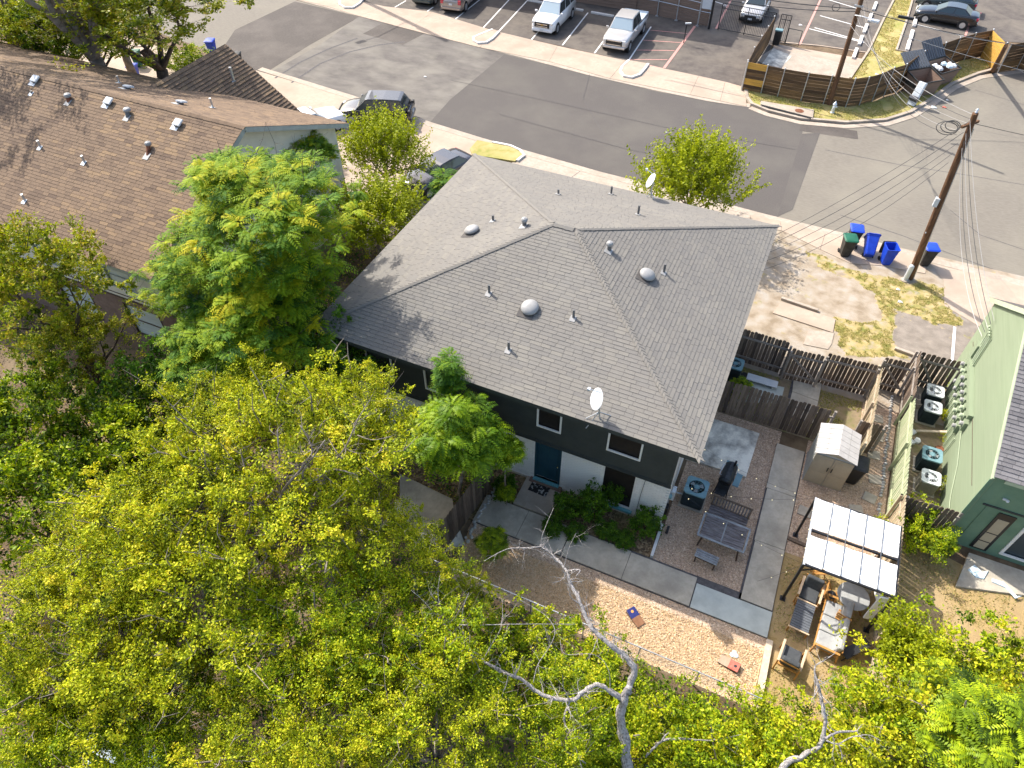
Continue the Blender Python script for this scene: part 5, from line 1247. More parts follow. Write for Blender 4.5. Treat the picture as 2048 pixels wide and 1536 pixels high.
for (ya, yb), sd in (((PY0+.02, PY0+1.10), 1), ((PY0+1.38, PY1-.02), 2)):
    cv = MB(); q = random.Random(sd)
    NXc, NYc = 50, 14; ph = [q.uniform(0,6) for _ in range(6)]
    Z_ = lambda i, j: PZ+.098 - .018*abs(sin(pi*5*i/NXc))**.8 + .012*sin(j*1.1+ph[0]+i*.12) + .008*sin(j*2.3+ph[1]-i*.3) - (.06*(1-j/4) if sd == 1 and j < 4 and i % 10 > 1 else 0)
    vs = [(PX0+.03+(PX1-PX0-.06)*i/NXc, ya+(yb-ya)*j/NYc, Z_(i,j)) for j in range(NYc+1) for i in range(NXc+1)]
    fs = [(j*(NXc+1)+i, j*(NXc+1)+i+1, (j+1)*(NXc+1)+i+1, (j+1)*(NXc+1)+i) for j in range(NYc) for i in range(NXc)]
    cv.add(vs, fs); put("canvas", cv, M['canvas'], t, smooth=True)
for x_, y_, dx, dy in ((PX0,PY0,.35,0),(PX0,PY0,0,.35),(PX1,PY0,-.35,0),(PX0,PY1,.35,0)): put("brace", MB().beam((x_,y_,PZ-.35),(x_+dx,y_+dy,PZ),.035,.035), M['pergola'], t)
put("white_curtain", MB().box((6.3,14.0,1.7), (.1,.3,1.1), .3).box((6.2,13.35,1.5),(.25,.06,1.4),.2), M['canvas'], t)

def lounge(lab, x, y, rz, w, mat, seats=1, pale='teak_pale'):
    t = thing("lounge_chair" if seats == 1 else "outdoor_sofa", lab, "chair" if seats == 1 else "sofa", (x, y, 0), rz)
    D = .62
    for k in range(seats):
        c = -w/2 + w*(k+.5)/seats
        put("seat_cushion", MB().box((c,-.02,.38), (w/seats-.02,D,.13)), M[mat], t, local=True, bevel=.035)
        put("back_cushion", MB().box((c,.27,.62), (w/seats-.02,.16,.46), tilt=Matrix.Rotation(-.28,4,'X')), M[mat], t, local=True, bevel=.045)
    for s in (-1, 1):
        xx = s*(w/2+.05)
        put("armrest", MB().box((xx,0,.60), (.075,.76,.03)), M[pale], t, local=True, bevel=.008)
        put("leg", MB().beam((xx,-.33,.59),(xx,-.36,0),.045,.05), M['teak'], t, local=True); put("leg", MB().beam((xx,.33,.59),(xx,.42,0),.045,.05), M['teak'], t, local=True)
    put("seat_frame", MB().box((0,-.34,.29),(w+.06,.03,.06)).box((0,.32,.29),(w+.06,.03,.06)).box((0,0,.27),(w,.6,.02)), M['teak'], t, local=True)
    put("back_frame", MB().box((0,.40,.72),(w+.06,.03,.05)), M['teak'], t, local=True)
    return t
lounge("dark cushioned lounge chair half under the canopy at the lower left post", 4.52, 13.75, -.12, .56, 'cushion_dark')
lounge("low dark chair facing the slatted coffee table from below", 4.30, 11.3, pi - .12, .56, 'cushion_dark')
lounge("long light grey three seat sofa in the sun", 5.32, 12.85, -pi/2 - .08, 1.75, 'cushion_grey', 3, 'teak')
t = thing("coffee_table", "low slate slatted coffee table with pale wooden ends", "table", (4.43, 12.83, 0), -.09)
for k in range(11): put("slat", MB().box((0,-.46+k*.092,.40), (.58,.078,.02)), M['slat_grey'], t, local=True)
for s in (-1, 1): put("end_rail", MB().box((0,s*.54,.40),(.66,.05,.045)), M['teak_pale'], t, local=True, bevel=.008)
for x_ in (-.28,.28):
    for y_ in (-.5,.5): put("leg", MB().box((x_,y_,.19), (.05,.05,.38)), M['teak'], t, local=True)
put("bed", MB().box((0,0,.37),(.58,1.0,.02)), M['vent_dark'], t, local=True)
t = thing("round_table", "round grey topped folding table with wooden legs under the canopy edge", "table", (5.75, 14.0, 0))
put("top", MB().lathe([(.48,.70),(.5,.705),(.5,.725),(.48,.73)], 28, (5.75,14.0,0)), M['cushion_grey'], t)
for k in range(4): a = pi/4 + k*pi/2; put("leg", MB().beam((5.75+.1*cos(a),14.0+.1*sin(a),.7),(5.75+.5*cos(a+.5),14.0+.5*sin(a+.5),0),.03,.05), M['teak'], t)
for lab, x_, y_, rz in (("folding wooden chair below the round table", 5.6,13.3,2.9), ("orange wooden chair seen through the slot of the canopy", 4.7,14.72,.4), ("folding wooden chair left of the round table", 5.15,13.9,1.5)):
    t = thing("folding_chair", lab, "chair", (x_,y_,0), rz)
    for k in range(4): put("seat_slat", MB().box((0,-.15+k*.1,.44), (.4,.075,.018)), M['teak'], t, local=True)
    for k in range(3): put("back_slat", MB().box((0,.22,.6+k*.11), (.4,.02,.07)), M['teak'], t, local=True)
    for s in (-1, 1): put("leg", MB().beam((s*.2,-.2,0),(s*.2,.24,.88),.022,.04), M['teak'], t, local=True); put("leg", MB().beam((s*.18,.22,0),(s*.18,-.16,.45),.022,.04), M['teak'], t, local=True)
t = thing("umbrella_base", "small round black stand at the head of the grey sofa", "stand", (5.16,13.92,0)); put("disc", MB().lathe([(.15,0),(.15,.42),(.14,.5),(.02,.52)], 18, (5.16,13.92,0)), M['cushion_dark'], t); put("foot", MB().lathe([(.2,0),(.2,.03)], 16, (5.16,13.92,0)), M['black_metal'], t)
t = thing("storage_box", "beige cube storage box under the right of the canopy", "box", (5.95,14.75,0)); put("box", MB().box((6.0,14.75,.4),(.62,.5,.8)), M['white_plastic'], t, bevel=.02); put("lid", MB().box((6.0,14.75,.83),(.66,.54,.06)), M['shed'], t, bevel=.02)
t = thing("pallet_board", "pale triangular scrap board on the gravel behind the canopy", "board", (4.9,16.6,0)); put("board", MB().prism([(4.55,16.75),(5.05,16.55),(4.95,16.45)], .02, .05), M['timber_light'], t)
t = thing("tipped_chair", "dark folded chair lying beside the sofa near the fence", "chair", (6.1,12.4,0)); put("frame", MB().beam((5.8,12.1,.3),(6.4,12.75,.5),.3,.05), M['black_metal'], t); put("leg", MB().beam((5.8,12.0,.1),(6.2,12.3,.6),.03,.03), M['black_metal'], t)

def cornhole(lab, x, y, rz, m1, m2, holec, inv):
    t = thing("cornhole_board", lab, "game board", (x,y,0), rz); t.scale = (.56,.56,.56)
    tilt = Matrix.Rotation(.16, 4, 'X')
    put("deck_lower", MB().box((0,-.22,.16), (.56,.56,.03), tilt=tilt), M[m1], t, local=True, bevel=.004)
    put("deck_upper", MB().box((0,.333,.249), (.56,.56,.03), tilt=tilt), M[m2], t, local=True, bevel=.004)
    put("hole", MB().lathe([(.085,0),(.01,.002)], 20, mat=Matrix.Translation((0,.40,.277)) @ tilt), M[holec], t, local=True)
    put("frame", MB().box((-.27,.05,.1),(.02,1.1,.12)).box((.27,.05,.1),(.02,1.1,.12)), M['fence_wood'], t, local=True)
    for s in (-1,1): put("leg", MB().box((s*.24,.5,.12),(.04,.04,.24)), M['fence_wood'], t, local=True)
cornhole("navy and brown cornhole board lying in the middle of the wood chips", -.42,10.72, .95, 'rustboard', 'navy', 'orange', 0)
cornhole("red and tan cornhole board at the right end of the wood chips", 2.62,10.5, -1.75, 'wood_board', 'red_paint', 'black_metal', 0)
t = thing("bean_bags", "pale blue bean bags resting against the red cornhole board", "bean bag", (2.7,10.85,0))
for dx, dy in ((0,0),(.12,.03),(.05,.1)): put("bag", MB().lathe([(.02,0),(.07,.01),(.075,.035),(.03,.05)], 8, (2.68+dx,10.82+dy,.02)), M['cloth_blue'], t)

t = thing("white_panel", "long white panel lying on two runners beside the dark slatted fence", "panel", (1.3,22.9,0))
put("panel", MB().box((1.28,22.92,.22),(1.28,.4,.05),-.0), M['white_plastic'], t, bevel=.01); put("runner", MB().box((.8,22.92,.1),(.05,.36,.2)).box((1.75,22.92,.1),(.05,.36,.2)), M['white_plastic'], t)
t = thing("planter_pot", "small black pot beside the teal condenser behind the fence", "pot", (.55,22.95,0)); put("pot", MB().lathe([(.1,0),(.13,.2),(.15,.22),(.12,.2)], 12, (.52,22.95,0)), M['black_metal'], t)
t = thing("hose_reel", "black coiled hose by the shrub at the house corner", "hose", (-.5,14.55,0))
for k in range(4): put("coil", MB().tube([(-.42+.02*k, 14.25+.12*cos(a*pi/8), .2+.17*sin(a*pi/8)) for a in range(17)], .014, 5, False), M['cable'], t)
put_t("doormat", "patterned dark doormat on the step of the teal door", "mat", MB().box((-5.22,14.0,.152),(.72,.42,.02),-.05), surf("mat_pattern", [(0.02,0.02,0.02),(0.02,0.02,0.02),(0.4,0.4,0.38)], 9, .95, contrast=(.5,.6)))

# string lights over the patio
t = thing("string_lights", "strings of small warm bulbs from the grey house to the canopy", "string lights", (-.6,14.4,0))
def strand(a, b, sag, n):
    a, b = Vector(a), Vector(b); pts = []; n = max(3, int(n * .7))
    for i in range(n + 1):
        f = i / n; p = a.lerp(b, f); p.z -= sag * 4 * f * (1 - f); pts.append(p)
    put("wire", MB().tube(pts, .004, 4, False), M['cable'], t)
    for p in pts[1:-1]: put("bulb", MB().lathe([(.005,-.012),(.014,-.026),(.017,-.038),(.012,-.05),(.004,-.055)], 8, p), M['bulb'], t)
strand((-.68,14.4,2.6),(PX0,PY0,2.35),.35,10); strand((-.68,16.6,2.6),(PX0,PY1,2.35),.4,10); strand((-.68,14.5,2.6),(PX0,PY1,2.35),.4,10); strand((PX0,PY0-.0,2.25),(PX0,PY1,2.25),.12,11); strand((PX0-.03,PY0,2.3),(2.6,12.2,2.4),.1,4)

# ------------------------------------------------------------------ carts at the kerb, poles, hydrant
def cart(lab, x, y, rz, body='bin_dark', lid='bin_blue', open_=False, tip=None):
    t = thing("waste_cart", lab, "waste bin", (x, y, 0), rz, "wheeled waste carts set out in the street")
    cart_parts(t, body, lid, open_)
    if tip: t.rotation_euler = tip
    return t
cart("dark green cart with an overfull green rim at the left of the kerbside row", 3.42, 33.75, .3, 'bin_dark', 'bin_green')
cart("blue lidded dark cart just behind the green rimmed one", 3.62, 34.75, 3.3, 'bin_dark', 'bin_blue')
t = cart("bright blue cart lying tipped on its side in the kerbside row", 4.45, 34.05, .2, 'bin_blue', 'bin_blue', False)
t.rotation_euler = (R(-52), R(0), .15); t.location = (4.55,33.85,.2)
cart("open blue cart with its lid thrown back beside the pole", 5.38, 33.9, .35, 'bin_blue', 'bin_dark', True)
cart("dark cart with blue lid to the right of the pole", 7.15, 34.6, .3, 'bin_dark', 'bin_blue')
for lab, x_, y_, bo, li in (("green cart under the tree behind the brown roof", -46.2,36.2,'bin_green','bin_green'), ("blue cart next to the green cart behind the brown roof", -44.6,34.3,'bin_blue','bin_blue'), ("blue cart in the tree shade nearer the street", -42.6,40.0,'bin_blue','bin_blue'), ("dark cart closest to the wing roof", -39.3,38.9,'bin_dark','bin_dark')): cart(lab, x_, y_, .4, bo, li)

def utility_pole(lab, base, top, H_, hw=True, seed=1, group=None):
    b, t2 = Vector(base), Vector(top); d = (t2 - b); tp = b + d * (H_ / d.z)
    t = thing("utility_pole", lab, "utility pole", tuple(b), 0)
    put("shaft", MB().tube([b, b.lerp(tp,.5), tp], [.165 if H_ < 13 else .24,.14 if H_ < 13 else .22,.115 if H_ < 13 else .2], 12), M['pole_wood'], t)
    return t, tp, b
p1, p1t, p1b = utility_pole("tall brown wooden utility pole beside the kerbside bins", (6.60,33.1,0), (*(5.79,32.22), 8.2), 8.75)
put("crossarm", MB().beam(p1t + Vector((-.3,-.3,-.5)), p1t + Vector((.3,.4,-.45)), .1, .1), M['pole_wood'], p1)
put("insulator", MB().lathe([(.03,0),(.06,.05),(.03,.1),(.06,.14),(.02,.2)], 8, p1t + Vector((0,0,0))), M['steel_pale'], p1)
cl = MB(); q = random.Random(9)
for k in range(3): r_ = .28+.06*k; c = p1t + Vector((-.6-.08*k,-.2,-.55-.07*k)); cl.tube([c + Vector((r_*cos(a*pi/7), .12*sin(a*pi/7), .55*r_*sin(a*pi/7))) for a in range(15)], .016, 5, False)
put("cable_coil", cl, M['cable'], p1)
put("riser_conduit", MB().tube([p1b + Vector((.16,-.05,0)), p1b.lerp(p1t,.93) + Vector((.14,-.05,0))], .022, 6), M['galv'], p1)
put("service_box", MB().box(p1b.lerp(p1t,.52) + Vector((-.16,-.1,0)), (.18,.2,.4)), M['steel_pale'], p1)
put("tape_mark", MB().box(p1b.lerp(p1t,.33) + Vector((-.1,-.12,0)), (.05,.02,.07)), M['white_plastic'], p1)
t = thing("cable_pedestal", "pale grey cylindrical pedestal at the foot of the utility pole", "pedestal", (6.42,32.9,0))
put("housing", MB().lathe([(.11,0),(.12,.05),(.115,.85),(.09,.93),(.02,.96)], 14, (6.40,32.86,0)), M['steel_pale'], t, smooth=False); put("ring", MB().lathe([(.2,0),(.22,.05),(.2,.07)], 14, (6.40,32.86,0)), M['concrete_pale'], t)
p2, p2t, p2b = utility_pole("wooden utility pole with a street lamp at the curving board fence", (0.52,50.5,0), (*(0.34,50.51), 6.5), 11.5)
a0 = p2b.lerp(p2t,.50)
put("lamp_arm", MB().tube([a0 + Vector((-.1,-.2,0)), a0 + Vector((.35,-.7,.15)), a0 + Vector((.9,-.9,.12))], .03, 6), M['steel_pale'], p2)
put("lamp_head", MB().box(a0 + Vector((1.1,-.95,.08)), (.5,.26,.16), -.2), M['steel_pale'], p2, bevel=.04)
put("bracket", MB().box(a0 + Vector((-.05,-.15,.5)), (.5,.1,.1)).box(a0 + Vector((0,-.1,1.4)), (.1,.5,.1)), M['galv'], p2)
p3, p3t, p3b = utility_pole("bare wooden utility pole standing at the gap in the far board fence", (*(10.61,60.91), 0), (*(9.18,52.54), 4.6), 4.6)
p4, p4t, p4b = utility_pole("utility pole with a street lamp at the kerb island by the far parking rows", (-40.3,54.9,0), (-40.3,54.9,9), 13.2)
put("lamp_arm", MB().tube([p4b.lerp(p4t,.62), p4b.lerp(p4t,.66) + Vector((-1.6,-3.0,.6)), p4b.lerp(p4t,.66) + Vector((-2.2,-4.2,.6))], .045, 6), M['steel_pale'], p4)
put("lamp_head", MB().box(p4b.lerp(p4t,.66) + Vector((-2.3,-4.5,.58)), (.35,.8,.18), -.45), M['steel_pale'], p4, bevel=.04)
put("transformer", MB().lathe([(.25,0),(.28,.05),(.28,.85),(.2,.95)], 12, p4b.lerp(p4t,.72) + Vector((.35,-.2,0))), M['vent_grey'], p4)

t = thing("fire_hydrant", "silver grey fire hydrant on the corner grass beside the utility pole", "fire hydrant", (0.86,49.35,.1))
put("barrel", MB().lathe([(.14,0),(.14,.04),(.10,.06),(.10,.52),(.13,.54),(.13,.58),(.11,.62),(.07,.70),(.03,.73),(.03,.78),(.01,.79)], 14, (0.86,49.35,.1)), M['steel_pale'], t, smooth=False)
for a in (0, pi/2, pi): put("outlet", MB().lathe([(.06,.09),(.06,.17),(.035,.19)], 10, mat=Matrix.Translation((0.86,49.35,.52)) @ Matrix.Rotation(a-pi/2,4,'Z') @ Matrix.Rotation(pi/2,4,'Y')), M['steel_pale'], t)
t = thing("storm_drain", "concrete storm drain inlet with a dark mouth and an iron lid in the corner kerb", "storm drain", (-1.7,48.7,0))
dp = [Vector((-3.65,48.44)), Vector((-3.74,48.95)), Vector((-0.30,49.10)), Vector((-0.19,47.93))]
put("top_slab", MB().prism([(p.x,p.y) for p in dp], .08, .20), M['concrete_pale'], t)
put("mouth", MB().beam((dp[0].x+.1,dp[0].y-.08,.09),(dp[3].x-.1,dp[3].y-.06,.09),.2,.13), M['black_metal'], t)
put("manhole_lid", MB().lathe([(.28,.20),(.28,.215),(.02,.22)], 18, ((dp[2].x+dp[3].x)/2-.9,(dp[2].y+dp[3].y)/2,0)), M['rust'], t)

# dumpster corner
def dumpster(lab, x, y, rz, lidang=.0, full=True):
    t = thing("dumpster", lab, "dumpster", (x,y,0), rz)
    put("body", MB().add([(-.85,-.55,.1),(.85,-.55,.1),(.85,.55,.1),(-.85,.55,.1),(-.95,-.75,1.1),(.95,-.75,1.1),(.95,.65,1.4),(-.95,.65,1.4)], [(3,2,1,0),(0,1,5,4),(1,2,6,5),(2,3,7,6),(3,0,4,7)]), M['siding_brown'], t, local=True)
    put("rim", MB().beam((-.97,-.77,1.12),(.97,-.77,1.12),.07,.07).beam((-.97,.67,1.42),(.97,.67,1.42),.07,.07).beam((-.97,-.77,1.12),(-.97,.67,1.42),.07,.07).beam((.97,-.77,1.12),(.97,.67,1.42),.07,.07), M['bin_dark'], t, local=True)
    for s in (-1, 1):
        g = MB(); mm = Matrix.Translation((s*.48,.7,1.42)) @ Matrix.Rotation(lidang,4,'X')
        g.box((0,.7,.02),(.92,1.35,.04), mat=mm)
        for k in range(4): g.box((-.33+k*.22,.7,.06),(.08,1.25,.05), mat=mm)
        put("lid", g, M['slat_grey'], t, local=True)
    put("pocket", MB().box((-1.0,0,.8),(.1,.9,.18)).box((1.0,0,.8),(.1,.9,.18)), M['bin_dark'], t, local=True)
    if full:
        q = random.Random(5)
        for k in range(9): a = q.uniform(.14,.26); put("rubbish_bag", MB().lathe([(.02,-.05),(a,.03),(a*.9,.15),(a*.3,.24)], 7, (q.uniform(-.7,.7),q.uniform(-.5,.35),1.1)), M[q.choice(['cloth_blue','litter_white','bag_dark','litter_white'])], t, local=True)
    return t
dumpster("open dumpster heaped with pale rubbish against the curving fence", 6.9, 57.2, .9, .8, True)
dumpster("brown sided dumpster nearer the street with its lid raised", 5.85, 54.9, .75, .55, False)
t = thing("mattress", "worn white rolled mattress propped upright at the kerb by the dumpsters", "mattress", (5.55,52.9,0)); put("roll", MB().beam((5.5,52.6,.1),(5.75,53.1,1.5),.5,.28), M['white_plastic'], t, bevel=.04); put("strap", MB().beam((5.47,52.5,.5),(5.56,52.66,.62),.54,.33), M['bag_dark'], t)
for k, (lab, x_, y_, m_, w_) in enumerate([("crumpled white litter on the road by the nearer dumpster", 7.75,54.6,'litter_white',.2),("blue scrap of litter at the kerb below the dumpsters", 6.95,53.1,'cloth_blue',.4),("red and white carton lying in the dumpster's shadow", 7.6,53.4,'red_paint',.3),("pale rag lying on the worn lot", 6.3,31.0,'litter_white',.25),("small white scrap on the grass beside the pole", 6.15,31.95,'litter_white',.2),("pale scrap beside the pink line of the far lot", -3.4,64.0,'litter_white',.3),("round pale lid on the grass beyond the curving fence", 3.05,56.9,'stone_pale',.35),("white scrap on the street above the bushy kerb shrub", -8.4,42.4,'litter_white',.15),("white scrap on the street left of the parked dark car", -26.3,43.2,'litter_white',.22)]):
    put_t("litter", lab, "litter", MB().add([(x_-w_/2,y_-w_/3,.03),(x_+w_/2,y_-w_/4,.05),(x_+w_/3,y_+w_/3,.035),(x_-w_/3,y_+w_/3,.07),(x_,y_,.10)], [(0,1,4),(1,2,4),(2,3,4),(3,0,4),(3,2,1,0)]), m_)
for lab, pts in (("crumpled pale blue cloth on the patio at the green house door", [(9.35,17.0),(9.55,17.3),(9.8,17.1),(10.0,17.25),(9.85,16.85),(9.6,16.8)]), ("long pale blue towel on the patio of the green house", [(10.1,16.98),(10.45,17.0),(10.85,16.62),(11.0,16.7),(10.8,16.5),(10.5,16.8),(10.1,16.85)])):
    g = MB().prism(pts, .09, .13); put_t("cloth", lab, "cloth", g, 'cloth_blue', bevel=.01)
# junk between the condensers
q = random.Random(12)
junk = ["splintered pale plank leaning at the green wall between condensers", "white pipe scrap below the second condenser", "flattened white bag between the condensers", "broken grey panel beside the long fence", "rusty can near the third condenser", "torn white sheet beside the greenish fence"]
for k, lab in enumerate(junk):
    x_, y_ = [(8.1,22.9),(7.3,22.75),(7.5,22.3),(7.15,21.7),(8.3,22.2),(7.2,22.1)][k]
    if k == 0: put_t("plank", lab, "plank", MB().beam((7.4,22.75,.15),(8.5,23.05,.3),.1,.04), 'timber_light')
    else: put_t("scrap", lab, "scrap", MB().prism([(x_+.22*cos(a)*q.uniform(.5,1), y_+.2*sin(a)*q.uniform(.5,1)) for a in [0,1,2,3,4,5]], .02, .06+.02*k), ['litter_white','litter_white','litter_white','vent_grey','rust','litter_white'][k])

# ------------------------------------------------------------------ cars
def car(label, cat, loc, rz, paint, L=4.7, W=1.83, H=1.45, hood=.92, belt=.98, deck=1.05, A=(.95, .25), B=(-1.1, -1.75), kind='sedan', glass_front='car_glass', name=None, tail='lens_red'):
    """x forward. A: windscreen base / roof start; B: roof end / rear glass base"""
    t = thing(name or 'parked_' + kind, label, cat, loc, rz)
    K = dict(local=True); hw = W / 2; hl = L / 2
    P = M[paint]
    def ring(x, w, zb, zs, zt, tw):  # half-section: sill, waist, shoulder, deck
        pts = [(-w*.82, zb), (-w, zb+.14), (-w*1.0, (zb+zs)/2), (-w*.97, zs-.06), (-w*tw, zt-.03), (-w*tw*.6, zt), (0, zt+.012)]
        full = pts + [(-y, z) for y, z in pts[-2::-1]]
        return [(x, y, z) for y, z in full]
    zb = .24 if kind != 'pickup' else .38
    ax, a2 = A; b1, b2 = B
    rear_top = deck
    st = [(-hl, .80, zb+.18, belt-.22, rear_top-.14, .86), (-hl+.07, .93, zb+.06, belt-.08, rear_top-.05, .90), (-hl+.35, .985, zb, belt, rear_top, .92), (b2, 1.0, zb, belt, rear_top, .93), (0, 1.0, zb, belt, belt+.01, .95), (ax, 1.0, zb, belt, belt+.01, .94), (ax+.35, .99, zb, belt-.02, hood+.02, .90), (hl-.45, .965, zb, hood-.06, hood-.06, .86), (hl-.14, .90, zb+.02, hood-.18, hood-.14, .82), (hl, .76, zb+.16, hood-.32, hood-.27, .78)]
    rings = [ring(x, hw*w, b_, s_, z_, tw) for x, w, b_, s_, z_, tw in st]
    put("body", MB().loft(rings), P, t, smooth=True, **K)
    # cabin frustum
    zb2 = belt - .02; wl, wr = hw*.90, hw*.70 if kind != 'van' else hw*.76
    zr = H
    c0 = [(ax, -wl, zb2), (ax, wl, zb2), (b2, wl, zb2), (b2, -wl, zb2)]
    c1 = [(a2, -wr, zr-.03), (a2, wr, zr-.03), (b1, wr, zr-.03), (b1, -wr, zr-.03)]
    cab = MB().add(c0 + c1, [(0,1,5,4),(1,2,6,5),(2,3,7,6),(3,0,4,7),(4,5,6,7)])
    put("pillars", cab, P, t, bevel=.03, **K)
    rf_ = MB().loft([[(a2+.06, y, zr-.035) for y in (-wr*.96, wr*.96)] + [(a2+.06, y, zr-.05) for y in (wr*.96, -wr*.96)],
                     [(a2-.15, y, zr) for y in (-wr*.97, wr*.97)] + [(a2-.15, y, zr-.04) for y in (wr, -wr)],
                     [((a2+b1)/2, y, zr+.025) for y in (-wr*.97, wr*.97)] + [((a2+b1)/2, y, zr-.03) for y in (wr, -wr)],
                     [(b1+.15, y, zr) for y in (-wr*.97, wr*.97)] + [(b1+.15, y, zr-.04) for y in (wr, -wr)],
                     [(b1-.05, y, zr-.035) for y in (-wr*.96, wr*.96)] + [(b1-.05, y, zr-.05) for y in (wr*.96, -wr*.96)]])
    put("roof", rf_, P, t, bevel=.02, **K)
    def pane(nm, quad, mat, ins=.07, off=.012, t0=0, t1=1):
        a, b, c, d = [Vector(p) for p in quad]
        n = (b - a).cross(d - a).normalized(); cc = (a + b + c + d) / 4
        if n.dot(cc - Vector((0, 0, belt - .3))) < 0: n = -n
        f = lambda u, v: a.lerp(b, u).lerp(d.lerp(c, u), v) + n * off
        u0, u1 = t0 + ins/ (b-a).length, t1 - ins / (b-a).length
        v0, v1 = ins / (d-a).length, 1 - ins / (d-a).length
        return put(nm, MB().face([f(u0,v0), f(u1,v0), f(u1,v1), f(u0,v1)]) or _mb([f(u0,v0), f(u1,v0), f(u1,v1), f(u0,v1)]), M[mat], t, **K)
    pane("windscreen", (c0[0], c0[1], c1[1], c1[0]), glass_front, .06)
    pane("rear_window", (c0[2], c0[3], c1[3], c1[2]), 'car_glass', .07)
    for s in (0, 1):
        q4 = (c0[3], c0[0], c1[0], c1[3]) if s == 0 else (c0[2], c0[1], c1[1], c1[2])
        cuts = (.04, .5, .98) if kind in ('sedan','pickup') else (.0, .30, .62, 1.0)
        for i in range(len(cuts)-1): pane("side_window", q4, 'car_glass', .05, .012, cuts[i], cuts[i+1])
    # wheels
    R_ = .33 if kind == 'sedan' else .39
    for x in (hl-.88 if kind != 'pickup' else hl-.95, -hl+.95 if kind != 'pickup' else -hl+1.15):
        for s in (-1, 1):
            mm = Matrix.Translation((x, s*(hw-.10), R_)) @ Matrix.Rotation(s*pi/2, 4, 'X').inverted()
            put("wheel_arch", MB().lathe([(R_+.07,.095),(R_+.06,.108)], 20, mat=mm), M['plastic_black'], t, **K)
            w = put("wheel", MB().lathe([(R_*.6,-.12),(R_,-.1),(R_,.09),(R_*.93,.118),(R_*.66,.12)], 20, mat=mm), M['tyre'], t, **K)
            g = MB().lathe([(R_*.66,.10),(R_*.66,.121),(R_*.60,.122)], 20, mat=mm).lathe([(.06,.1),(.05,.13)], 8, mat=mm)
            for k in range(5):
                a = 2*pi*k/5; g.add([(.03*cos(a+1.2),.03*sin(a+1.2),.126),(R_*.63*cos(a+.16),R_*.63*sin(a+.16),.124),(R_*.63*cos(a-.16),R_*.63*sin(a-.16),.124),(.03*cos(a-1.2),.03*sin(a-1.2),.126)], [(0,1,2,3)], None, mm)
            put("rim", g, M['rim'], w, **K)
    for s in (-1, 1):
        put("mirror", MB().box((ax-.12, s*(hw+.08), belt+.06), (.12,.2,.13)), P if kind != 'van' else P, t, bevel=.03, **K)
        put("headlight", MB().box((hl-.13, s*hw*.70, hood-.26), (.2,.32,.17)), M['lens'], t, bevel=.04, **K)
        put("tail_light", MB().box((-hl+.07, s*hw*.78, belt-.14), (.16,.26,.2 if kind in ('sedan',) else .34)), M[tail], t, bevel=.03, **K)
        put("door_handle", MB().box((-.05, s*(hw+.004), belt-.14), (.16,.02,.03)).box((-1.0 if kind!='pickup' else -.8, s*(hw+.004), belt-.14), (.16,.02,.03)), P, t, **K)
    put("grille", MB().box((hl+.0, 0, hood-.36), (.07, hw*(1.0 if kind=='sedan' else 1.25), .2 if kind=='sedan' else .36)), M['plastic_black'], t, bevel=.02, **K)
    put("bumper", MB().box((hl-.03, 0, zb+.16), (.16, W*.84, .2)), M['plastic_black'] if kind in ('sedan','van') else P, t, bevel=.05, **K)
    put("rear_bumper", MB().box((-hl+.02, 0, zb+.22), (.16, W*.86, .22)), P, t, bevel=.05, **K)
    put("number_plate", MB().box((hl+.055, 0, zb+.2), (.012,.3,.14)), M['white_plastic'], t, **K)
    put("number_plate", MB().box((-hl-.03, 0, belt-.3), (.02,.3,.15)), M['white_plastic'], t, **K)
    return t
def _mb(pts): m_ = MB(); m_.face(pts); return m_

# white suv facing the street
t = car("white suv with its windscreen shade up, parked nose to the pavement", "suv", (-21.65,56.1,0), -pi/2+.02, 'paint_white', 5.25, 2.0, 1.9, 1.16, 1.20, 1.2, (1.25,.55), (-2.2,-2.5), 'suv', 'sunshade', 'parked_suv', tail='lens_red')
put("grille_bar", MB().box((2.665,0,.86),(.02,.9,.05)).box((2.665,0,.70),(.02,.95,.03)), M['chrome'], t, local=True)
put("emblem", MB().add([(2.70,y,.83+z) for y,z in [(-.12,-.02),(-.04,-.02),(-.04,-.035),(.04,-.035),(.04,-.02),(.12,-.02),(.12,.02),(.04,.02),(.04,.035),(-.04,.035),(-.04,.02),(-.12,.02)]], [tuple(range(12))]), M['gold'], t, local=True)
put("roof_rail", MB().box((-.9,-.66,1.95),(2.4,.04,.04)).box((-.9,.66,1.95),(2.4,.04,.04)), M['chrome'], t, local=True)
# silver pickup
t = car("silver crew cab pickup truck parked nose to the pavement by the hatched bay", "pickup truck", (-15.42,55.35,0), -pi/2+.02, 'paint_silver', 5.9, 2.02, 1.95, 1.2, 1.22, .80, (1.35,.75), (-.95,-1.15), 'pickup', 'sunshade', 'pickup_truck', tail='lens_red')
bx = MB()
bx.box((-2.05, -.93, 1.02), (1.75,.1,.46)).box((-2.05,.93,1.02),(1.75,.1,.46)).box((-2.88,0,1.02),(.08,1.86,.46)).box((-1.19,0,1.02),(.06,1.86,.46))
put("bed_side", bx, M['paint_silver'], t, local=True, bevel=.02)
put("bed_floor", MB().box((-2.05,0,.84),(1.62,1.74,.03)), M['steel_pale'], t, local=True)
put("tonneau_cover", MB().box((-2.05,0,1.262),(1.76,1.9,.03)), M['siding_pale'], t, local=True, bevel=.01)
put("emblem", MB().lathe([(.10,0),(.09,.012)], 16, mat=Matrix.Translation((2.97,0,.90)) @ Matrix.Rotation(pi/2,4,'Y'), sx=.45), M['blue_emblem'], t, local=True)
put("grille_frame", MB().box((2.975,0,1.0),(.03,1.1,.04)).box((2.975,0,.72),(.03,1.1,.04)), M['chrome'], t, local=True)
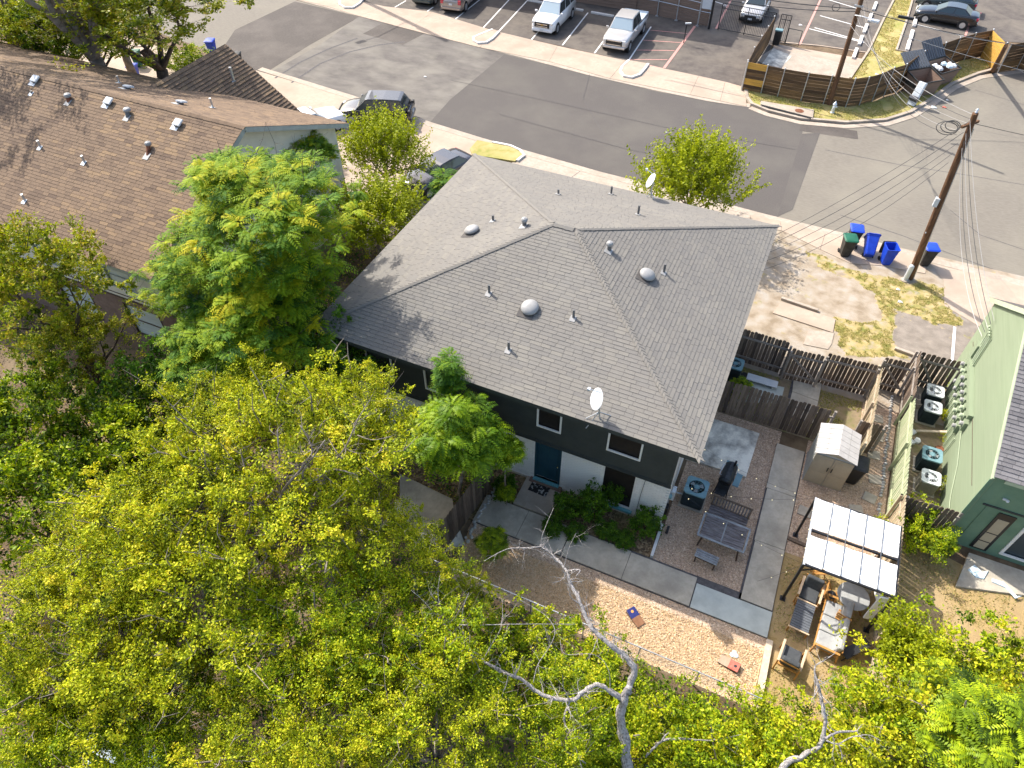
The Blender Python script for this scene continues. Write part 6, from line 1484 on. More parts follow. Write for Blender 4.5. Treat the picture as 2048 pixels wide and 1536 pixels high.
# rear view cars at the top edge
car("bronze minivan seen from behind at the top edge, backed from the street", "minivan", (-30.4,57.0,0), pi/2+.1, 'paint_bronze', 5.0, 1.95, 1.72, 1.0, 1.08, 1.1, (1.5,.75), (-2.1,-2.42), 'van', 'car_glass', 'parked_minivan')
car("dark green car seen from behind at the top edge, left of the bronze minivan", "car", (-33.4,57.2,0), pi/2+.1, 'paint_green', 4.6, 1.85, 1.6, 1.0, 1.04, 1.06, (1.3,.6), (-1.8,-2.15), 'suv', 'car_glass', 'parked_suv')
car("silver sedan behind the sliding gate facing the street", "sedan", (-7.25,64.8,0), -pi/2, 'paint_silver', 4.7, 1.82, 1.46, .95, .98, 1.05, (.95,.2), (-1.1,-1.75), 'sedan')
car("black sedan with silver wheels parked across the grass strip's right side", "sedan", (7.1,69.35,0), pi-.10, 'paint_black', 4.6, 1.82, 1.42, .95, .98, 1.05, (.95,.2), (-1.1,-1.75), 'sedan')
car("dark hatchback behind the black sedan at the top right edge", "car", (7.0,72.6,0), pi-.10, 'paint_green', 4.5, 1.82, 1.5, .97, 1.0, 1.1, (1.0,.3), (-1.5,-2.0), 'sedan', name='parked_hatchback')
car("dark suv parked in the driveway behind the yellow-green shrub", "suv", (-26.0,36.35,0), pi+.35, 'paint_black', 4.7, 1.9, 1.68, 1.02, 1.05, 1.08, (1.2,.45), (-1.75,-2.1), 'suv', 'car_glass', 'parked_suv', tail='plastic_black')
car("white car with only its bonnet showing past the brown roof", "car", (-28.9,33.1,0), pi/2-.4, 'paint_white', 4.6, 1.85, 1.5, .97, 1.0, 1.05, (.9,.2), (-1.2,-1.8), 'sedan', name='parked_car')
car("charcoal sedan in the driveway between the shrub and the grey roof", "sedan", (-18.85,31.3,0), -pi/2-.32, 'paint_char', 4.7, 1.85, 1.45, .96, .99, 1.05, (.9,.2), (-1.2,-1.8), 'sedan')

# ------------------------------------------------------------------ overhead lines
def wire(lab, a, b, sag, r=.012, mat='cable', n=14, name="power_line"):
    a, b = Vector(a), Vector(b); pts = []
    for i in range(n + 1):
        f = i / n; p = a.lerp(b, f); p.z -= sag * 4 * f * (1 - f); pts.append(p)
    g = MB(); g.tube(pts, r * .8, 5, False)
    return tag(put(name, g, M[mat]), lab, "overhead line", "overhead lines")
T1 = p1t; g0 = Vector((8.35, 25.3, 4.3))
for k in range(5): wire(["topmost","second highest","middle","second lowest","lowest"][k] + " service line from the near utility pole down to the green house", T1 + Vector((.05*k-.1,-.05*k,-.25-.28*k)), g0 + Vector((-.05*k,-.12*k,-.12*k)), .35+.12*k, .011+.002*(k%2), 'cable' if k % 2 else 'cable_pale')
hc = Vector((-.15, 26.2, 5.0))
for k in range(5): wire(["topmost","second highest","middle","second lowest","lowest"][k] + " service line from the near utility pole to the grey house corner", T1 + Vector((-.1,-.05,-.35-.45*k)), hc + Vector((0,-1.0*k*.55,-.04*k)), .25+.12*k, .011+.003*(k==1), 'cable')
T2 = p2b.lerp(p2t, .53)
for k in range(6): wire(["topmost","second","third","fourth","fifth","lowest"][k] + " of the six lines between the two wooden utility poles", T1 + Vector((-.05*k,.05,-.1-.18*k)), p2b.lerp(p2t, .50) + Vector((.1*k-.2,-.1,.28*k-.6)), .5+.25*k, .011+.003*(k%3==0), 'cable_pale' if k % 2 == 0 else 'cable')
b5 = p2b.lerp(p2t,.50)
wire("thick black cable leaving the lamp pole to the left over the sliding gate", b5 + Vector((0,0,.3)), Vector((-16.0,52.3,6.1)), .5, .035)
wire("second thick cable leaving the lamp pole to the left", b5 + Vector((0,0,.15)), Vector((-16.2,52.1,5.9)), .7, .03)
wire("thick black cable leaving the lamp pole to the right over the grass strip", b5 + Vector((0,0,.3)), Vector((22,56,4.5)), .8, .03)
wire("pale cable crossing above the dumpsters to the far pole", b5 + Vector((0,0,.5)), p3t + Vector((0,0,.1)), .25, .016, 'cable_pale')
wire("pale cable running right from the far pole", Vector((3.2,52.6,4.3)), Vector((18,52,3.2)), .3, .018, 'cable_pale')
wire("upper bare line over the pickup truck", Vector((-45,57,7.2)), b5 + Vector((0,0,.9)), .6, .016, 'cable_pale')
wire("lower bare line over the pickup truck", Vector((-45,57,6.4)), b5 + Vector((0,0,.6)), .6, .014, 'cable_pale')
wire("line slanting off the right edge from the near pole", T1 + Vector((0,0,-.4)), Vector((22,35.5,7.2)), .3, .014)
sp = MB().beam(b5 + Vector((2.3,.25,.14)), b5 + Vector((3.2,.38,.07)), .14, .14); tag(put("splice_case", sp, M['black_metal']), "black splice case hanging on the cable over the grass strip", "splice case")
sp = MB().tube([b5 + Vector((-1.3+.22*cos(a*pi/8), 0.0, .22+.22*sin(a*pi/8))) for a in range(17)], .02, 5, False); tag(put("cable_loop", sp, M['cable']), "round cable loop hanging left of the lamp pole", "cable loop")

# ------------------------------------------------------------------ vegetation
def mesh_quads(name, V, T, mat):
    """V: (n,4,3) array of quads, T: (n,) tints"""
    n = len(V); me = bpy.data.meshes.new(name)
    me.vertices.add(n * 4); me.vertices.foreach_set("co", V.reshape(-1).astype(np.float32))
    me.loops.add(n * 4); me.loops.foreach_set("vertex_index", np.arange(n * 4, dtype=np.int32))
    me.polygons.add(n); me.polygons.foreach_set("loop_start", np.arange(0, n * 4, 4, dtype=np.int32)); me.polygons.foreach_set("loop_total", np.full(n, 4, dtype=np.int32))
    me.update(calc_edges=True)
    me.attributes.new("tint", 'FLOAT', 'FACE').data.foreach_set("value", T.astype(np.float32))
    me.materials.append(mat)
    return me

def unit(a): return a / (np.linalg.norm(a, axis=-1, keepdims=True) + 1e-9)

def leaves_at(C, D, N, ln, wd, fold=.0):
    """diamond leaves: centre C, direction D, normal hint N"""
    D = unit(D); S = unit(np.cross(D, N)); n = len(C)
    l = ln[:, None] / 2; w = wd[:, None] / 2
    V = np.stack([C - D * l, C - S * w + D * l * .1, C + D * l, C + S * w + D * l * .1], axis=1)
    if fold: V[:, 0, 2] -= 0; V[:, 2, 2] -= fold * ln
    return V

def crown_points(r, n, rx, ry, rz, shell=.55, low=-.55):
    """cluster centres in an uneven ellipsoid, denser outside"""
    out = []; sd = r.random() * 50
    while len(out) < n:
        v = r.normal(size=3); v /= np.linalg.norm(v)
        if v[2] < low: continue
        lump = .78 + .42 * mnoise.noise(Vector((v[0] * 1.6 + sd, v[1] * 1.6, v[2] * 1.6)))
        rad = (shell + (1 - shell) * r.random() ** .6) * lump
        out.append((v[0] * rx * rad, v[1] * ry * rad, v[2] * rz * rad))
    out = np.array(out)
    return out

def clumped(r, n, rx, ry, rz, shell, low, k=7, sp=.48):
    """sprays gathered in boughs with gaps between the boughs"""
    hubs = crown_points(r, max(4, n // k * 3), rx, ry, rz, shell, low); keep = []
    sep = .62 * (rx * ry * 4 * pi / max(1, n // k)) ** .5 * .75
    for h in hubs:
        if all(np.linalg.norm(h - q) > sep for q in keep): keep.append(h)
        if len(keep) >= n // k: break
    keep = np.array(keep); idx = r.integers(0, len(keep), n)
    return keep[idx] + r.normal(size=(n, 3)) * np.array([sp, sp, sp * .45])

def cluster_crown(r, C, per, sig, ln=(.08, .15), ratio=.5, tintbase=.5, flat=.5, up=1.0):
    """small-leaved sprays around the cluster centres"""
    n = len(C) * per
    idx = np.repeat(np.arange(len(C)), per)
    s = sig * (0.6 + .8 * r.random(len(C)))
    # each spray: a few short twigs
    tw = 5; td = unit(r.normal(size=(len(C), tw, 3)) + np.array([0, 0, .35])); k = r.integers(0, tw, n)
    f = r.random(n) ** .8
    base = C[idx] + td[idx, k] * (s[idx] * 1.5 * f)[:, None]
    P = base + r.normal(size=(n, 3)) * (s[idx] * .30)[:, None] * np.array([1, 1, flat])
    D = unit(td[idx, k] + r.normal(size=(n, 3)) * .7)
    N = unit(r.normal(size=(n, 3)) * .75 + np.array([0, 0, up]))
    L_ = r.uniform(ln[0], ln[1], n)
    V = leaves_at(P, D, N, L_, L_ * ratio)
    ct = r.normal(size=len(C)) * .18
    T = np.clip(tintbase + ct[idx] + r.normal(size=n) * .24, 0, 1)
    return V, T

def frond_crown(r, C, fronds, pairs, flen=.5, leaf=.13, tintbase=.45, droop=.35):
    """rosettes of pinnate leaves"""
    Vs, Ts = [], []
    m_ = len(C) * fronds
    idx = np.repeat(np.arange(len(C)), fronds)
    az = r.random(m_) * 2 * pi; el = r.uniform(-.1, .75, m_)
    D = np.stack([np.cos(az) * np.cos(el), np.sin(az) * np.cos(el), np.sin(el)], 1)
    FL_ = flen * r.uniform(.65, 1.2, m_); S = unit(np.cross(D, np.array([0, 0, 1.0])))
    ct = r.normal(size=len(C)) * .17; ft = r.normal(size=m_) * .12
    for k in range(pairs):
        f = (k + 1.2) / (pairs + .5)
        P = C[idx] + D * (FL_ * f)[:, None]; P[:, 2] -= droop * FL_ * f ** 2
        d2 = D.copy(); d2[:, 2] -= 2 * droop * f; d2 = unit(d2)
        U = unit(np.cross(S, d2)); U *= np.sign(U[:, 2:3] + 1e-6)
        w = leaf * (1 - .55 * abs(f - .5)) * r.uniform(.8, 1.2, m_)
        for s in (-1, 1):
            ld = unit(S * s + d2 * .45 - np.array([0, 0, .25])); c = P + ld * (w * .5)[:, None]
            Vs.append(leaves_at(c, ld, U + r.normal(size=(m_, 3)) * .15, w, w * .34)); Ts.append(np.clip(tintbase + ct[idx] + ft + r.normal(size=m_) * .05, 0, 1))
    return np.concatenate(Vs), np.concatenate(Ts)

def limbs(r, C, zb, trunk_r, nl=7, twig=.012, lean=(0, 0), zfork=None):
    """trunk from the ground to a fork, limbs to chosen clusters, twigs to the others; returns MB (local, crown centre at origin)"""
    g = MB(); zf = zfork if zfork is not None else zb * .55
    ft = Vector((lean[0] * .5, lean[1] * .5, zf))
    q = lambda s: Vector(r.normal(size=3) * s)
    base = Vector((lean[0], lean[1], zb))
    mid = base.lerp(ft, .5) + q(.10)
    g.tube([base, mid, ft], [trunk_r * 1.15, trunk_r, trunk_r * .85], 8)
    order = r.permutation(len(C)); mains = []
    for i in order:
        c = Vector(C[i])
        if all((c - m).length > 1.2 for m in mains): mains.append(c)
        if len(mains) >= nl: break
    nodes = []
    for c in mains:
        p = [ft]; rad = [trunk_r * .55]
        for f in (.3, .6, .85, 1):
            p.append(ft.lerp(c, f) + Vector((0, 0, .25 * (c - ft).length * f * (1 - f))) + q(.09 * (c-ft).length * .4)); rad.append(max(.015, trunk_r * .5 * (1 - f * .85)))
        g.tube(p, rad, 6, False); nodes += [(p[2], rad[2]), (p[3], rad[3]), (p[4], rad[4])]
    order = sorted(order, key=lambda i: (Vector(C[i]) - ft).length)
    for i in order:
        c = Vector(C[i]); nd = min(nodes, key=lambda n_: (n_[0] - c).length); a = nd[0]
        if (a - c).length > 2.8 or (a - c).length < .1: continue
        L_ = (c - a).length; m1 = a.lerp(c, .33) + q(.09 * L_); m2 = a.lerp(c, .66) + q(.09 * L_); r0_ = min(nd[1] * .75, twig * 2.0)
        g.tube([a, m1, m2, c], [r0_, r0_ * .8, r0_ * .6, twig * .35], 4, False)
        nodes += [(m1, r0_ * .8), (m2, r0_ * .65)]
    if trunk_r >= .12:
        for i in order[::3]:
            if r.random() < .45: continue
            c = Vector(C[i]); o_ = c.normalized() * .4 + Vector((0, 0, .3)) + q(.25); p1_ = c + o_ * .55 + q(.06); p2_ = p1_ + o_ * .5 + q(.15)
            g.tube([c, p1_, p2_], [twig * .75, twig * .55, twig * .25], 4, False)
            g.tube([p1_, p1_ + q(.22) + Vector((0, 0, .15))], [twig * .5, twig * .2], 4, False)
    return g

PROTO = {}
def make_proto(key, kind, rx, ry, rz, zb, ncl, leafmat_, barkmat, seed, per=55, sig=.34, trunk_r=.14, tb=.5, ln=(.08,.15), fr=(12, 7), flen=.5, leaf=.14, shell=.5, low=-.5, nl=7, twig=.012, ratio=.55, droop=.35):
    r = np.random.default_rng(seed)
    C = clumped(r, ncl, rx, ry, rz, shell, low) if (kind == 'leaf' and rx > 1.3) or key == 'pin' else crown_points(r, ncl, rx, ry, rz, shell, low)
    if kind == 'leaf': sig *= .66
    if kind == 'shoot':
        Vs, Ts = [], []
        for c in C:
            d = unit(np.array(c) * .35 + np.array([0, 0, 1.15]) + r.normal(size=3) * .35); L_ = flen * r.uniform(.6, 1.25); m_ = int(L_ / .024)
            f = np.linspace(.0, 1, m_); P = c + d * (f * L_)[:, None] + r.normal(size=(m_, 3)) * .03; D = unit(r.normal(size=(m_, 3)) + d * .5); l_ = r.uniform(ln[0], ln[1], m_)
            Vs.append(leaves_at(P + D * .04, D, unit(r.normal(size=(m_, 3)) + np.array([0, 0, .6])), l_, l_ * .55)); Ts.append(np.clip(tb + r.normal() * .15 + .25 * (f - .5) + r.normal(size=m_) * .12, 0, 1))
        V, T = np.concatenate(Vs), np.concatenate(Ts)
    elif kind == 'leaf': V, T = cluster_crown(r, C, per, sig, ln, ratio, tb)
    else: V, T = frond_crown(r, C, fr[0], fr[1], flen, leaf, tb, droop)
    PROTO[key] = (mesh_quads("crown", V, T, M[leafmat_]), limbs(r, C, zb, trunk_r, nl, twig), M[barkmat], zb)
    g = PROTO[key][1]; me = bpy.data.meshes.new("trunk"); me.from_pydata(g.v, [], g.f); me.materials.append(M[barkmat]); me.polygons.foreach_set("use_smooth", [True] * len(me.polygons))
    PROTO[key] = (PROTO[key][0], me, zb)

def tree(key, label, cat, x, y, z, rz=0, s=1.0, name="tree", group=None):
    """crown centre at (x, y, z); the Empty stands on the ground below"""
    cm, tm, zb = PROTO[key]
    ss = s if hasattr(s, '__len__') else (s, s, s)
    t = thing(name, label, cat, (x, y, 0), rz, group)
    for nm, me in (("trunk", tm), ("crown", cm)):
        o = bpy.data.objects.new(nm, me); COL.objects.link(o); o.parent = t
        o.location = (0, 0, z); o.scale = ss
    return t

make_proto('elmA', 'leaf', 3.4,3.2,1.7, -6.4, 250, 'leaf_yellow', 'bark_mid', 1, per=185, sig=.34, trunk_r=.2, tb=.48, nl=12, twig=.026, ln=(.045,.10))
make_proto('elmB', 'leaf', 2.8,2.8,1.4, -4.5, 210, 'leaf_yellow', 'bark_mid', 2, ln=(.045,.10), per=165, sig=.34, trunk_r=.14, tb=.45, nl=9, twig=.018)
make_proto('elmC', 'leaf', 2.5,2.7,1.3, -3.8, 180, 'leaf_mid', 'bark_mid', 3, ln=(.045,.10), per=165, sig=.34, trunk_r=.12, tb=.55, nl=8)
make_proto('olive', 'leaf', 2.8,2.8,2.4, -5.2, 220, 'leaf_olive', 'bark_dark', 4, per=95, sig=.34, trunk_r=.2, tb=.55, nl=7)
make_proto('mid', 'leaf', 2.6,2.5,1.7, -4.5, 210, 'leaf_mid', 'bark_dark', 5, per=100, sig=.33, trunk_r=.14, tb=.35)
make_proto('pin', 'frond', 3.6,3.4,2.7, -6.5, 300, 'leaf_pinnate', 'bark_dark', 6, fr=(13,8), flen=.62, leaf=.17, trunk_r=.17, nl=9, twig=.014, tb=.5)
make_proto('pinB', 'frond', 1.6,1.6,1.5, -4.2, 75, 'leaf_vivid', 'bark_mid', 7, fr=(13,9), flen=.66, leaf=.17, trunk_r=.07, nl=5, tb=.5, droop=.5)
make_proto('spire', 'frond', .48,.48,1.25, -5.0, 26, 'leaf_pinnate', 'bark_mid', 8, fr=(12,8), flen=.42, leaf=.12, trunk_r=.05, nl=4, tb=.35, low=-.95)
make_proto('myrt', 'shoot', 1.9,1.9,1.5, -2.2, 560, 'leaf_lime', 'bark_mid', 9, flen=.85, trunk_r=.07, tb=.5, ln=(.07,.12), shell=.25, low=-.8, nl=10)
make_proto('shootS', 'shoot', 1.0,.8,.5, -1.2, 120, 'leaf_lime', 'bark_mid', 19, flen=.95, trunk_r=.03, tb=.4, ln=(.07,.12), shell=.2, low=-.8, nl=5)
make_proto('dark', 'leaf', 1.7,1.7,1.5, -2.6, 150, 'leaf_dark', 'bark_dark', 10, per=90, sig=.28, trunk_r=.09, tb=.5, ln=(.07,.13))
make_proto('bush', 'leaf', .62,.55,.6, -.6, 60, 'leaf_dark', 'bark_dark', 11, per=62, sig=.15, trunk_r=.03, tb=.55, ln=(.05,.09), low=-.9)
make_proto('scrub', 'leaf', 1.5,1.4,.95, -1.2, 130, 'leaf_yellow', 'bark_mid', 12, per=85, sig=.28, trunk_r=.05, tb=.5, ln=(.06,.12), low=-.8, twig=.01)
make_proto('scrubG', 'leaf', 1.5,1.4,1.0, -1.2, 130, 'leaf_mid', 'bark_mid', 13, per=85, sig=.28, trunk_r=.05, tb=.5, ln=(.07,.13), low=-.8, twig=.01)
make_proto('pinL', 'frond', 1.5,1.5,1.1, -2.6, 75, 'leaf_mid', 'bark_mid', 14, fr=(12,9), flen=.6, leaf=.15, trunk_r=.06, nl=5, tb=.3)

make_proto('shade', 'leaf', 3.4,3.0,1.8, -13.2, 200, 'leaf_yellow', 'bark_mid', 21, per=80, sig=.36, trunk_r=.2, tb=.45, nl=10)
# the big sunlit trees in front
tree('elmA', "large yellow-green tree with pale forked limbs in the middle of the thicket", "tree", *(-9.88,7.44), 7.2, .4, 1.12)
tree('elmB', "yellow-green tree touching the lower left of the fern-leaved tree", "tree", *(-13.50,8.78), 6.0, 1.4, .85)
tree('elmB', "yellow tree reaching towards the charcoal wall of the grey house", "tree", *(-9.25,9.57), 7.0, 2.6, .72)
tree('elmB', "yellow-green tree left of the large forked one", "tree", *(-12.26,5.71), 6.0, .2, 1.0)
tree('elmA', "broad yellow tree at the left edge below the dark undergrowth", "tree", *(-12.46,1.98), 5.8, 2.2, .8)
tree('elmB', "bright yellow-green tree in the lower middle left", "tree", *(-9.97,3.44), 6.2, 4.2, 1.0)
tree('elmC', "green tree in the bottom left corner above the corrugated roof", "tree", *(-11.80,0.35), 5.0, 1.2, .8)
tree('elmC', "leafy green tree below the large forked one", "tree", *(-7.44,4.57), 5.4, 5.2, .92)
tree('elmB', "yellow-olive tree right of the large forked one beside the leaning fence", "tree", *(-6.53,7.05), 5.4, 3.2, .62)
tree('elmC', "yellow-green tree under the left end of the dead branch", "tree", *(-5.20,4.95), 5.0, 2.4, .95)
tree('elmB', "yellow tree at the bottom edge left of centre", "tree", *(-6.69,2.46), 5.6, .9, .8)
tree('elmC', "green tree at the bottom edge between the yellow ones", "tree", *(-9.40,1.69), 4.6, 3.9, .75)
tree('elmB', "yellow-olive tree at the bottom edge under the dead limb", "tree", *(-3.68,3.72), 5.2, 5.0, .78)
tree('elmC', "low green tree left of the dead trunk", "tree", *(-1.90,5.29), 3.6, 1.9, .8)
tree('elmB', "thin yellow-olive tree at the lower left end of the wood chips", "tree", *(-4.94,7.32), 3.8, 4.4, .4)
tree('elmB', "yellow tree with sparse twigs left of the fallen limb", "tree", *(-13.60,3.82), 5.2, 5.6, .75)
tree('elmB', "young yellow-green tree between the large forked one and the left thicket", "tree", *(-11.08,2.04), 5.0, 1.1, .7)
tree('elmB', "sparse yellow tree just below the pale forked limbs", "tree", *(-8.95,8.38), 4.6, 3.0, .6)
tree('elmC', "leafy tree in the left part of the bottom edge", "tree", *(-10.40,0.54), 4.6, 2.0, .8)
tree('elmB', "yellow-green tree between the dead limb and the large forked tree", "tree", *(-5.79,3.67), 5.0, 4.0, .75)
# darker trees at the left
tree('olive', "olive-leaved tree with a dark leaning trunk at the left edge over the brown roof", "tree", *(-22.66,10.78), 6.6, .6, 1.0)
tree('olive', "smaller olive tree right of the dark leaning trunk", "tree", *(-22.53,10.48), 3.8, 2.6, .7)
tree('mid', "shaded green tree at the left edge below the olive tree", "tree", *(-21.45,7.42), 3.6, 1.6, 1.0)
tree('mid', "dark green tree in the shade left of the thicket", "tree", *(-18.68,8.06), 3.2, 3.6, 1.05)
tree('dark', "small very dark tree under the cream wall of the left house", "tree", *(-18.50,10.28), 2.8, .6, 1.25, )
tree('mid', "mid green tree at the left edge below the dark undergrowth", "tree", *(-18.91,4.74), 3.4, 5.0, 1.0)
tree('scrubG', "leafy undergrowth shrub in the gap left of the large tree", "shrub", *(-16.10,5.82), 2.2, 1.0, 1.5, "shrub")
tree('pin', "tall fern-leaved green tree between the two houses", "tree", *(-16.45,15.27), 8.0, .3, (1.0,1.05,1.02))
tree('pin', "lower fern-leaved tree leaning against the taller one towards the roof corner", "tree", *(-15.45,13.00), 5.6, 2.4, (.95,.8,.85))
tree('pin', "fern-leaved tree crown in front of the cream gable wall", "tree", *(-17.85,13.16), 6.0, 4.0, (.6,.55,.6))
tree('dark', "glossy dark green tree at the front left corner of the grey roof", "tree", *(-12.94,14.36), 4.2, 1.1, (1.0,.95,1.1))
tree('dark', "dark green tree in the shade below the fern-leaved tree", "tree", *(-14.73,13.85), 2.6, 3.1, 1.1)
tree('pinB', "vivid green fern-leaved tree in front of the white brick wall", "tree", *(-7.42,12.18), 4.3, .4, (.98,.98,1.0))
tree('pinB', "small fern-leaved sapling crown beside the teal door", "tree", *(-6.07,12.88), 3.4, 2.0, (.42,.42,.5))
tree('spire', "narrow upright sapling rising in front of the grey eave", "tree", *(-8.35,13.51), 5.6, 0, 1.0)
tree('myrt', "rounded yellow-green shrub tree by the dark suv in the driveway", "tree", *(-20.75,29.02), 2.6, .2, (1.45,1.4,1.25))
tree('myrt', "second yellow-green shrub tree beside the grey roof's left edge", "tree", *(-18.14,23.90), 2.2, 1.9, (1.5,1.5,1.1))
tree('spire', "small fern-leaved tree tip between the charcoal sedan and the grey roof", "tree", *(-16.39,28.05), 2.2, .9, (1.6,1.6,1.1))
tree('pin', "dark fern-leaved branches against the cream gable", "tree", *(-21.64,23.73), 5.2, 5.3, (.42,.4,.42))
tree('myrt', "feathery yellow-green tree behind the back eave of the grey house", "tree", *(-4.66,32.81), 2.7, 4.2, (1.75,1.45,1.45))
# street trees top left
tree('shade', "tall pale trunked tree at the top left whose branches shade the brown roof", "tree", -38.2, 27.3, 13.2, 0, (1.5,2.5,1.1))
tree('shade', "second tall pale trunked tree behind the brown roof ridge", "tree", -46.5, 28.5, 12.2, 2.6, 1.3)
tree('elmB', "sunlit yellow tree at the top left corner behind the brown roof", "tree", *(-46.30,28.94), 5.0, .6, (2.3,2.1,1.6))
tree('olive', "green street tree with a thick dark trunk behind the brown roof", "tree", *(-35.83,29.43), 7.5, .9, (1.9,1.8,1.15))
tree('mid', "green tree between the sunlit corner tree and the thick trunked one", "tree", *(-42.28,30.14), 5.5, 2.2, (1.6,1.5,1.2))
tree('elmC', "yellow-green tree at the top edge left of centre", "tree", *(-44.42,34.05), 6.0, 3.0, (2.2,2.2,1.5))
tree('scrubG', "low shrub at the foot of the thick trunked tree", "shrub", *(-41.82,36.56), .9, .4, (1.0,1.0,.9), "shrub")
# bottom right thicket
for i, (p_, z, k, s, lab) in enumerate([
    ((7.69,10.79),2.2,'scrub',1.0,"yellow-green shrub with upright shoots beside the sofa"),
    ((9.18,11.90),2.2,'scrubG',1.1,"rounded green shrub at the right edge below the dry yard"),
    ((6.81,9.49),2.4,'scrubG',1.0,"leafy shrub between the two dead branches"),
    ((7.75,9.85),3.0,'scrub',1.25,"yellow-green shrub near the bottom right corner"),
    ((4.86,7.97),1.2,'scrubG',.95,"low shrub below the timber edging"),
    ((3.44,7.48),1.4,'scrub',.9,"yellow-green shrub under the wood chips' lower edge"),
    ((1.83,7.56),1.2,'scrubG',.8,"low green shrub right of the dead trunk"),
    ((-1.87,7.93),1.2,'scrubG',.9,"dark leafy shrub behind the dead tree's fork"),
    ((1.28,6.31),1.6,'scrub',.85,"yellow-green shrub at the bottom edge right of the dead trunk"),
    ((-0.51,5.72),2.2,'scrubG',.95,"green shrub at the bottom edge left of the dead trunk"),
    ((4.02,8.83),.8,'scrubG',.5,"small vine covered shrub at the lower corner of the wood chips"),
    ((6.69,12.13),1.9,'shootS',1.1,"upright leafy shoots beside the canopy's lower corner"),
    ((5.92,10.59),1.0,'scrubG',.45,"small green shrub below the grey sofa"),
    ((9.49,11.38),2.8,'scrub',1.2,"yellow-green shrub cut by the right edge"),
    ((-3.82,7.27),1.8,'scrubG',.9,"shaded shrub below the wire fence's left part"),
    ((-0.43,7.80),1.2,'scrubG',.7,"leafy shrub at the foot of the dead trunk"),
    ((5.90,7.99),2.6,'scrub',1.1,"yellow-green shrub at the bottom edge beside the bleached limb"),
    ((2.92,6.63),2.2,'scrubG',1.0,"broad-leaved green shrub at the bottom edge in the middle")]):
    tree(k, lab, "shrub", *p_, z, i * 1.3, s, "shrub")
tree('pinL', "lime green fern-leaved tree in the bottom right corner", "tree", *(8.34,9.23), 4.2, .7, (1.0,1.0,.8))
tree('pinL', "fern-leaved young tree left of the bottom right corner tree", "tree", *(7.57,10.30), 3.4, 2.7, (.6,.6,.6))
# garden shrubs at the house
for (p_, z, sx, sz, rz, lab) in [((-3.92,13.35),.65,.95,.95,0,"dark rounded shrub just right of the teal door"),((-3.08,13.74),.8,1.1,1.2,2,"tallest dark shrub in front of the lower window"),((-2.48,14.52),.9,.75,1.0,4,"dark shrub at the right of the lower window"),((-1.15,13.96),.6,1.0,.95,1,"dark shrub at the corner of the white brick wall"),((-2.31,13.27),.35,.8,.5,3,"low grassy plant in front of the dark shrubs"),((-6.30,13.33),.5,.9,.8,5,"dark shrub left of the porch slab"),((-4.12,12.60),.3,.75,.45,2.2,"low strappy plant at the left end of the shrub bed"),((-3.32,12.74),.3,.7,.45,.6,"low strappy plant next to the front path"),((-1.63,13.18),.3,.7,.45,1.6,"low plant between the corner shrub and the path")]:
    tree('bush', lab, "shrub", *p_, z, rz, (sx*1.18, sx*1.18, sz*1.15), "shrub")
tree('scrubG', "bushy green shrub beside the condenser alley's lower fence", "shrub", *(7.63,17.35), .8, .3, (.62,.62,.75), "shrub")
tree('pinL', "bright lime shrub in the sun below the condenser alley fence", "shrub", *(8.19,17.06), 1.0, .3, (.3,.3,.38), "shrub")
tree('pinL', "feathery weed growing between the cross fence and the house", "shrub", *(0.50,21.74), .6, 1.3, (.32,.32,.42), "shrub")
tree('pinL', "small fern-leaved sapling beside the front path's left end", "shrub", *(-5.53,10.67), 1.3, 2.1, (.36,.36,.42), "shrub")
tree('pinL', "small fern-leaved sapling by the white edging stones", "shrub", *(-6.00,12.77), 1.1, 3.3, (.22,.22,.3), "shrub")
for i, (p_, s, lab) in enumerate([((8.69,22.73),.22,"dry weed clump at the green wall between the middle condensers"),((8.66,20.27),.25,"yellow weed clump at the foot of the green wall's lower end"),((8.47,24.04),.2,"small weed beside the second condenser"),((8.62,25.92),.2,"small weed behind the uppermost condenser")]):
    tree('scrub', lab, "weed", *p_, .25, i, s, "weed")

